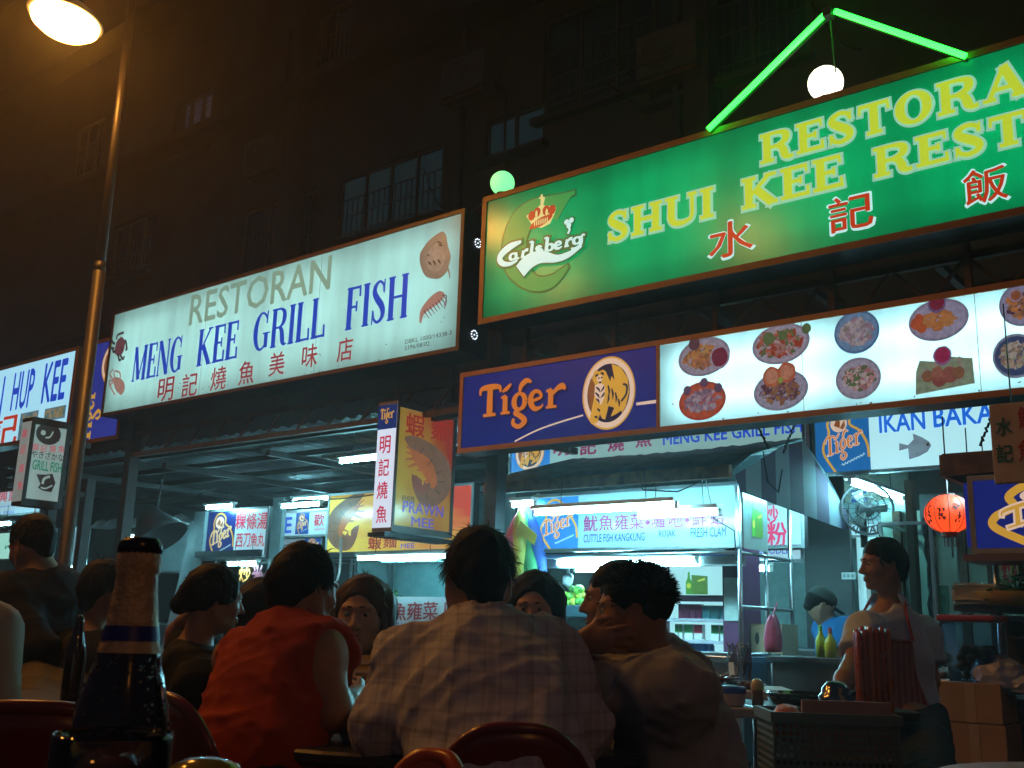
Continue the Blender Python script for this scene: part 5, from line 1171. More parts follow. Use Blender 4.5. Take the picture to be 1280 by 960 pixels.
# second row: boards behind the awning
M2 = board('stall_sign', 'long pale board reading MENG KEE GRILL FISH half hidden behind the rusty awning', 7.9, ((638, 545), (1004, 500), (1004, 545), (638, 606)), lit('pale_mint_board', (.34,.62,.60), .55, var=.2))
def pt_(x, y): return 620+x/5.333, 500+y/5.333
def pr_(x, y): return 820+x/5.333, 490+y/5.333
x0, _ = M2.loc(*pt_(360, 400)); bm = bmesh.new(); flat_poly(bm, [(0.012, .012), (x0, .012), (x0, M2.h-.012), (.012, M2.h-.012)], -.003); link('badge_ground', bm, MATS['badge_bright_blue'], M2.root)
tiger_emblem(M2, x0*.5, M2.h*.48, x0*.36, .17)
M2.cjk('明記燒魚', [pt_(440, 320), pt_(615, 312), pt_(800, 290), pt_(985, 262)], ink('plum_text', (.24,.02,.12), .7), (21, 20), bold=.06)
M2.text('MENG KEE GRILL FISH', pr_(48, 358), pr_(975, 180), i_blue, bold=.05)
IK = board('stall_sign', 'white blue lettered board reading IKAN BAKAR with a silver fish and a large lager badge', 8.3, ((1018, 518), (1330, 470), (1330, 575), (1018, 592)), lit('ikan_board', (.50,.90,.98), .78, var=.1))
def pi_(x, y): return 1000+x/4.571, 480+y/4.571
x1, _ = IK.loc(*pi_(403, 300)); tiger_badge(IK, .012, .012, x1-.02, IK.h-.024, lit('badge_mid_blue', (.015,.17,.50), .6, var=.25), i_or)
i_bb = ink('bright_blue_text', (.01,.14,.72), .8); IK.text('IKAN', pi_(455, 282), pi_(712, 145), i_bb, bold=.05); IK.text('BAKAR', pi_(765, 250), pi_(1190, 90), i_bb, bold=.05)
i_sil = ink('silver_fish_print', (.22,.34,.42), .6, var=.5); IK.shape('fish_picture', [pi_(*p) for p in ((752, 352), (740, 330), (700, 305), (645, 283), (650, 318), (618, 350), (568, 338), (592, 358), (568, 382), (620, 368), (640, 398), (625, 432), (680, 415), (730, 388))], i_sil, .006)
IK.ellipse('fish_eye', pi_(732, 346), .012, .012, i_dk, .008)

# awning frame details: chains holding the boards
for px, py, n in ((960, 530, 6.7), (978, 535, 6.75), (1222, 520, 6.4)):
    s, z = F(px, py, n); ch = facade_root('hanging_chain', s, n, z-.2, ('dark chain crossing the letters GRILL below the menu board' if px < 970 else 'dark chain just left of the word FISH below the menu board') if px < 1100 else 'dark chain slanting up from the small roof on the right', 'chain', 'dark chains under the menu board')
    bm = bmesh.new()
    for k in range(16): tube(bm, [(.01*(k % 2)+k*.012*(1 if px > 970 else -1), .0, .02+k*.026), (-.01*(k % 2)+(k+1)*.012*(1 if px > 970 else -1), 0, .05+k*.026)], .008, 5)
    link('links', bm, m_black, ch)

# kitchen to the right of the cabinet
FN = board('stall_sign', 'white board reading FRIED NOODLE behind the chrome posts', 8.2, ((872, 690), (1003, 684), (1003, 697), (872, 706)), f_white)
FN.text('FRIED NOODLE', pv(527, 285), pv(890, 236), i_btx, bold=.02)
bm = bmesh.new(); x, _ = FN.loc(*pv(498, 260)); flat_poly(bm, [(.01, .01), (x, .01), (x, FN.h-.01), (.01, FN.h-.01)], -.003); link('badge_ground', bm, b_blue, FN.root)
PK = board('stall_sign', 'white board with one big pink character seen through the chrome posts', 8.1, ((955, 630), (1003, 628), (1003, 683), (955, 683)), f_white)
PK.cjk('粉', [pv(808, 150)], ink('hot_pink_text', (.60,.05,.16), .85), (25, 32), bold=.05); PK.cjk('炒', [pv(770, 20)], MATS['hot_pink_text'], (18, 24), bold=.05)
nk = facade_root('noodle_kitchen', -4.15, 8.25, 0, 'dim noodle kitchen with a glass cabinet and steel counter behind the chrome posts', 'stall')
bm = bmesh.new(); box(bm, 0, 1.75, 0, .7, 0, .9, bev=.01); link('counter', bm, m_steel, nk)
bm = bmesh.new(); box(bm, -.3, 1.1, 1.05, 1.09, .9, 2.2); link('back_panel', bm, mat('greenish_back_panel', (.2,.3,.3), rough=.5, var=.5, scale=4), nk)
glass_case(nk, 1.35, 1.72, -.3, .35, .92, 1.85)
bx = facade_root('cardboard_box', *(lambda a: (a[0], 7.62, .846))(F(955, 830, 7.6)), 'brown cardboard box with an oval hand hole beside the chrome post', 'box')
bm = bmesh.new(); box(bm, -.20, .14, 0, .3, 0, .24); link('carton', bm, m_card, bx)
bm = bmesh.new(); flat_ellipse(bm, -.06, .13, .018, .045, -.003); link('hand_hole', bm, m_black, bx)
cr = facade_root('plastic_crate', *(lambda a: (a[0], 8.4, .9))(F(940, 790, 8.4)), 'lime green and white tub on the noodle kitchen counter', 'tub')
bm = bmesh.new(); box(bm, -.16, .16, -.1, .1, 0, .16, bev=.015); link('tub', bm, mat('milky_green_plastic', (.45,.68,.35), rough=.35, var=.3), cr)
bm = bmesh.new(); box(bm, -.17, .17, -.11, .11, .161, .185, bev=.008); link('lid', bm, mat('milky_white_plastic', (.6,.7,.62), rough=.35), cr)
pb_ = facade_root('pink_bag', *(lambda a: (a[0], 6.93, a[1]))(F(967, 815, 6.93)), 'translucent pink plastic bag hanging on the chrome post', 'bag')
bm = bmesh.new(); lathe(bm, [(0, 0), (.05, .0), (.066, .03), (.06, .10), (.045, .18), (.035, .22), (.02, .25), (0, .25)], 18); 
for v in bm.verts: v.co += Vector((random.uniform(-.008, .008), random.uniform(-.008, .008), 0))
link('bag', bm, mat('pink_plastic', (.55,.10,.20), rough=.3, var=.3), pb_, smooth=True)
bm = bmesh.new(); tube(bm, [(0, 0, .24), (.02, .04, .34)], .006, 5); link('handle', bm, MATS['pink_plastic'], pb_)
for k, (px, py, c, lab) in enumerate(((1026, 803, (.40,.42,.03), 'tall yellow sauce bottle with a green cap in front of the blue shirt'), (1038, 806, (.45,.40,.02), 'squat yellow sauce bottle with a red cap in front of the blue shirt'))):
    s, z = F(px, py, 7.2); b_ = facade_root('sauce_bottle', s, 7.2, z-.1, lab, 'bottle', 'yellow sauce bottles')
    bm = bmesh.new(); lathe(bm, [(0, 0), (.035-.006*k+.012*k, 0), (.036+.006*k, .12), (.014, .165), (.012, .18), (0, .18)], 14); link('body', bm, mat('yellow_sauce_%d' % k, c, rough=.25), b_, smooth=True)
    bm = bmesh.new(); lathe(bm, [(.016, .178), (.012, .215), (0, .22)], 10); link('cap', bm, lr[0] if k == 0 else p_red, b_)
sh = facade_root('side_counter', *(lambda a: (a[0], 7.05, 0))(F(1035, 830, 7.05)), 'low dark steel counter under the yellow sauce bottles', 'counter')
bm = bmesh.new(); zc = F(1030, 822, 7.2)[1]; box(bm, -.45, .35, 0, .5, zc-.04, zc, bev=.005); box(bm, -.42, .32, .03, .47, .0, zc-.041); link('counter', bm, m_dark, sh)

# ================================================================== PASSAGE AND RIGHT STALL
def slab(name, label, cat, N, quad, m, depth=.05, **k):
    s = Sign(name, label, cat, N, quad=quad); bm = bmesh.new(); box(bm, 0, s.w, 0, depth, 0, s.h, **k); link('panel', bm, m, s.root); return s
m_tilew = mat('pale_green_wall', (.50,.60,.48), rough=.45, var=.35, scale=3)
PWL = slab('wall_panel', 'pale green metal wall panels with posters along their foot behind the waiter', 'wall', 8.6, ((1108, 640), (1300, 632), (1300, 930), (1108, 930)), m_tilew)
bm = bmesh.new()
for px in (1125, 1167, 1205, 1240): x, _ = PWL.loc(px, 700); box(bm, x-.03, x+.03, -.045, -.002, 0, PWL.h)
link('rib', bm, m_rust, PWL.root)
for k, (px, c) in enumerate(((1178, (.10,.24,.10)), (1196, (.22,.26,.24)), (1208, (.05,.12,.30)), (1222, (.25,.25,.16)))):
    a, b = PWL.loc(px-7, 776), PWL.loc(px+7, 732); bm = bmesh.new(); box(bm, a[0], b[0], -.012, -.003, a[1], b[1]); link('poster', bm, mat('poster_print_%d' % k, c, rough=.5, var=.8, scale=14, second=(.4,.4,.35) if k % 2 else (.03,.05,.06)), PWL.root)
WB = slab('welcome_board', 'grey board reading WELCOME behind the red lantern', 'sign', 8.45, ((1150, 618), (1330, 610), (1330, 652), (1150, 662)), mat('slate_grey_board', (.14,.17,.18), rough=.5, var=.3))
WB.text('WELCOME', (1186, 648), (1268, 627), mat('black_lettering', (.02,.02,.02), rough=.5), bold=.03, lift=.004)
bm = bmesh.new(); box(bm, 0, WB.w, -.02, -.001, -.03, .0); link('lower_rail', bm, m_grey, WB.root)
BW = slab('lit_back_wall', 'pale yellow lit wall with blue letters behind the wall fan', 'wall', 9.6, ((1056, 585), (1135, 580), (1135, 662), (1056, 665)), mat('cream_wall', (.5,.5,.38), rough=.6, var=.25))
BW.text('EE', (1065, 640), (1084, 612), mat('blue_wall_lettering', (.05,.10,.40), rough=.5), bold=.06)
VD = board('stall_sign', 'small white lit board reading VIDAMI over the doorway behind the waiter', 9.2, ((1062, 655), (1112, 652), (1112, 668), (1062, 672)), f_white); VD.text('VIDAMI', (1066, 668), (1108, 656), i_dk, bold=.06)
dw = slab('door_frame', 'white door post with a faint glow of its own behind the waiter', 'door frame', 9.0, ((1073, 672), (1083, 671), (1083, 800), (1073, 800)), mat('glowing_white_post', (.7,.75,.75), rough=.4, emit=(.4,.8,.85), es=.35), depth=.1)  # post and lintel glow by themselves in place of light falling on them
a = dw.loc(1110, 676); bm = bmesh.new(); box(bm, dw.w+.001, a[0], 0, .1, dw.h-.10, dw.h); link('lintel', bm, MATS['glowing_white_post'], dw.root)
dkp = slab('dark_doorway', 'dark wooden partition left of the white door post', 'partition', 8.9, ((1008, 640), (1066, 636), (1066, 900), (1008, 900)), mat('near_black_wood', (.02,.018,.02), rough=.5, var=.4))
SW = slab('socket_strip', 'row of white sockets on the dark partition', 'socket', 8.88, ((1052, 716), (1069, 715), (1069, 723), (1052, 725)), m_whitepaint, depth=.02)
bm = bmesh.new()
for k in range(3): box(bm, SW.w*(.12+k*.3), SW.w*(.3+k*.3), -.006, -.001, SW.h*.25, SW.h*.75)
link('socket_face', bm, m_grey, SW.root)
def wall_fan(px, py, N, r, label, yaw):
    s, z = F(px, py, N); f = facade_root('wall_fan', s, N, z-r, label, 'fan', 'wall fans in the passage'); f.rotation_euler.z = -PHI+yaw
    bm = bmesh.new()
    for q_ in (1, .72, .45): tube(bm, [(q_*r*math.cos(a*math.pi/18), -.06*(1-q_), r+q_*r*math.sin(a*math.pi/18)) for a in range(37)], .006 if q_ < 1 else .012, 5, cap=False)
    for k in range(20): a = k*math.pi/10; tube(bm, [(0, -.07, r), (r*math.cos(a), 0, r+r*math.sin(a))], .003, 4)
    link('cage', bm, m_dark, f)
    bm = bmesh.new()
    for k in range(3):
        a = k*2.094; vs = [bm.verts.new((q_*r*math.cos(a+d), .03+t, r+q_*r*math.sin(a+d))) for q_, d, t in ((.12, 0, 0), (.8, -.35, .02), (.85, .25, -.02), (.3, .45, -.01))]; bm.faces.new(vs)
    o = link('blade', bm, mat('smoky_blade', (.05,.055,.05), rough=.3), f); o.modifiers.new('Solidify', 'SOLIDIFY').thickness = .004
    bm = bmesh.new(); tube(bm, [(0, .03, r), (0, .2, r), (0, .24, r-.05), (0, .24, r-.3)], [.07, .07, .03, .03], 10); link('motor', bm, m_black, f)
wall_fan(1084, 636, 8.6, .21, 'wall fan with a round cage left of the waiter under a tube', .5)
pp_ = slab('passage_post', 'dark post with tangled cables between the fan and the red lantern', 'post', 8.2, ((1138, 600), (1147, 599), (1147, 900), (1138, 900)), m_rust, depth=.09)
bm = bmesh.new(); x = pp_.w+.12
for j in range(3): tube(bm, [(x+.03*math.sin(k*1.3+j*2), -.03+.03*math.cos(k*1.7+j), pp_.h-.3-k*.13) for k in range(14)], .014, 6)
link('cable_tangle', bm, m_black, pp_.root)
# red lantern
s, z = F(1185, 633, 6.8); rl = .14; ln = facade_root('paper_lantern', s, 6.8, z-rl*.8-.05, 'glowing red round lantern with black figures in the passage', 'lantern')
m_lan = mat('red_lantern_skin', (.5,.05,.02), rough=.6, emit=(1,.075,.012), es=1.1, var=.15, scale=3)
bm = bmesh.new(); n = 48; rings = []
for i in range(15):
    t = -1+2*i/14; rr = rl*math.sqrt(max(.10, 1-(t*.93)**2)); rings.append([bm.verts.new((rr*(1+.03*abs(math.sin(k*math.pi*10/n*1)))*math.cos(2*math.pi*k/n), rr*(1+.03*abs(math.sin(k*math.pi*10/n)))*math.sin(2*math.pi*k/n), rl*.82+t*rl*.82)) for k in range(n)])
for a, b in zip(rings, rings[1:]):
    for k in range(n): bm.faces.new((a[k], a[(k+1) % n], b[(k+1) % n], b[k]))
link('skin', bm, m_lan, ln, smooth=True)
bm = bmesh.new(); blob(bm, (0, -.0, rl*.82), .03, 2); link('bulb', bm, mat('lantern_bulb', (.9,.9,.8), emit=(1,.7,.3), es=6, var=0), ln)
bm = bmesh.new(); lathe(bm, [(.05, -.03), (.05, .01), (0, .012)], 14); lathe(bm, [(.045, rl*1.63), (.045, rl*1.72), (0, rl*1.73)], 14); tube(bm, [(0, 0, rl*1.7), (0, 0, rl*1.7+.5)], .005, 5)
for k in range(8): tube(bm, [(.035*math.cos(k*.785), .035*math.sin(k*.785), -.03), (.035*math.cos(k*.785), .035*math.sin(k*.785), -.09)], .004, 4)
link('cap_and_tassel', bm, mat('dark_red_lacquer', (.12,.02,.02), rough=.4), ln)
m_lk = mat('lantern_ink', (.06,.005,.005), rough=.6)
bm = bmesh.new()
for c_ in range(10):
    a0 = 2*math.pi*(c_+.5)/10
    for k in range(13):
        pts = []; a = a0+random.uniform(-.14, .14); t0 = random.uniform(-.5, .45)
        for j in range(3): pts.append((a+j*random.uniform(-.06, .06), t0+j*random.uniform(-.09, .09)))
        vs1 = []
        for (aa, t) in pts:
            rr = rl*1.036*math.sqrt(1-(t*.93)**2)+.003
            for dd in (-.04, .04): vs1.append(bm.verts.new((rr*math.cos(aa+dd), rr*math.sin(aa+dd), rl*.82+(t+dd*.7)*rl*.82)))
        for j in range(2): bm.faces.new((vs1[2*j], vs1[2*j+1], vs1[2*j+3], vs1[2*j+2]))
for k in range(10):
    a = 2*math.pi*k/10; pts = []
    for i in range(15):
        t = -1+2*i/14; rr = rl*math.sqrt(max(.10, 1-(t*.93)**2))+.003; pts.append((rr*math.cos(a), rr*math.sin(a), rl*.82+t*rl*.82))
    tube(bm, pts, .0025, 4)
link('figures', bm, m_lk, ln, recalc=False)
st_ = slab('hanging_rod', 'thin dark rod hanging askew below the red lantern', 'rod', 7.6, ((1187, 664), (1188.5, 664), (1192, 697), (1191, 697)), m_black, depth=.02)

# right stall: small dark roof, lager box, plank sign
RS = facade_root('food_stall', *(lambda a: (a[0], 6.3, 0))(F(1222, 700, 6.3)), 'dim right stall with a small dark roof, chrome posts and shelf of greens', 'stall')
def rloc(px, py, N=6.3):
    s, z = F(px, py, N); return s-F(1222, 700, 6.3)[0], z
xa, za = rloc(1182, 575, 6.0); zt_ = rloc(1240, 525, 6.0)[1]
bm = bmesh.new(); xr = xa+1.7
vs = [bm.verts.new(p) for p in ((xa, -.3, za), (xr, -.3, za), (xr, .5, zt_), (xa+.35, .5, zt_), (xa, 1.3, za), (xr, 1.3, za))]
for f in ((0, 1, 2, 3), (3, 2, 5, 4), (0, 3, 4)): bm.faces.new([vs[i] for i in f])
o = link('roof', bm, mat('tar_roof', (.03,.03,.035), rough=.7, var=.4), RS); o.modifiers.new('Solidify', 'SOLIDIFY').thickness = .02
bm = bmesh.new(); box(bm, xa-.01, xr, -.335, -.305, za-.09, za+.03); box(bm, xa-.035, xa-.005, -.3, 1.3, za-.09, za+.03); link('fascia', bm, mat('rusty_fascia', (.20,.10,.06), rough=.7, var=.7, scale=9, second=(.05,.03,.03)), RS)
x2, zsh = rloc(1248, 758); bm = bmesh.new()
for x in (x2, x2+.9): tube(bm, [(x, 0, 0), (x, 0, za-.1)], .016, 8)
tube(bm, [(x2, .8, 0), (x2, .8, za-.1)], .016, 8)
link('post', bm, m_steel, RS, smooth=True)
bm = bmesh.new(); xs_, _ = rloc(1200, 758); box(bm, xs_, xs_+1.6, -.12, .5, zsh-.03, zsh); link('shelf', bm, m_dark, RS)
x3, z3 = rloc(1252, 830); bm = bmesh.new(); a = x3
box(bm, a, a+.03, .02, .5, z3, zsh-.05); box(bm, a+.031, a+1.2, .02, .5, z3-.03, z3); box(bm, a+.031, a+1.2, .47, .5, z3+.001, zsh-.05); box(bm, a+.031, a+1.2, .02, .5, zsh-.08, zsh-.05); box(bm, a+.031, a+1.2, .1, .45, z3+.14, z3+.155); link('cupboard', bm, m_grey, RS)
x4, z4 = rloc(1232, 868); bm = bmesh.new(); box(bm, x4, x4+1.4, -.25, .5, z4-.14, z4, bev=.01); box(bm, x4+.1, x4+1.4, -.15, .45, 0, z4-.141); link('sink_counter', bm, mat('dull_blue_steel', (.14,.15,.19), rough=.4, metal=.5, var=.3), RS)
TB = board('lager_light_box', 'deep blue lager light box over the right stall shelf', 5.95, ((1216, 600), (1420, 585), (1420, 690), (1216, 684)), lit('deep_blue_box', (.010,.018,.20), .6, var=.35), depth=.3)
xx = TB.loc(1236, 640)[0]; tiger_badge(TB, xx-.12, .02, .95, TB.h-.04, MATS['deep_blue_box'], i_gold2)
bm = bmesh.new(); box(bm, -.06, TB.w, -.03, .33, -.055, -.02); link('base_frame', bm, mat('dull_pink_frame', (.20,.12,.14), rough=.5, var=.3), TB.root)
PL = slab('plank_sign', 'old whitish plank with green and red painted characters at the right edge', 'sign', 5.3, ((1238, 505), (1380, 492), (1380, 600), (1240, 603)), mat('aged_white_plank', (.55,.46,.42), rough=.75, var=.35, scale=5, bump=.2), depth=.03, bev=.008)
p_grn = mat('green_paint', (.01,.13,.07), rough=.5)
PL.cjk('水記', [pi_(1165, 245), pi_(1170, 398)], p_grn, (21, 23), bold=.05); PL.cjk('鮮魚', [pi_(1300, 190), pi_(1300, 380)], p_red, (24, 28), bold=.05)
bm = bmesh.new()
for x in (.1, PL.w-.1): tube(bm, [(x, .015, PL.h), (x, .015, PL.h+.5)], .004, 5)
link('wire', bm, m_black, PL.root)
gb = facade_root('vegetable_basket', *(lambda a: (a[0], 6.28, zsh+.001))(F(1268, 755, 6.28)), 'yellow rimmed basket of long green chillies on the right shelf', 'basket')
bm = bmesh.new(); lathe(bm, [(0, 0), (.16, 0), (.22, .07), (.215, .075), (.15, .01), (0, .01)], 24); link('basket', bm, mat('yellow_plastic', (.42,.32,.04), rough=.4), gb, smooth=True)
bm = bmesh.new()
for k in range(120):
    a, r = random.uniform(0, 6.28), random.random()**.5*.19; c = Vector((math.cos(a)*r, math.sin(a)*r, .03+random.random()*(.17-.6*r))); d = Vector((random.gauss(0,1), random.gauss(0,1), random.gauss(0,.35))).normalized()*.06
    tube(bm, [c-d, c, c+d+Vector((0,0,.01))], [.003, .009, .002], 5)
link('chilli', bm, mat('chilli_green', (.03,.18,.02), rough=.35, var=.4), gb, smooth=True)
lk_ = facade_root('leek_bundle', *(lambda a: (a[0], 6.32, zsh+.001))(F(1276, 755, 6.32)), 'upright bundle of pale green stalks behind the chilli basket', 'vegetables')
bm = bmesh.new()
for k in range(26): x, y = random.uniform(-.07, .12), random.uniform(-.05, .1); tube(bm, [(x, y+.12, .0), (x*1.1, y+.12, .25), (x*1.25+random.uniform(-.02, .02), y+.12, .5)], [.012, .011, .006], 6)
link('stalk', bm, mat('leek_green', (.22,.38,.07), rough=.4, var=.4), lk_, smooth=True)
pk_ = facade_root('paper_packet', *(lambda a: (a[0], 6.2, zsh+.001))(F(1225, 755, 6.2)), 'crumpled pale paper packet at the left end of the right shelf', 'packet')
bm = bmesh.new(); box(bm, -.13, .12, -.06, .1, 0, .11, bev=.02); bmesh.ops.subdivide_edges(bm, edges=bm.edges[:], cuts=2)
for v in bm.verts: v.co += Vector((random.uniform(-.012, .012), random.uniform(-.012, .012), random.uniform(0, .012)))
link('packet', bm, mat('pale_paper', (.45,.5,.45), rough=.8), pk_)
GC = Sign('glass_characters', 'dark red painted character on the glass right of the chrome post', 'lettering', 6.45, rect=(F(1250, 720, 6.45)[0], F(1300, 720, 6.45)[0], F(1250, 745, 6.45)[1], F(1250, 695, 6.45)[1]))
GC.panel(mat('clear_acrylic', (.3,.36,.4), rough=.2, alpha=.4, var=.1)); GC.cjk('炒', [(1262, 713)], mat('wine_red_paint', (.32,.01,.05), rough=.5), (20, 36), bold=.06)
# tub, boxes, sack of things by the right stall
bpt = PZ(1220, 858, .72); 
def rroot(name, p, label, cat, group=None, rz=-PHI): return empty(name, p, rz, label, cat, group)
tb0 = P(1221, 852, 5.6); tb = rroot('storage_tub', tb0, 'tall clear tub half full of round potatoes under a red lid', 'tub')
bm = bmesh.new(); w = .125; prof = [(w*.84, 0), (w, .30)]
def sqtube(bm, prof, asp=1.0):
    rings = [[bm.verts.new((sx*r, sy*r*asp, z)) for sx, sy in ((-1,-1),(1,-1),(1,1),(-1,1))] for r, z in prof]
    for a, b in zip(rings, rings[1:]):
        for k in range(4): bm.faces.new((a[k], a[(k+1) % 4], b[(k+1) % 4], b[k]))
    return rings
r_ = sqtube(bm, prof); bm.faces.new(r_[0][::-1]); link('body', bm, glassy('cloudy_tub', (.62,.68,.80), .15, .75), tb)
bm = bmesh.new(); box(bm, -w-.02, w+.02, -w-.02, w+.02, .301, .335, bev=.012); box(bm, -w-.035, w+.035, -.03, .03, .31, .328, bev=.005); link('lid', bm, mat('red_lid', (.38,.02,.03), rough=.3), tb)
potato = mat('potato_brown', (.30,.22,.13), rough=.7, var=.4, scale=12)
for k in range(40):
    lay = k//11; x, y = random.uniform(-.075, .075), random.uniform(-.075, .075); r = random.uniform(.024, .034); bm = bmesh.new(); blob(bm, (0, 0, 0), (r, r*.9, r*.85), 2, .03); o = link('potato', bm, potato, None, smooth=True)
    o.location = tb0+Matrix.Rotation(-PHI, 3, 'Z') @ Vector((x, y, .035+lay*.042)); tag(o, 'small round brown potato inside the clear tub', 'potato', 'potatoes in the tub')
zb = tb0.z
for k in range(4):
    h = zb/4; o = rroot('carton', tb0-Vector((0, 0, (k+1)*h))+RX*(.01*(k % 2)), ['top', 'second', 'third', 'lowest'][k]+' brown carton of the stack carrying the potato tub', 'carton', 'cartons under the tub')
    bm = bmesh.new(); box(bm, -.15, .15, -.14, .16, .002, h-.003, bev=.004); link('carton', bm, m_card, o); bm = bmesh.new(); box(bm, -.025, .025, -.1425, -.1405, .004, h-.006); link('tape', bm, mat('packing_tape', (.42,.32,.2), rough=.3), o)
wc0 = P(1184, 875, 6.0); wc0.z = 0; wc = rroot('wooden_cupboard', wc0, 'brown wooden cupboard between the waiter and the stacked cartons', 'cupboard')
hz = P(1184, 868, 6.0).z; bm = bmesh.new(); box(bm, -.25, .18, 0, .4, 0, hz, bev=.006); link('body', bm, m_wood, wc); bm = bmesh.new(); box(bm, -.23, .16, -.02, -.002, .05, hz-.06, bev=.004); link('door', bm, m_wood, wc); bm = bmesh.new(); box(bm, -.27, .2, -.03, .42, hz+.001, hz+.03, bev=.004); link('top', bm, m_dark, wc)
tr_ = rroot('food_tray', Vector((wc0.x, wc0.y, hz+.031))+NX*.15, 'foil tray of dark food on the wooden cupboard behind the waiter', 'tray')
bm = bmesh.new(); box(bm, -.24, .22, -.16, .16, 0, .05, bev=.012); link('tray', bm, m_steel, tr_); bm = bmesh.new()
for k in range(40): blob(bm, (random.uniform(-.2, .18), random.uniform(-.12, .12), .06+random.random()*.03), random.uniform(.02, .035), 1, .2)
link('food', bm, mat('dark_food', (.10,.08,.06), rough=.6, var=.5), tr_, smooth=True)
cbg = rroot('carrier_bag', P(1248, 862, 5.5), 'crumpled pale blue carrier bag on the sink counter beside the tub', 'bag')
bm = bmesh.new(); blob(bm, (0, 0, .07), (.13, .1, .10), 3, .10); blob(bm, (.12, 0, .03), (.1, .08, .05), 3, .12); link('bag', bm, mat('pale_blue_film', (.45,.48,.62), rough=.25, var=.3), cbg, smooth=False)

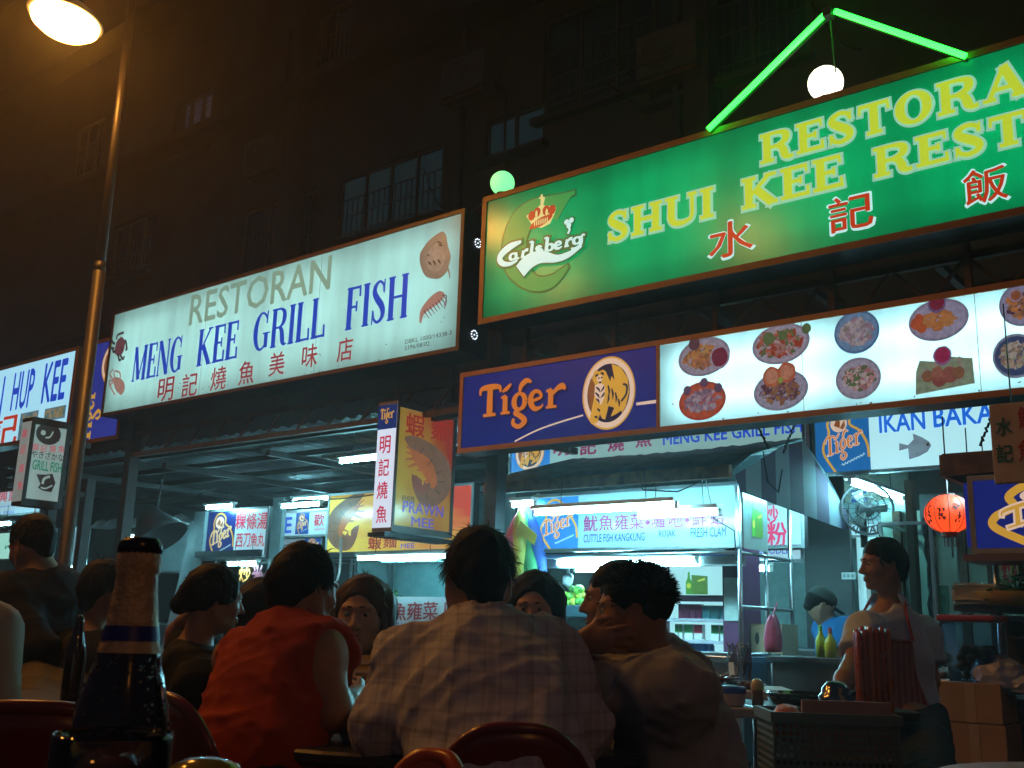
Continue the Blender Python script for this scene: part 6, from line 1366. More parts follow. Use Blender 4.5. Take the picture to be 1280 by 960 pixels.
# ================================================================== PEOPLE: one smooth skin per body from blended limbs
class Field:
    """signed distance on a grid, blended from tapered limbs and ellipsoids, then skinned"""
    def __init__(self, lo, hi, h):
        self.lo = np.array(lo, float); self.h = h
        n = np.ceil((np.array(hi)-self.lo)/h).astype(int)+1
        self.ax = [self.lo[i]+h*np.arange(n[i]) for i in range(3)]
        self.d = np.full(n, .2, np.float32)
    def _win(self, lo, hi):
        sl = []
        for i in range(3):
            a = max(0, int((lo[i]-self.lo[i])/self.h)); b = min(len(self.ax[i]), int((hi[i]-self.lo[i])/self.h)+2)
            if b <= a: return None, None
            sl.append(slice(a, b))
        g = np.meshgrid(*[self.ax[i][sl[i]] for i in range(3)], indexing='ij')
        return tuple(sl), np.stack(g, -1).astype(np.float32)
    def _blend(self, sl, d, k, op='add'):
        o = self.d[sl]
        if op == 'add':
            hh = np.maximum(k-np.abs(o-d), 0)/max(k, 1e-6); self.d[sl] = np.minimum(o, d)-hh*hh*k*.25
        else:
            d = -d; hh = np.maximum(k-np.abs(o-d), 0)/max(k, 1e-6); self.d[sl] = np.maximum(o, d)+hh*hh*k*.25
    def cone(self, a, b, ra, rb, k=.03, op='add'):
        a, b = np.array(a, np.float32), np.array(b, np.float32); m = max(ra, rb)+.07
        sl, p = self._win(np.minimum(a, b)-m, np.maximum(a, b)+m)
        if sl is None: return
        ab = b-a; t = np.clip(((p-a)@ab)/max(ab@ab, 1e-9), 0, 1)
        d = np.linalg.norm(p-a-t[..., None]*ab, axis=-1)-(ra+(rb-ra)*t)
        self._blend(sl, d, k, op)
    def ell(self, c, r, R=None, k=.03, op='add'):
        c, r = np.array(c, np.float32), np.array(r, np.float32); m = r.max()+.07
        sl, p = self._win(c-m, c+m)
        if sl is None: return
        q = p-c
        if R is not None: q = q@np.array(R, np.float32)
        k0 = np.linalg.norm(q/r, axis=-1); k1 = np.linalg.norm(q/(r*r), axis=-1)+1e-6
        self._blend(sl, k0*(k0-1)/k1, k, op)
    def cut(self, p0, n, k=.006):
        """remove everything on the n side of the plane through p0"""
        p0, n = np.array(p0, float), np.array(n, float); n = n/np.linalg.norm(n)
        d = (self.ax[0][:, None, None]-p0[0])*n[0]+(self.ax[1][None, :, None]-p0[1])*n[1]+(self.ax[2][None, None, :]-p0[2])*n[2]
        d = d.astype(np.float32); hh = np.maximum(k-np.abs(self.d-d), 0)/k; self.d = np.maximum(self.d, d)+hh*hh*k*.25
    def wrinkle(self, amp, f, seed=0, bias=.8):
        r = np.random.default_rng(seed); X, Y, Z = np.meshgrid(*self.ax, indexing='ij')
        out = np.zeros_like(self.d)
        for i in range(5):
            v = r.normal(size=3); v /= np.linalg.norm(v); v[2] *= .7; ff = f*(.6+.35*i)
            ph = r.uniform(0, 6.28); w = r.normal(size=3)*f*.35
            out += ((1-np.abs(np.sin(X*v[0]*ff+Y*v[1]*ff+Z*v[2]*ff+ph+1.5*np.sin(X*w[0]+Y*w[1]+Z*w[2]))))**2/(1+.6*i)).astype(np.float32)
        self.d -= amp*(out-bias)
    def mesh(self, name, m, parent, origin, hole=None):
        D = self.d; s = D < 0; n = D.shape
        cell = np.zeros((n[0]-1, n[1]-1, n[2]-1), np.int8)
        for i in (0, 1):
            for j in (0, 1):
                for k in (0, 1): cell += s[i:n[0]-1+i, j:n[1]-1+j, k:n[2]-1+k]
        act = (cell > 0) & (cell < 8); idx = np.argwhere(act)
        if len(idx) == 0: return None
        vid = np.full(act.shape, -1, np.int64); vid[act] = np.arange(len(idx))
        acc = np.zeros((len(idx), 3)); cnt = np.zeros(len(idx))
        C = [(0,0,0),(1,0,0),(0,1,0),(1,1,0),(0,0,1),(1,0,1),(0,1,1),(1,1,1)]
        vals = [D[idx[:, 0]+c[0], idx[:, 1]+c[1], idx[:, 2]+c[2]] for c in C]
        for a in range(8):
            for b in range(a+1, 8):
                df = np.array(C[b])-np.array(C[a])
                if np.abs(df).sum() != 1: continue
                va, vb = vals[a], vals[b]; x = (va < 0) != (vb < 0)
                t = np.where(x, va/np.where(x, va-vb, 1), 0)
                acc[x] += np.array(C[a])+t[x, None]*df; cnt[x] += 1
        V = (idx+acc/np.maximum(cnt, 1)[:, None])*self.h+self.lo-np.array(origin)
        Q = []
        for ax in range(3):
            o1, o2 = (ax+1) % 3, (ax+2) % 3
            sa = [slice(None)]*3; sb = [slice(None)]*3; sa[ax] = slice(0, -1); sb[ax] = slice(1, None)
            e = s[tuple(sa)] != s[tuple(sb)]; E = np.argwhere(e)
            ok = (E[:, o1] > 0) & (E[:, o2] > 0) & (E[:, o1] < n[o1]-1) & (E[:, o2] < n[o2]-1); E = E[ok]
            fl = s[E[:, 0], E[:, 1], E[:, 2]]
            def g(d1, d2):
                c = E.copy(); c[:, o1] += d1; c[:, o2] += d2; return vid[c[:, 0], c[:, 1], c[:, 2]]
            q_ = np.stack([g(-1, -1), g(0, -1), g(0, 0), g(-1, 0)], 1); q_[~fl] = q_[~fl][:, ::-1]; Q.append(q_)
        Q = np.concatenate(Q)
        me = bpy.data.meshes.new(name); me.vertices.add(len(V)); me.vertices.foreach_set('co', V.ravel())
        me.loops.add(len(Q)*4); me.loops.foreach_set('vertex_index', Q.ravel()); me.polygons.add(len(Q))
        me.polygons.foreach_set('loop_start', np.arange(len(Q))*4); me.polygons.foreach_set('loop_total', np.full(len(Q), 4))
        me.polygons.foreach_set('use_smooth', np.ones(len(Q), bool)); me.update(calc_edges=True); me.validate()
        me.materials.append(m)
        o = bpy.data.objects.new(name, me); COL.objects.link(o); o.parent = parent; return o

m_skin = mat('skin_tan', (.36,.19,.115), rough=.48, var=.12, scale=20, bump=.06, bscale=180)
m_skin2 = mat('skin_pale', (.50,.31,.22), rough=.48, var=.12, scale=20)
m_hair = mat('black_hair', (.007,.006,.006), rough=.62, var=.3, scale=30, spec=.18)
m_hairb = mat('brown_hair', (.075,.04,.022), rough=.55, var=.4, scale=30, spec=.25)
m_eye = mat('eye_white', (.34,.33,.31), rough=.2, var=0); m_iris = mat('dark_iris', (.012,.008,.006), rough=.1, var=0); m_lip = mat('lips', (.32,.09,.08), rough=.4, var=.1)
def rot(yaw, pitch=0, roll=0):
    return Matrix.Rotation(yaw, 3, 'Z') @ Matrix.Rotation(pitch, 3, 'X') @ Matrix.Rotation(roll, 3, 'Y')
def head_field(fd, H, R, sc=1.0):
    def w(p): return H+R @ (Vector(p)*sc)
    Rn = np.array(R)
    def e(c, r, k=.02, op='add'): fd.ell(w(c), [x*sc for x in r], Rn, k*sc, op)
    def c(a, b, ra, rb, k=.012, op='add'): fd.cone(w(a), w(b), ra*sc, rb*sc, k*sc, op)
    e((0, -.012, .035), (.074, .093, .088)); e((0, .028, -.01), (.064, .066, .085), .03); e((0, .040, -.078), (.040, .046, .034), .03)
    for s in (-1, 1):
        e((s*.038, .052, -.022), (.026, .03, .022), .02); c((s*.05, .02, -.075), (s*.068, -.01, -.035), .018, .016, .03)
        e((s*.030, .098, .012), (.017, .014, .010), .012, 'sub'); e((s*.077, -.008, -.002), (.008, .020, .031), .006); e((s*.080, -.002, .0), (.004, .010, .017), .004, 'sub')
        c((s*.012, .094, .030), (s*.046, .080, .032), .007, .005, .014)
        e((s*.014, .098, -.030), (.010, .010, .008), .008)
    c((0, .090, .018), (0, .114, -.024), .008, .0115, .012)
    c((-.016, .090, -.053), (.016, .090, -.053), .0065, .0065, .01); c((-.013, .089, -.063), (.013, .089, -.063), .0072, .0072, .01); c((-.02, .100, -.058), (.02, .100, -.058), .002, .002, .004, 'sub')
    e((0, .078, -.094), (.020, .016, .014), .015)
def hand(fd, W_, dirn, palm, curl=.5, thumb=1, sc=1.0, spread=.16):
    """palm and five separate fingers from wrist W_, pointing along dirn, palm facing `palm`, thumb on the `thumb` side"""
    f = Vector(dirn).normalized(); p = Vector(palm); p = (p-f*p.dot(f)).normalized(); s = f.cross(p)*thumb
    C_ = W_+f*.048*sc
    R = np.array(Matrix((s, f, p)).transposed()); fd.ell(C_, (.040*sc, .050*sc, .0165*sc), R, .015)
    for i, (o, L, r) in enumerate(((.028, .070, .0090), (.0095, .078, .0094), (-.0095, .072, .0090), (-.027, .056, .0080))):
        b = W_+f*(.088-.006*abs(i-1))*sc+s*o*sc; a = spread*(1.5-i)*.5; d = (f*math.cos(a)+s*math.sin(a)).normalized()
        c = curl*(.8+.12*i); q0 = b-f*.03*sc
        for j, (fr_, cc) in enumerate(((.44, c*.6), (.31, c*1.5), (.25, c*2.2))):
            dd = d*math.cos(cc)+p*math.sin(cc); e_ = b+dd*L*fr_*sc; fd.cone(q0 if j == 0 else b, e_, r*sc*(1-.08*j), r*sc*(.93-.08*j), .004); b = e_
    b = W_+f*.022*sc+s*.026*sc; d = (f*.75+s*.66+p*.25).normalized(); e_ = b+d*.042*sc; fd.cone(b, e_, .014*sc, .0105*sc, .012)
    d = (f*.95+s*.18+p*.3).normalized(); fd.cone(e_, e_+d*.032*sc, .0105*sc, .0085*sc, .004)

def skeleton(H, yaw, lean=.1, tilt=0.0, seated=True, nb=None, pel=None, sc=1.0, head_back=.06):
    """joints of a figure: H head centre, yaw turns from facing away (0) to the left (90 degrees)"""
    Z = Rz = Matrix.Rotation(yaw, 3, 'Z'); f = Rz @ Vector((0, 1, 0)); r = Rz @ Vector((1, 0, 0))
    u = (Vector((0, 0, 1))*math.cos(lean)+f*math.sin(lean)+r*math.sin(tilt)).normalized()
    J = dict(H=H); J['nb'] = nb or H-u*.185*sc-f*.03
    J['pel'] = pel or J['nb']-u*.52*sc
    J['ch'] = J['nb']*.66+J['pel']*.34-f*.0
    for s, n in ((-1, 'L'), (1, 'R')):
        J['sh'+n] = J['nb']+r*s*.175*sc-u*.055*sc+f*.02; J['el'+n] = J['sh'+n]-Vector((0,0,.24*sc))+r*s*.06+f*.10; J['wr'+n] = J['el'+n]+f*.23-r*s*.09+Vector((0,0,.02))
        J['hp'+n] = J['pel']+r*s*.09*sc-Vector((0,0,.02))
        if seated: J['kn'+n] = J['hp'+n]+f*.42+r*s*.05; J['kn'+n].z = max(J['hp'+n].z-.02, .46); J['an'+n] = J['kn'+n]+f*.02; J['an'+n].z = .09
        else:
            J['kn'+n] = J['hp'+n]*.5+r*s*.01+f*.02; J['kn'+n].z = J['hp'+n].z*.52; J['an'+n] = J['hp'+n]+r*s*.0; J['an'+n].z = .09
    J['f'], J['r'], J['u'] = f, r, u
    return J
def torso(fd, J, t=0, sc=1.0, slim=1.0, k=.06):
    f, r = J['f'], J['r']; ax = (J['nb']-J['pel']).normalized(); R = Matrix((r, (ax.cross(r)), ax)).transposed()
    r2 = (r-ax*r.dot(ax)).normalized(); f2 = ax.cross(r2); Rn = np.array(Matrix((r2, f2, ax)).transposed())
    L = (J['nb']-J['pel']).length
    fd.ell(J['pel']+ax*L*.60, (.160*slim*sc+t, .112*sc+t, .19*sc+t), Rn, k); fd.ell(J['pel']+ax*L*.34, (.145*slim*sc+t, .105*sc+t, .19*sc+t), Rn, k); fd.ell(J['pel']+ax*.03, (.165*slim*sc+t, .13*sc+t, .13*sc+t), Rn, k)
    for n in 'LR': fd.cone(J['nb']-ax*.035, J['sh'+n], .046*sc+t, .046*sc+t, k); fd.ell(J['sh'+n]-ax*.012, [.055*sc+t]*3, None, k*.8)
def make_person(label, J, hyaw, hpitch=0, hroll=0, skin=None, sc=1.0, slim=1.0, shirt=None, sleeve=.55, trousers=None, hair='short', hairm=None, res=.0085, hands=None, hsc=1.0, group=None, neck=None, hem=.02, wr=.007, collar=0, male=True, fuzz=2600):
    base = Vector((J['pel'].x, J['pel'].y, 0))
    rt = empty('person', base, 0, label, 'person', group)
    pts = [v for k, v in J.items() if k not in 'fru']
    lo = [min(p[i] for p in pts)-.22 for i in range(3)]; hi = [max(p[i] for p in pts)+.22 for i in range(3)]; lo[2] = -.01
    fd = Field(lo, hi, res); R = rot(hyaw, hpitch, hroll)
    head_field(fd, J['H'], R, hsc)
    fd.cone(J['nb']-J['u']*.03, J['H']+R @ Vector((0, -.025, -.05)), .058*sc*min(1, hsc+.08), .050*sc*min(1, hsc+.06), .03)
    torso(fd, J, 0, sc, slim)
    for n in 'LR':
        fd.cone(J['sh'+n], J['el'+n], .050*sc, .039*sc, .03); m_ = J['el'+n]*.65+J['wr'+n]*.35
        fd.cone(J['el'+n], m_, .039*sc, .041*sc, .02); fd.cone(m_, J['wr'+n], .041*sc, .026*sc, .02)
        fd.cone(J['hp'+n], J['kn'+n], .082*sc, .056*sc, .04); fd.cone(J['kn'+n], J['an'+n], .054*sc, .036*sc, .03)
        fd.ell(J['an'+n]+J['f']*.07+Vector((0, 0, -.055)), (.04, .04, .035), None, .03); fd.cone(J['an'+n]+Vector((0, 0, -.04)), J['an'+n]+J['f']*.14+Vector((0, 0, -.055)), .036, .026, .03)
        hd_ = (hands or {}).get(n, {}); d = hd_.get('dir') or (J['wr'+n]-J['el'+n]); pl = hd_.get('palm') or -J['r']*(1 if n == 'R' else -1)
        hand(fd, J['wr'+n], d, pl, hd_.get('curl', .45), hd_.get('thumb', 1 if n == 'L' else -1), .93*min(sc, hsc+.04))
    body = fd.mesh('body', skin or m_skin, rt, base)
    def w(p): return J['H']+R @ (Vector(p)*hsc)
    # eyes, brows, lips
    for s in (-1, 1):
        bm = bmesh.new(); blob(bm, w((s*.030, .0775, .011))-base, .0115*hsc, 2); blob(bm, w((s*.029, .0842, .0095))-base, .0066*hsc, 2, mi=1); link('eye', bm, [m_eye, m_iris], rt, smooth=True)
        bm = bmesh.new(); tube(bm, [w((s*(.012+.009*i), .1005-.0048*i-.0008*i*i, .0325-.0004*i+.0016*math.sin(i*.8)))-base for i in range(5)], [.0016, .003, .003, .0025, .001], 5); link('eyebrow', bm, m_hair, rt)
    bm = bmesh.new()
    for z, rr in ((-.0525, .0052), (-.0635, .0060)): tube(bm, [w((x, .0955-abs(x)*14*abs(x), z))-base for x in (-.022, -.012, 0, .012, .022)], [.001, rr*.85, rr, rr*.85, .001], 6)
    link('lips', bm, m_lip if not male else mat('plain_lips', (.26,.11,.08), rough=.5), rt, smooth=True)
    # shirt: a shell round trunk and arms, cut at hem, neck and sleeves
    if shirt:
        fs = Field(lo, hi, res*1.1); t = .012; torso(fs, J, t, sc, slim*1.02, .07)
        for n in 'LR':
            L = sleeve
            if L > 0:
                e = J['sh'+n].lerp(J['el'+n], min(L, 1)); fs.cone(J['sh'+n], e, .050*sc+t+.004, .042*sc+t+(.012 if L < 1 else .004), .05)
                if L > 1: e2 = J['el'+n].lerp(J['wr'+n], L-1); fs.cone(J['el'+n], e2, .043*sc+t, .032*sc+t, .03)
        ax = (J['nb']-J['pel']).normalized()
        fs.wrinkle(wr*1.15, 21, len(label), .22); fs.wrinkle(wr*.5, 50, len(label)+1, .3)
        fs.cut(J['pel']-ax*(.10+hem), -ax)
        for n in 'LR':
            if 0 < sleeve < 1:
                d = (J['el'+n]-J['sh'+n]).normalized(); e = J['sh'+n]+d*(J['el'+n]-J['sh'+n]).length*sleeve
                # cut only near this arm
                a = np.array(e); sl, p = fs._win(a-.12, a+.12)
                if sl is not None:
                    dd = ((p-a)@np.array(d)).astype(np.float32); fs.d[sl] = np.where(dd > 0, np.maximum(fs.d[sl], dd), fs.d[sl])
            elif sleeve == 0:
                a = np.array(J['sh'+n]+J['r']*(.065 if n == 'R' else -.065)-ax*.03); fs.ell(a, (.062, .085, .10), None, .01, 'sub')
        if neck: fs.ell(w((0, 0, 0))+J['u']*-.125*sc+J['f']*neck, (.07, .07, .085), None, .012, 'sub')
        so = fs.mesh('shirt', shirt, rt, base)
        if collar:
            bm = bmesh.new(); n_ = 22; A, B = [], []
            c0 = J['nb']+J['u']*.005+J['f']*.01
            for k in range(n_+1):
                a = math.radians(-60-240*k/n_)+math.pi; dv = (J['r']*math.sin(a)*.9-J['f']*math.cos(a))
                A.append(bm.verts.new(c0+dv*.069*sc+J['u']*(.066)-base)); B.append(bm.verts.new(c0+dv*.108*sc+J['u']*.012-base))
            for k in range(n_): bm.faces.new((A[k], A[k+1], B[k+1], B[k]))
            o = link('collar', bm, shirt, rt, smooth=True); md = o.modifiers.new('Solidify', 'SOLIDIFY'); md.thickness = .006; md = o.modifiers.new('Subdivision', 'SUBSURF'); md.levels = md.render_levels = 1
    if trousers:
        ft = Field(lo, hi, res*1.5); t = .013
        ax = (J['nb']-J['pel']).normalized(); Rn = np.array(Matrix((J['r'], ax.cross(J['r']), ax)).transposed())
        ft.ell(J['pel']+ax*.0, (.164*slim*sc+.004, .128*sc+.004, .11*sc), Rn, .05)
        for n in 'LR': ft.cone(J['hp'+n], J['kn'+n], .086*sc+t, .062*sc+t, .04); ft.cone(J['kn'+n], J['an'+n]+Vector((0, 0, .03)), .06*sc+t, .05*sc+t, .03)
        ft.wrinkle(.007, 22, seed=3); ft.cut(J['pel']+ax*.05, ax); ft.cut((0, 0, .075), (0, 0, -1)); ft.mesh('trousers', trousers, rt, base)
    # hair
    hm = hairm or m_hair; fh = Field([J['H'][i]-.40 if i == 2 else J['H'][i]-.2 for i in range(3)], [J['H'][i]+.2 for i in range(3)], .0065); Rn = np.array(R)
    def he(c, r, k=.02, op='add'): fh.ell(w(c), [x*hsc for x in r], Rn, k, op)
    he((0, -.016, .042), (.083, .103, .096))
    if hair in ('bob', 'long', 'bun'): he((0, -.02, .032), (.085, .104, .099))
    if hair in ('bob', 'long'):
        D = .11 if hair == 'bob' else .27
        for s in (-1, 1):
            fh.cone(w((s*.07, -.005, .05)), w((s*(.088 if hair == 'bob' else .108), .0, -D)), .030, .034, .03); fh.cone(w((s*.05, -.06, .04)), w((s*.06, -.06, -D)), .05, .035, .04)
        fh.cone(w((0, -.07, .03)), w((0, -.085, -D)), .06, .05, .05)
    if hair == 'bun': fh.cone(w((0, -.10, .0)), w((0, -.125, -.03)), .035, .03, .02)
    if hair == 'short': fh.cone(w((0, -.075, .0)), w((0, -.075, -.045)), .052, .040, .03)
    fh.wrinkle(.0045, 70, seed=5)
    # face opening
    he((0, .085, -.045 if male else -.038), (.058, .075, .098 if male else .108), .012, 'sub')
    if hair == 'short':
        for s in (-1, 1): he((s*.085, .045, -.055), (.05, .06, .07), .01, 'sub')
        fh.cut(w((0, -.1, -.085)), R @ Vector((0, .25, -1)))
    if hair != 'none': fh.mesh('hair', hm, rt, base)
    if hair in ('long', 'bob'):
        bm = bmesh.new(); rr_ = random.Random(11)
        for k in range(700):
            a = rr_.uniform(RD(28), RD(332))+RD(90); front = abs(((a-RD(90))+math.pi) % (2*math.pi)-math.pi) < RD(50)
            pts = []; top_ = rr_.uniform(.05, .135); flare = rr_.uniform(.0, .022); dn = -D*rr_.uniform(.8, 1.12)
            for j in range(7):
                t = j/6; z = top_+(dn-top_)*t; q_ = math.sqrt(max(.05, 1-min(1, max(0, (z-.03)/.108))**2)); rx_ = .0915*q_+(flare+.012)*t+rr_.gauss(0, .0012); ry_ = .110*q_-.01*t
                pts.append(w((math.cos(a)*rx_, max(math.sin(a)*ry_-.02, -.14) if not front else math.sin(a)*ry_*.75-.02, z))-base)
            for p_, q2_ in zip(pts, pts[1:]):
                sd = (q2_-p_).cross(p_-(w((0, -.02, 0))-base)).normalized()*.0016
                bm.faces.new([bm.verts.new(x) for x in (p_-sd, p_+sd, q2_+sd, q2_-sd)])
        link('hair_strands', bm, mat('light_brown_strands', (.13,.08,.045), rough=.5) if hair == 'long' else hm, rt, recalc=False)
    if fuzz and hair != 'none':
        bm = bmesh.new(); rr_ = random.Random(len(label)*7)
        for k in range(fuzz):
            a, z = rr_.uniform(0, 6.28), rr_.uniform(-.25, 1); q_ = math.sqrt(max(0, 1-z*z)); dl = Vector((q_*math.cos(a), q_*math.sin(a), z))
            if dl.y > .62 and z < .42: continue
            s0 = Vector((dl.x*.080, dl.y*.100-.016, dl.z*.092+.042)); tang = Vector((rr_.gauss(0, .3), .25+rr_.gauss(0, .3), rr_.gauss(0, .25))) if hair == 'spiky' else Vector((rr_.gauss(0, .2), -.5*dl.y+rr_.gauss(0, .15), -.75+rr_.gauss(0, .2)))
            L_ = rr_.uniform(.010, .026) if hair == 'spiky' else rr_.uniform(.02, .045); d1 = (dl*(1.0 if hair == 'spiky' else .35)+tang*.8).normalized()
            p0, p1, p2 = w(s0)-base, w(s0+d1*L_*.6)-base, w(s0+d1*L_+Vector((0, 0, -.003)))-base; sd = (R @ d1.cross(dl+Vector((.01, 0, 0)))).normalized()*(.0013 if hair == 'spiky' else .0019)
            v = [bm.verts.new(x) for x in (p0-sd, p0+sd, p1+sd*.8, p1-sd*.8, p2)]; bm.faces.new(v[:4]); bm.faces.new((v[3], v[2], v[4]))
        link('hair_strands', bm, hm, rt, recalc=False)
    return rt

def cloth(name, col, **k): return mat(name, col, rough=.85, var=k.pop('var', .15), scale=k.pop('scale', 5), bump=.15, bscale=500, spec=.2, **k)
def plaid(name, base, line):
    if name in MATS: return MATS[name]
    m = cloth(name, base, var=.1); nt = m.node_tree; b = nt.nodes['Principled BSDF']
    tc = nt.nodes.new('ShaderNodeTexCoord'); sx = nt.nodes.new('ShaderNodeSeparateXYZ'); nt.links.new(tc.outputs['Object'], sx.inputs[0]); fac = None
    no = nt.nodes.new('ShaderNodeTexNoise'); no.inputs['Scale'].default_value = 3
    nt.links.new(tc.outputs['Object'], no.inputs[0])
    for ax_, fq in ((0, 13.), (0, 31.), (2, 12.), (2, 27.)):
        wv = nt.nodes.new('ShaderNodeMath'); wv.operation = 'MULTIPLY_ADD'; wv.inputs[1].default_value = fq; nt.links.new(sx.outputs[ax_], wv.inputs[0]); nt.links.new(no.outputs[0], wv.inputs[2])
        fr_ = nt.nodes.new('ShaderNodeMath'); fr_.operation = 'FRACT'; nt.links.new(wv.outputs[0], fr_.inputs[0])
        lt = nt.nodes.new('ShaderNodeMath'); lt.operation = 'LESS_THAN'; lt.inputs[1].default_value = .17; nt.links.new(fr_.outputs[0], lt.inputs[0])
        ml = nt.nodes.new('ShaderNodeMath'); ml.operation = 'MULTIPLY'; ml.inputs[1].default_value = .28; nt.links.new(lt.outputs[0], ml.inputs[0])
        if fac is None: fac = ml
        else:
            ad = nt.nodes.new('ShaderNodeMath'); ad.operation = 'ADD'; nt.links.new(fac.outputs[0], ad.inputs[0]); nt.links.new(ml.outputs[0], ad.inputs[1]); fac = ad
    mx = nt.nodes.new('ShaderNodeMix'); mx.data_type = 'RGBA'; mx.inputs[6].default_value = (*base, 1); mx.inputs[7].default_value = (*line, 1)
    nt.links.new(fac.outputs[0], mx.inputs[0]); nt.links.new(mx.outputs[2], b.inputs['Base Color']); return m
RD = math.radians
c_black = cloth('black_cloth', (.012,.012,.015)); c_navy = cloth('dark_trousers', (.018,.02,.035)); c_khaki = cloth('khaki_cloth', (.10,.08,.055))

# orange sleeveless diner
J = skeleton(P(381, 738, 2.66), RD(-30), .45, .25, nb=P(366, 795, 2.60), pel=P(305, 985, 2.38))
J.update(shR=P(402, 815, 2.50), shL=P(296, 822, 2.78), elR=P(420, 893, 2.42), wrR=P(446, 868, 2.66), elL=P(330, 890, 3.0), wrL=P(400, 885, 3.1))
make_person('diner in an orange red sleeveless shirt leaning over the table', J, RD(-38), -.15, skin=m_skin, shirt=cloth('orange_red_cloth', (.42,.045,.012), var=.25), sleeve=0, trousers=c_navy, res=.007, slim=.92, sc=.94, hsc=.87, wr=.011, hands={'R': dict(curl=.6)})
# plaid shirt
J = skeleton(P(597, 726, 2.42), RD(8), .22, .0, nb=P(606, 792, 2.36), pel=P(628, 1030, 2.12))
J.update(shL=P(512, 828, 2.36), shR=P(690, 826, 2.40), elL=P(480, 905, 2.28), wrL=P(452, 915, 2.52), elR=P(722, 905, 2.32), wrR=P(690, 930, 2.62))
make_person('diner seen from behind in a white plaid shirt with folded sleeves', J, RD(14), -.1, shirt=plaid('white_plaid', (.56,.58,.66), (.26,.26,.31)), sleeve=1.8, trousers=c_navy, res=.007, slim=1.05, sc=1.0, hsc=.92, collar=1, wr=.011, hands={'L': dict(curl=.35)})
# grey tee in front right
J = skeleton(P(793, 766, 2.46), RD(82), .5, nb=P(826, 832, 2.50), pel=P(862, 1020, 2.52))
J.update(shL=P(842, 862, 2.34), shR=P(812, 850, 2.66), elL=P(712, 862, 2.50), wrL=P(728, 801, 2.42), elR=P(725, 905, 2.85), wrR=P(690, 915, 2.8))
make_person('spiky haired diner in a grey T-shirt resting his mouth on his hand', J, RD(78), -.12, .05, shirt=cloth('grey_tee', (.38,.40,.44)), sleeve=.95, trousers=c_khaki, res=.007, hair='spiky', hands={'L': dict(dir=P(796, 800, 2.34)-P(728, 801, 2.42), palm=Vector((.3, .9, .1)), curl=.55, thumb=1)}, fuzz=3200, wr=.012, sc=.95, hsc=.84)
# profile diner behind him
J = skeleton(P(770, 752, 3.05), RD(88), .3, pel=P(815, 960, 3.1)); J.update(elL=P(730, 880, 2.95), wrL=P(700, 890, 3.1))
make_person('diner in a pale shirt in profile behind the grey T-shirt', J, RD(86), -.05, shirt=cloth('pale_shirt', (.50,.48,.48)), trousers=c_navy, fuzz=900, hsc=.88)
# women across the table
J = skeleton(P(668, 762, 3.5), RD(170), .12); make_person('woman with a dark fringe looking over the plaid shoulder', J, RD(172), -.12, skin=m_skin2, shirt=c_black, trousers=c_navy, hair='bob', male=False, slim=.85, sc=.92, hsc=.92)
J = skeleton(P(452, 772, 3.4), RD(172), .08); make_person('long haired woman in black facing us across the table', J, RD(176), -.02, skin=m_skin2, shirt=c_black, trousers=c_navy, hair='long', hairm=m_hairb, male=False, slim=.85, sc=.92, sleeve=.9, neck=.05)
J = skeleton(P(268, 752, 3.15), RD(-62), .15, pel=P(262, 960, 3.15)); J.update(elL=P(222, 800, 3.35), wrL=P(228, 778, 3.22), shL=P(246, 812, 3.26))
make_person('woman with tied back hair in black, a hand behind her neck', J, RD(-58), -.1, shirt=c_black, trousers=c_navy, hair='bun', male=False, slim=.88, sc=.93, hsc=.79, hands={'L': dict(dir=Vector((.8, -.2, .4)), palm=Vector((.3, -.8, 0)), curl=.4)})
J = skeleton(P(323, 768, 4.0), RD(20), .1); make_person('dark haired diner half hidden between the bun and the orange shirt', J, RD(20), 0, shirt=c_black, trousers=c_navy, hair='bob', male=False, res=.011)
J = skeleton(P(134, 740, 4.4), RD(-40), .1); make_person('dark diner sitting behind the beer bottle', J, RD(-50), 0, shirt=c_black, trousers=c_navy, res=.011)
# standing man and the pale shoulder at the left edge
J = skeleton(P(40, 684, 4.6), RD(60), .25, seated=False, pel=P(72, 835, 4.6), nb=P(56, 730, 4.6)); J.update(elL=P(50, 810, 4.3), wrL=P(20, 820, 4.3), elR=P(40, 800, 4.9), wrR=P(10, 810, 4.8))
make_person('standing man in a dark jacket and khaki trousers stooping at the left', J, RD(60), -.4, shirt=cloth('dark_jacket', (.018,.018,.022)), sleeve=1.9, trousers=c_khaki, sc=1.15, slim=1.15, fuzz=500, res=.010, hsc=1.05, hem=-.02)
J = skeleton(P(-130, 660, 2.0), RD(-10), .1, nb=P(-125, 755, 2.0)); J.update(shR=P(-42, 800, 1.98), elR=P(-26, 930, 1.95), wrR=P(-60, 960, 2.2))
make_person('diner in a pale shirt cut off by the left edge', J, RD(-10), 0, shirt=cloth('cream_shirt', (.55,.50,.44)), sleeve=.98, trousers=c_navy, fuzz=500, res=.010)
# waiter
J = skeleton(P(1103, 707, 4.4), RD(138), .04, seated=False, nb=P(1112, 762, 4.42), pel=P(1130, 892, 4.45))
J.update(shR=P(1081, 788, 4.28), shL=P(1153, 794, 4.52), elR=P(1062, 838, 4.13), wrR=P(1044, 872, 4.0), elL=P(1163, 852, 4.48), wrL=P(1134, 893, 4.24), ch=P(1116, 800, 4.4))
waiter = make_person('waiter in a white short sleeved shirt and pink striped apron looking left', J, RD(98), -.08, shirt=cloth('waiter_white', (.60,.73,.95)), sleeve=.62, trousers=c_navy, sc=.92, slim=.82, hsc=.88, res=.007, collar=1, hem=.17, neck=.07, fuzz=900, wr=.006, hands={'L': dict(curl=.7), 'R': dict(curl=.7)})
base = Vector((J['pel'].x, J['pel'].y, 0)); f_, r_ = J['f'], J['r']; bm = bmesh.new(); NX_, NZ_ = 22, 26
g = []
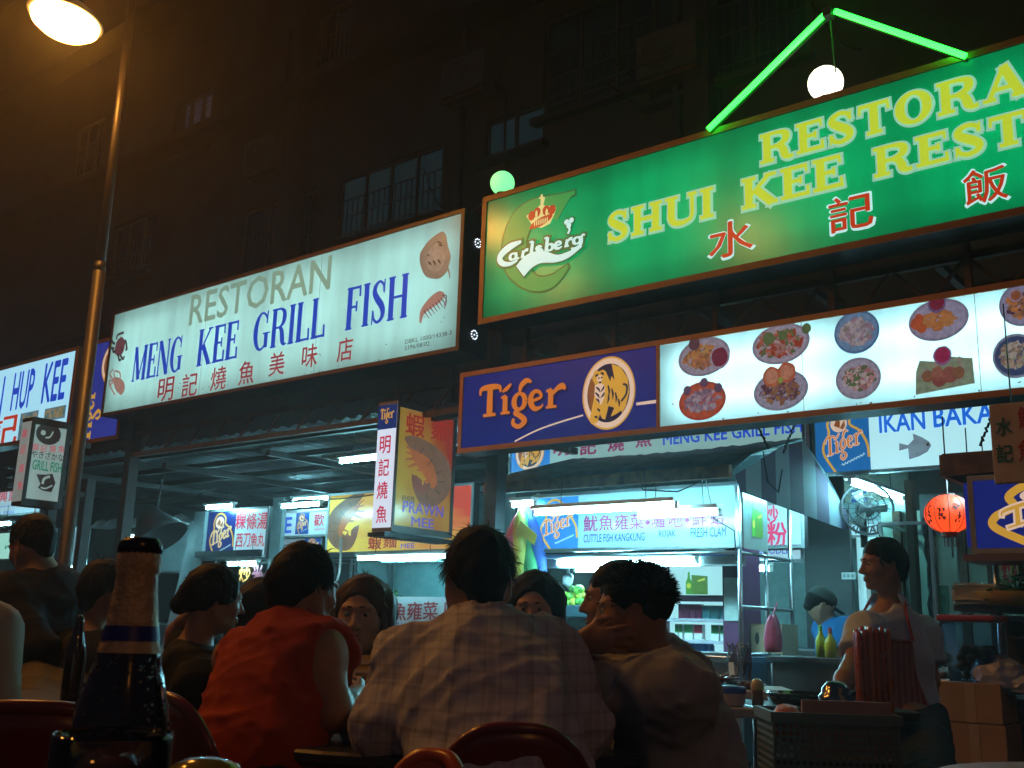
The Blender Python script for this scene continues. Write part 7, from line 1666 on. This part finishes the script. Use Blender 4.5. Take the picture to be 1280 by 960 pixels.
for j in range(NZ_+1):
    t = j/NZ_; c = J['nb'].lerp(J['pel'], .30+t*1.25); wv = .115 if t < .25 else .115+(t-.25)*.13; row = []
    for i in range(NX_+1):
        a = (i/NX_-.5)*2; row.append(bm.verts.new(c+r_*a*wv+f_*(.185-.085*a*a+.006*math.sin(i*1.9+j*.25)-.03*(t > .5)*0)-base))
    g.append(row)
for j in range(NZ_):
    for i in range(NX_): bm.faces.new((g[j][i], g[j][i+1], g[j+1][i+1], g[j+1][i]))
o = link('apron', bm, striped('pink_stripes', 0, ((.50,.20,.18), (.34,.10,.09)), 42, 0), waiter, smooth=True); o.modifiers.new('Solidify', 'SOLIDIFY').thickness = .004
bm = bmesh.new(); p0 = g  # bib hem and neck straps
top = J['nb'].lerp(J['pel'], .30)
tube(bm, [top+r_*a*.115+f_*(.192-.085*a*a)-base for a in (-1, -.5, 0, .5, 1)], .006, 6)
for s in (-1, 1): tube(bm, [top+r_*s*.112+f_*.085-base, top+r_*s*.10+f_*.09+J['u']*.08-base, J['nb']+r_*s*.075+f_*.03+J['u']*.03-base], .006, 6)
link('apron_hem', bm, mat('apron_red', (.36,.03,.025), rough=.7), waiter)
# kitchen hand in blue with a cap
J = skeleton(P(1026, 758, 7.9), RD(-100), .5, seated=False, nb=P(1040, 778, 7.9), pel=P(1048, 850, 7.95)); J['shR'] = P(1062, 784, 7.75); J['shL'] = P(1030, 786, 8.05)
ck = make_person('kitchen hand in a bright blue T-shirt and cap bending over the counter', J, RD(-90), -.5, shirt=cloth('bright_blue_tee', (.015,.16,.42)), trousers=c_navy, res=.011, fuzz=0, slim=1.1)
R = rot(RD(-90), -.5); base = Vector((J['pel'].x, J['pel'].y, 0)); bm = bmesh.new(); blob(bm, (0, -.015, .065), (.092, .11, .082), 3)
for v in bm.verts:
    if v.co.z < .045: v.co.z = .045
n0 = len(bm.verts); ret = bmesh.ops.create_grid(bm, x_segments=6, y_segments=4, size=.07)
for v in ret['verts']: v.co = Vector((v.co.x*1.0, v.co.y*.8+.13, .05-.6*v.co.x*v.co.x*4-.02*(v.co.y+.07)))
o = link('cap', bm, mat('grey_green_cap', (.07,.09,.08), rough=.8), ck, smooth=True); o.matrix_basis = Matrix.Translation(J['H']-base) @ R.to_4x4()

# ================================================================== TABLES, CHAIRS, THINGS ON THEM
m_redp = mat('red_plastic', (.17,.010,.008), rough=.28, var=.15, spec=.6, coat=.2)
m_orp = mat('orange_plastic', (.55,.10,.015), rough=.28, var=.15, spec=.6)
def chair(p, yaw, w, label, m, top, group='plastic chairs'):
    """plastic chair: p below the middle of its back's top edge, yaw turns the seat's front"""
    rt = empty('plastic_chair', (p.x, p.y, 0), yaw, label, 'chair', group)
    bm = bmesh.new(); NX_, NZ_ = 24, 12; zs_ = .46; g = []
    for j in range(NZ_+1):
        t = j/NZ_; row = []
        for i in range(NX_+1):
            a = i/NX_*2-1; half = w/2*(1-.10*t); zt_ = zs_+(top-zs_)*(1-.30*abs(a)**3.2)
            row.append(bm.verts.new((a*half, .10*(1-a*a)*-.45-.05*t+.03, zs_+(zt_-zs_)*t)))
        g.append(row)
    for j in range(NZ_):
        for i in range(NX_): bm.faces.new((g[j][i], g[j][i+1], g[j+1][i+1], g[j+1][i]))
    o = link('backrest', bm, m, rt, smooth=True); md = o.modifiers.new('Solidify', 'SOLIDIFY'); md.thickness = .012; md.offset = 0
    bm = bmesh.new(); tube(bm, [v for v in [Vector(((i/24*2-1)*w/2*.9, .10*(1-(i/24*2-1)**2)*-.45-.02, .46+(top-.46)*(1-.30*abs(i/24*2-1)**3.2))) for i in range(25)]], .011, 8); link('rim', bm, m, rt, smooth=True)
    bm = bmesh.new(); box(bm, -w/2, w/2, .02, .44, .43, .46, bev=.012); link('seat', bm, m, rt)
    for sx in (-1, 1):
        for y in (.04, .42): bm = bmesh.new(); tube(bm, [(sx*(w/2-.03), y, .43), (sx*(w/2+.01), y+(.03 if y > .2 else -.04), 0)], [.02, .015], 8); link('leg', bm, m_dark, rt, smooth=True)
    return rt
def at_top(px, py, Y): p = P(px, py, Y); return p, p.z
p, z = at_top(642, 906, 2.08); chair(p, RD(4), .33, 'red plastic chair with the plaid shirt diner on it', m_redp, z)
p, z = at_top(232, 868, 2.25); chair(p, RD(-42), .36, 'dark red plastic chair of the sleeveless diner', m_redp, z)
p, z = at_top(50, 880, 1.6); chair(p, RD(10), .42, 'empty red plastic chair at the left behind the beer bottle', m_redp, z)
p, z = at_top(512, 950, 1.45); chair(p, RD(150), .17, 'orange plastic chair whose corner shows at the bottom', m_orp, z)

def table(c, rx, ry, z, label, m, yaw=0, rnd=True, name='table'):
    rt = empty(name, (c[0], c[1], 0), yaw, label, 'table'); bm = bmesh.new()
    if rnd: lathe(bm, [(0, z-.03), (rx-.01, z-.03), (rx, z-.022), (rx, z-.006), (rx-.008, z), (0, z)], 64, sy=ry/rx)
    else: box(bm, -rx, rx, -ry, ry, z-.035, z, bev=.006)
    link('tabletop', bm, m, rt, smooth=False)
    for sx in (-1, 1):
        for sy in (-1, 1): bm = bmesh.new(); tube(bm, [(sx*rx*.66, sy*ry*.66, z-.036), (sx*rx*.72, sy*ry*.72, 0)], .018, 8); link('leg', bm, m_steel, rt, smooth=True)
    return rt
m_tt = mat('dark_blue_laminate', (.05,.055,.085), rough=.35, var=.3); m_tl = mat('pale_laminate', (.42,.38,.40), rough=.35, var=.2)
tg = PZ(560, 915, .74); table((tg.x, tg.y), .62, .52, .74, 'dark table of the group of diners', m_tt)
# menu held up over it
mn0 = P(470, 905, 3.02); mn = empty('menu_card', mn0, RD(4), 'yellow edged menu board with dish photographs propped on the dark table', 'menu')
mh, mw = .24, .36; bm = bmesh.new(); box(bm, -mw*.5, mw*.5, -.006, .006, 0, mh, bev=.002); o1 = link('board', bm, mat('menu_yellow', (.52,.34,.05), rough=.35, var=.2), mn)
bm = bmesh.new()
for a, b, c, d in ((-.46, .46, .84, .90), (-.46, .46, .08, .76)): box(bm, mw*a, mw*b, -.009, -.007, mh*c, mh*d)
link('page', bm, mat('menu_page', (.55,.45,.32), rough=.4, var=.3), mn)
bm = bmesh.new()
for a, b, c, d in ((-.20, .40, .44, .70), (-.42, -.26, .44, .70), (-.42, .0, .14, .36), (.06, .4, .14, .36)): box(bm, mw*a, mw*b, -.012, -.0095, mh*c, mh*d)
link('dish_photograph', bm, mat('menu_photo', (.10,.09,.07), rough=.35, var=.9, scale=30, second=(.30,.16,.08)), mn)
mn.rotation_euler = (-.75, 0, RD(4))
fl_ = empty('orange_leaflet', P(752, 828, 2.85), RD(20), 'small orange leaflet standing between the two right hand diners', 'leaflet'); fl_.rotation_euler = (-.3, .25, RD(20))
bm = bmesh.new(); box(bm, -.035, .035, -.002, .002, -.06, .05); link('card', bm, mat('orange_card', (.6,.16,.03), rough=.4, var=.3), fl_)

# condiment table on the right
ct = P(905, 884, 3.9); zt2 = ct.z
table((ct.x+.05, ct.y+.22), .36, .24, zt2, 'pale small table with a blue lidded tub and a toothpick pot', m_tl, yaw=RD(-6), rnd=False)
tbp = P(913, 878, 3.98); tbx = empty('sugar_tub', (tbp.x, tbp.y, zt2+.001), .1, 'round white tub with a bright blue lid on the pale table', 'tub')
bm = bmesh.new(); lathe(bm, [(0, 0), (.045, 0), (.052, .006), (.056, .045), (.055, .047), (0, .047)], 28); link('body', bm, mat('milky_tub', (.55,.45,.5), rough=.35, var=.1), tbx, smooth=True)
bm = bmesh.new(); lathe(bm, [(.058, .046), (.059, .060), (.054, .068), (.02, .073), (0, .074)], 28); link('lid', bm, mat('blue_lid', (.03,.07,.55), rough=.3, var=.1), tbx, smooth=True)
tpp = P(947, 880, 3.98); tp_ = empty('toothpick_pot', (tpp.x, tpp.y, zt2+.001), 0, 'small clear toothpick pot with a domed pale top on the pale table', 'pot')
bm = bmesh.new(); lathe(bm, [(0, .001), (.019, .001), (.021, .01), (.020, .055), (.021, .058), (0, .058)], 18); link('body', bm, mat('amber_clear', (.30,.18,.12), rough=.15, var=.2), tp_, smooth=True)
bm = bmesh.new(); lathe(bm, [(.024, .058), (.025, .075), (.019, .092), (.008, .099), (0, .1)], 18); link('dome', bm, mat('pale_gold_dome', (.55,.5,.22), rough=.2, coat=.5), tp_, smooth=True)
# tray table behind with red plates and a clear bag
t2 = P(875, 862, 4.7); table((t2.x+.05, t2.y+.3), .42, .28, t2.z, 'white topped table with red plates of shellfish behind the pale table', mat('white_laminate_top', (.6,.55,.5), rough=.4), yaw=RD(-6), rnd=False, name='table')
for k, (px, py, dz) in enumerate(((872, 858, 0), (893, 850, .028), (925, 857, 0))):
    q_ = P(px, 858, 4.9); pl = empty('plate', (q_.x, q_.y, t2.z+.001+dz), 0, ['left red plate of shellfish on the white topped table', 'red plate of shellfish stacked above the other two', 'right red plate of shellfish nearest the clear bag'][k], 'plate', 'red plates of shellfish')
    bm = bmesh.new(); lathe(bm, [(0, .002), (.07, .002), (.115, .018), (.113, .021), (.07, .006), (0, .006)], 28); link('plate', bm, m_redp, pl, smooth=True)
    bm = bmesh.new()
    for j in range(26): a, r = random.uniform(0, 6.28), random.random()**.5*.085; blob(bm, (math.cos(a)*r, math.sin(a)*r, .018+random.random()*.012), (.013, .010, .008), 1, .15)
    link('shellfish', bm, mat('shell_beige', (.40,.33,.26), rough=.5, var=.5, scale=30), pl, smooth=True)
q_ = P(924, 856, 5.1); cb_ = empty('clear_bag', (q_.x, q_.y, t2.z+.03), 0, 'clear plastic bag of cutlery standing behind the red plates', 'bag'); bm = bmesh.new(); lathe(bm, [(0, 0), (.05, 0), (.055, .08), (.05, .15), (.056, .16)], 14)
for v in bm.verts: v.co += Vector((random.uniform(-.008, .008), random.uniform(-.008, .008), 0))
link('bag', bm, glassy('bag_film', (.7,.75,.8), .12, .6), cb_); bm = bmesh.new()
for j in range(9): tube(bm, [(random.uniform(-.03, .03), random.uniform(-.03, .03), .01), (random.uniform(-.05, .05), random.uniform(-.04, .04), .17)], .004, 5); 
link('cutlery', bm, m_steel, cb_)

# tall grid basket with its bundle, paper and kettle in front of the waiter
gp = P(1046, 892, 3.3); zr_ = gp.z; gbk = empty('grid_basket', (gp.x, gp.y+.12, 0), RD(-3), 'tall grey green plastic grid basket in front of the waiter', 'basket')
bm = bmesh.new(); hw, hd_ = .185, .13; nx, nz = 19, 16
def gridwall(bm, p0, ux, L, n, z0, z1, nz, out):
    for i in range(n+1):
        a = p0+ux*(L*i/n); w_2 = ux*.0035
        v = [bm.verts.new(x) for x in (a-w_2+Vector((0,0,z0)), a+w_2+Vector((0,0,z0)), a+w_2+Vector((0,0,z1)), a-w_2+Vector((0,0,z1)))]; bm.faces.new(v)
    for k in range(nz+1):
        z = z0+(z1-z0)*k/nz; v = [bm.verts.new(x) for x in (p0+Vector((0,0,z-.0045))+out*.001, p0+ux*L+Vector((0,0,z-.0045))+out*.001, p0+ux*L+Vector((0,0,z+.0045))+out*.001, p0+Vector((0,0,z+.0045))+out*.001)]; bm.faces.new(v)
for p0, ux, L, n, out in ((Vector((-hw, -hd_, 0)), Vector((1,0,0)), hw*2, nx, Vector((0,-1,0))), (Vector((-hw, hd_, 0)), Vector((1,0,0)), hw*2, nx, Vector((0,1,0))), (Vector((-hw, -hd_, 0)), Vector((0,1,0)), hd_*2, 13, Vector((-1,0,0))), (Vector((hw, -hd_, 0)), Vector((0,1,0)), hd_*2, 13, Vector((1,0,0)))): gridwall(bm, p0, ux, L, n, .03, zr_-.03, 34, out)
o = link('grid_wall', bm, mat('grey_green_plastic', (.12,.15,.13), rough=.5, var=.2), gbk, recalc=False); o.modifiers.new('Solidify', 'SOLIDIFY').thickness = .004
bm = bmesh.new(); e = .012
box(bm, -hw-e, hw+e, -hd_-e, -hd_+.004, zr_-.03, zr_); box(bm, -hw-e, hw+e, hd_-.004, hd_+e, zr_-.03, zr_); box(bm, -hw-e, -hw+.004, -hd_+.004, hd_-.004, zr_-.03, zr_); box(bm, hw-.004, hw+e, -hd_+.004, hd_-.004, zr_-.03, zr_); link('rim', bm, MATS['grey_green_plastic'], gbk)
bm = bmesh.new(); box(bm, -hw, hw, -hd_, hd_, .0, .02); link('base', bm, MATS['grey_green_plastic'], gbk)
bm = bmesh.new(); box(bm, -hw+.012, hw-.012, -hd_+.012, hd_-.012, .021, zr_-.14); link('lining', bm, mat('dark_contents', (.03,.03,.03), rough=.8, var=.6, scale=20), gbk)
g0 = gbk.location
pbx = empty('paper_sleeve', (g0.x+.045, g0.y-.085, zr_-.13), RD(-3), 'pinkish cardboard sleeve sticking out of the grid basket', 'cardboard'); bm = bmesh.new(); box(bm, -.14, .13, -.008, .008, 0, .165); link('sheet', bm, mat('pinkish_card', (.42,.22,.16), rough=.7, var=.15), pbx)
ob = empty('orange_bundle', (P(1096, 890, 3.55).x, P(1096, 890, 3.55).y, zr_-.138), 0, 'upright bundle of long orange plastic tubes in the grid basket', 'bundle')
ztop = P(1096, 786, 3.55).z-(zr_-.138)
for k in range(12):
    x, y = -.048+.0192*(k % 6), -.0+.022*(k//6); bm = bmesh.new(); hgt = ztop+random.uniform(-.012, .01)
    tube(bm, [(x, y, 0), (x*1.02, y, hgt-.01), (x*1.02, y, hgt)], [.0098, .0098, .007], 10); link('tube', bm, mat('orange_tube_%d' % (k % 3), [(.50,.10,.02), (.42,.075,.015), (.55,.15,.03)][k % 3], rough=.25, coat=.3), ob, smooth=True)
bm = bmesh.new(); tube(bm, [(-.062, -.013, ztop*.25), (.062, -.013, ztop*.25), (.062, .036, ztop*.25), (-.062, .036, ztop*.25), (-.062, -.013, ztop*.25)], .004, 5); link('band', bm, m_redp, ob)
kt = empty('steel_kettle', P(1046, 890, 3.75), 0, 'round dark steel pot with bright glints held beside the orange bundle', 'pot'); bm = bmesh.new(); lathe(bm, [(0, 0), (.05, .004), (.062, .03), (.060, .055), (.05, .062), (.048, .08), (.03, .1), (0, .105)], 24); link('body', bm, mat('dark_steel_pot', (.25,.25,.27), rough=.12, metal=1, var=.2), kt, smooth=True); bm = bmesh.new(); tube(bm, [(.05, 0, .06), (.09, 0, .075), (.10, 0, .03), (.062, 0, .02)], .008, 6); link('handle', bm, m_black, kt)
# something for the kettle and a tray to stand on
sv = P(1020, 872, 4.0); table((sv.x+.04, sv.y+.1), .30, .22, kt.location.z-.001, 'low black serving table hidden behind the grid basket', m_black, rnd=False, name='table')
trp = P(1008, 870, 3.98); ty = empty('black_tray', (trp.x, trp.y+.05, kt.location.z), 0, 'black lacquer tray with a bright rim left of the steel pot', 'tray'); bm = bmesh.new(); lathe(bm, [(0, .004), (.12, .004), (.135, .045), (.131, .047), (.115, .008), (0, .008)], 30); link('tray', bm, mat('black_lacquer', (.015,.008,.008), rough=.12, coat=.6), ty, smooth=True)
oc = empty('orange_cloth', (g0.x-.13, g0.y-.04, zr_-.139), 0, 'crumpled orange cloth peeping over the rim of the grid basket', 'cloth'); bm = bmesh.new(); blob(bm, (0, 0, .1), (.055, .05, .055), 3, .12); link('cloth', bm, m_orp, oc, smooth=True)
# round table at the lower right
table((1.27, 2.12), .41, .41, .735, 'round brown table at the lower right corner', mat('worn_brown_top', (.26,.16,.12), rough=.32, var=.4, scale=5, stretch=(1,9,1)), rnd=True)

# foreground table with the beer
ft = P(150, 960, .82); zft = P(170, 683, .80).z-.285
table((.0, .72), .62, .30, zft, 'dark table right in front of the camera under the beer bottle', m_tt, rnd=False)
bp = P(163, 800, .80); bt = empty('beer_bottle', (bp.x, bp.y, zft+.001), 0, 'big wet brown beer bottle with a pale foil neck and blue band', 'bottle')
m_bg = mat('brown_bottle_glass', (.012,.006,.003), rough=.06, var=.1, spec=.7, coat=.4)
prof = [(0, 0), (.030, 0), (.0345, .004), (.0350, .02), (.0350, .135), (.0345, .15), (.0322, .168), (.0278, .185), (.0232, .200), (.0206, .212), (.0184, .225), (.0152, .250), (.0136, .268)]
bm = bmesh.new(); lathe(bm, prof, 48); link('glass', bm, m_bg, bt, smooth=True)
foil = mat('pale_foil', (.80,.58,.33), rough=.42, metal=.1, var=.35, scale=60, bump=.4, bscale=160)
bm = bmesh.new(); lathe(bm, [(.0226, .206), (.0211, .212), (.0189, .225), (.0158, .250), (.0147, .262), (.0160, .266), (.0165, .272), (.0160, .277), (.0140, .280), (0, .281)], 40)
for v in bm.verts:
    a = math.atan2(v.co.y, v.co.x); k = 1+.012*math.sin(a*9+v.co.z*300)+random.uniform(-.006, .006); v.co.x *= k; v.co.y *= k
link('neck_foil', bm, foil, bt, smooth=True)
bm = bmesh.new(); lathe(bm, [(.0211, .2145), (.0193, .2255)], 40); link('blue_band', bm, mat('foil_blue', (.02,.03,.32), rough=.35, var=.2), bt, smooth=True)
bm = bmesh.new(); n_ = 42
lathe(bm, [(.0148, .2785), (.0160, .281), (.0155, .287), (.0120, .2905), (0, .2915)], n_)
for v in bm.verts:
    if v.co.z < .283 and (v.co.x or v.co.y):
        a = math.atan2(v.co.y, v.co.x); k = 1+.05*math.cos(a*21); v.co.x *= k; v.co.y *= k
link('crown_cap', bm, mat('dark_cap', (.05,.04,.05), rough=.2, metal=.8), bt, smooth=True)
bm = bmesh.new()
for k in range(650):
    z = random.uniform(.06, .205); rr = np.interp(z, [q_[1] for q_ in prof[3:]], [q_[0] for q_ in prof[3:]]); a = random.uniform(0, 2*math.pi); s = random.choice((.0006, .0009, .0013, .0017))
    blob(bm, (math.cos(a)*rr, math.sin(a)*rr, z), (s, s, s*1.25), 1)
o = link('water_drops', bm, mat('water_bead', (.06,.05,.05), rough=.03, spec=1, coat=1, var=0), bt, smooth=True); o['kind'] = 'stuff'
bm = bmesh.new(); a0, a1 = RD(-70), RD(20); vs = [[bm.verts.new((.0354*math.cos(a0+(a1-a0)*k/16), .0354*math.sin(a0+(a1-a0)*k/16), z)) for k in range(17)] for z in (.03, .118)]
for k in range(16): bm.faces.new((vs[0][k], vs[0][k+1], vs[1][k+1], vs[1][k]))
link('label', bm, mat('blue_yellow_label', (.04,.06,.20), rough=.4, var=.5, second=(.3,.26,.04)), bt, smooth=True)
def cglass(name):
    if name in MATS: return MATS[name]
    m = mat(name, (1,1,1), rough=.02, trans=1, var=0, spec=.6); m.node_tree.nodes['Principled BSDF'].inputs['IOR'].default_value = 1.45; return m
gpz = P(142, 917, .66); mg = empty('beer_mug', (gpz.x, gpz.y, zft+.001), 0, 'clear glass beer mug with a handle in front of the bottle', 'mug'); H_ = gpz.z-zft
bm = bmesh.new(); R0 = .035; lathe(bm, [(0, 0), (R0*.9, 0), (R0, .006), (R0, H_-.003), (R0-.0015, H_), (R0-.004, H_-.003), (R0-.0042, .014), (0, .012)], 48); link('glass', bm, cglass('clear_glass'), mg, smooth=True)
bm = bmesh.new(); tube(bm, [(-R0+.002, -.004, H_*.80), (-R0-.016, -.006, H_*.84), (-R0-.024, -.007, H_*.6), (-R0-.02, -.006, H_*.34), (-R0+.002, -.004, H_*.26)], .0055, 10); link('handle', bm, cglass('clear_glass'), mg, smooth=True)
bm = bmesh.new(); lathe(bm, [(0, .0145), (R0-.0048, .0165), (R0-.0048, H_*.86), (0, H_*.86)], 40); link('beer', bm, mat('amber_beer', (.16,.09,.02), rough=.05, trans=.6, var=0), mg, smooth=True)
jc = P(258, 948, .74); jr = empty('condiment_jar', (jc.x, jc.y, zft+.001), 0, 'squat jar with a glossy yellow green dome lid at the bottom edge', 'jar'); hj = jc.z-zft
bm = bmesh.new(); lathe(bm, [(0, 0), (.024, 0), (.026, .006), (.026, hj-.035), (.022, hj-.024), (0, hj-.024)], 28); link('body', bm, mat('jar_glass', (.12,.09,.05), rough=.1, var=.2), jr, smooth=True)
bm = bmesh.new(); lathe(bm, [(.026, hj-.026), (.027, hj-.015), (.022, hj-.005), (.011, hj-.0008), (0, hj)], 36); link('lid', bm, mat('yellow_green_lid', (.42,.36,.02), rough=.14, coat=.6, var=.1), jr, smooth=True)
# a second bottle on a farther table, left of the beer
fb = P(97, 800, 3.2); b2 = empty('beer_bottle', (fb.x, fb.y, .75), 0, 'far dark beer bottle on the neighbouring table left of the big one', 'bottle'); bm = bmesh.new(); lathe(bm, [(r*.85, z*.9) for r, z in prof]+[(0, .25)], 20); link('glass', bm, m_bg, b2, smooth=True)
table((fb.x-.1, fb.y+.1), .45, .4, .749, 'dark neighbouring table at the left under the far bottle', m_tt)

# haze volume added over the street, standing in for lens bloom round the lamps
bm = bmesh.new(); box(bm, -36, 26, -16, 36, -1.3, 20)
hz_m = bpy.data.materials.new('bloom_haze'); hz_m.use_nodes = True; hz_m.node_tree.nodes.remove(hz_m.node_tree.nodes['Principled BSDF'])
pv_ = hz_m.node_tree.nodes.new('ShaderNodeVolumePrincipled'); pv_.inputs['Color'].default_value = (.9,.9,.9,1); pv_.inputs['Density'].default_value = .0055; pv_.inputs['Anisotropy'].default_value = .7
hz_m.node_tree.links.new(pv_.outputs[0], hz_m.node_tree.nodes['Material Output'].inputs['Volume'])
tag(link('haze', bm, hz_m), kind='stuff')
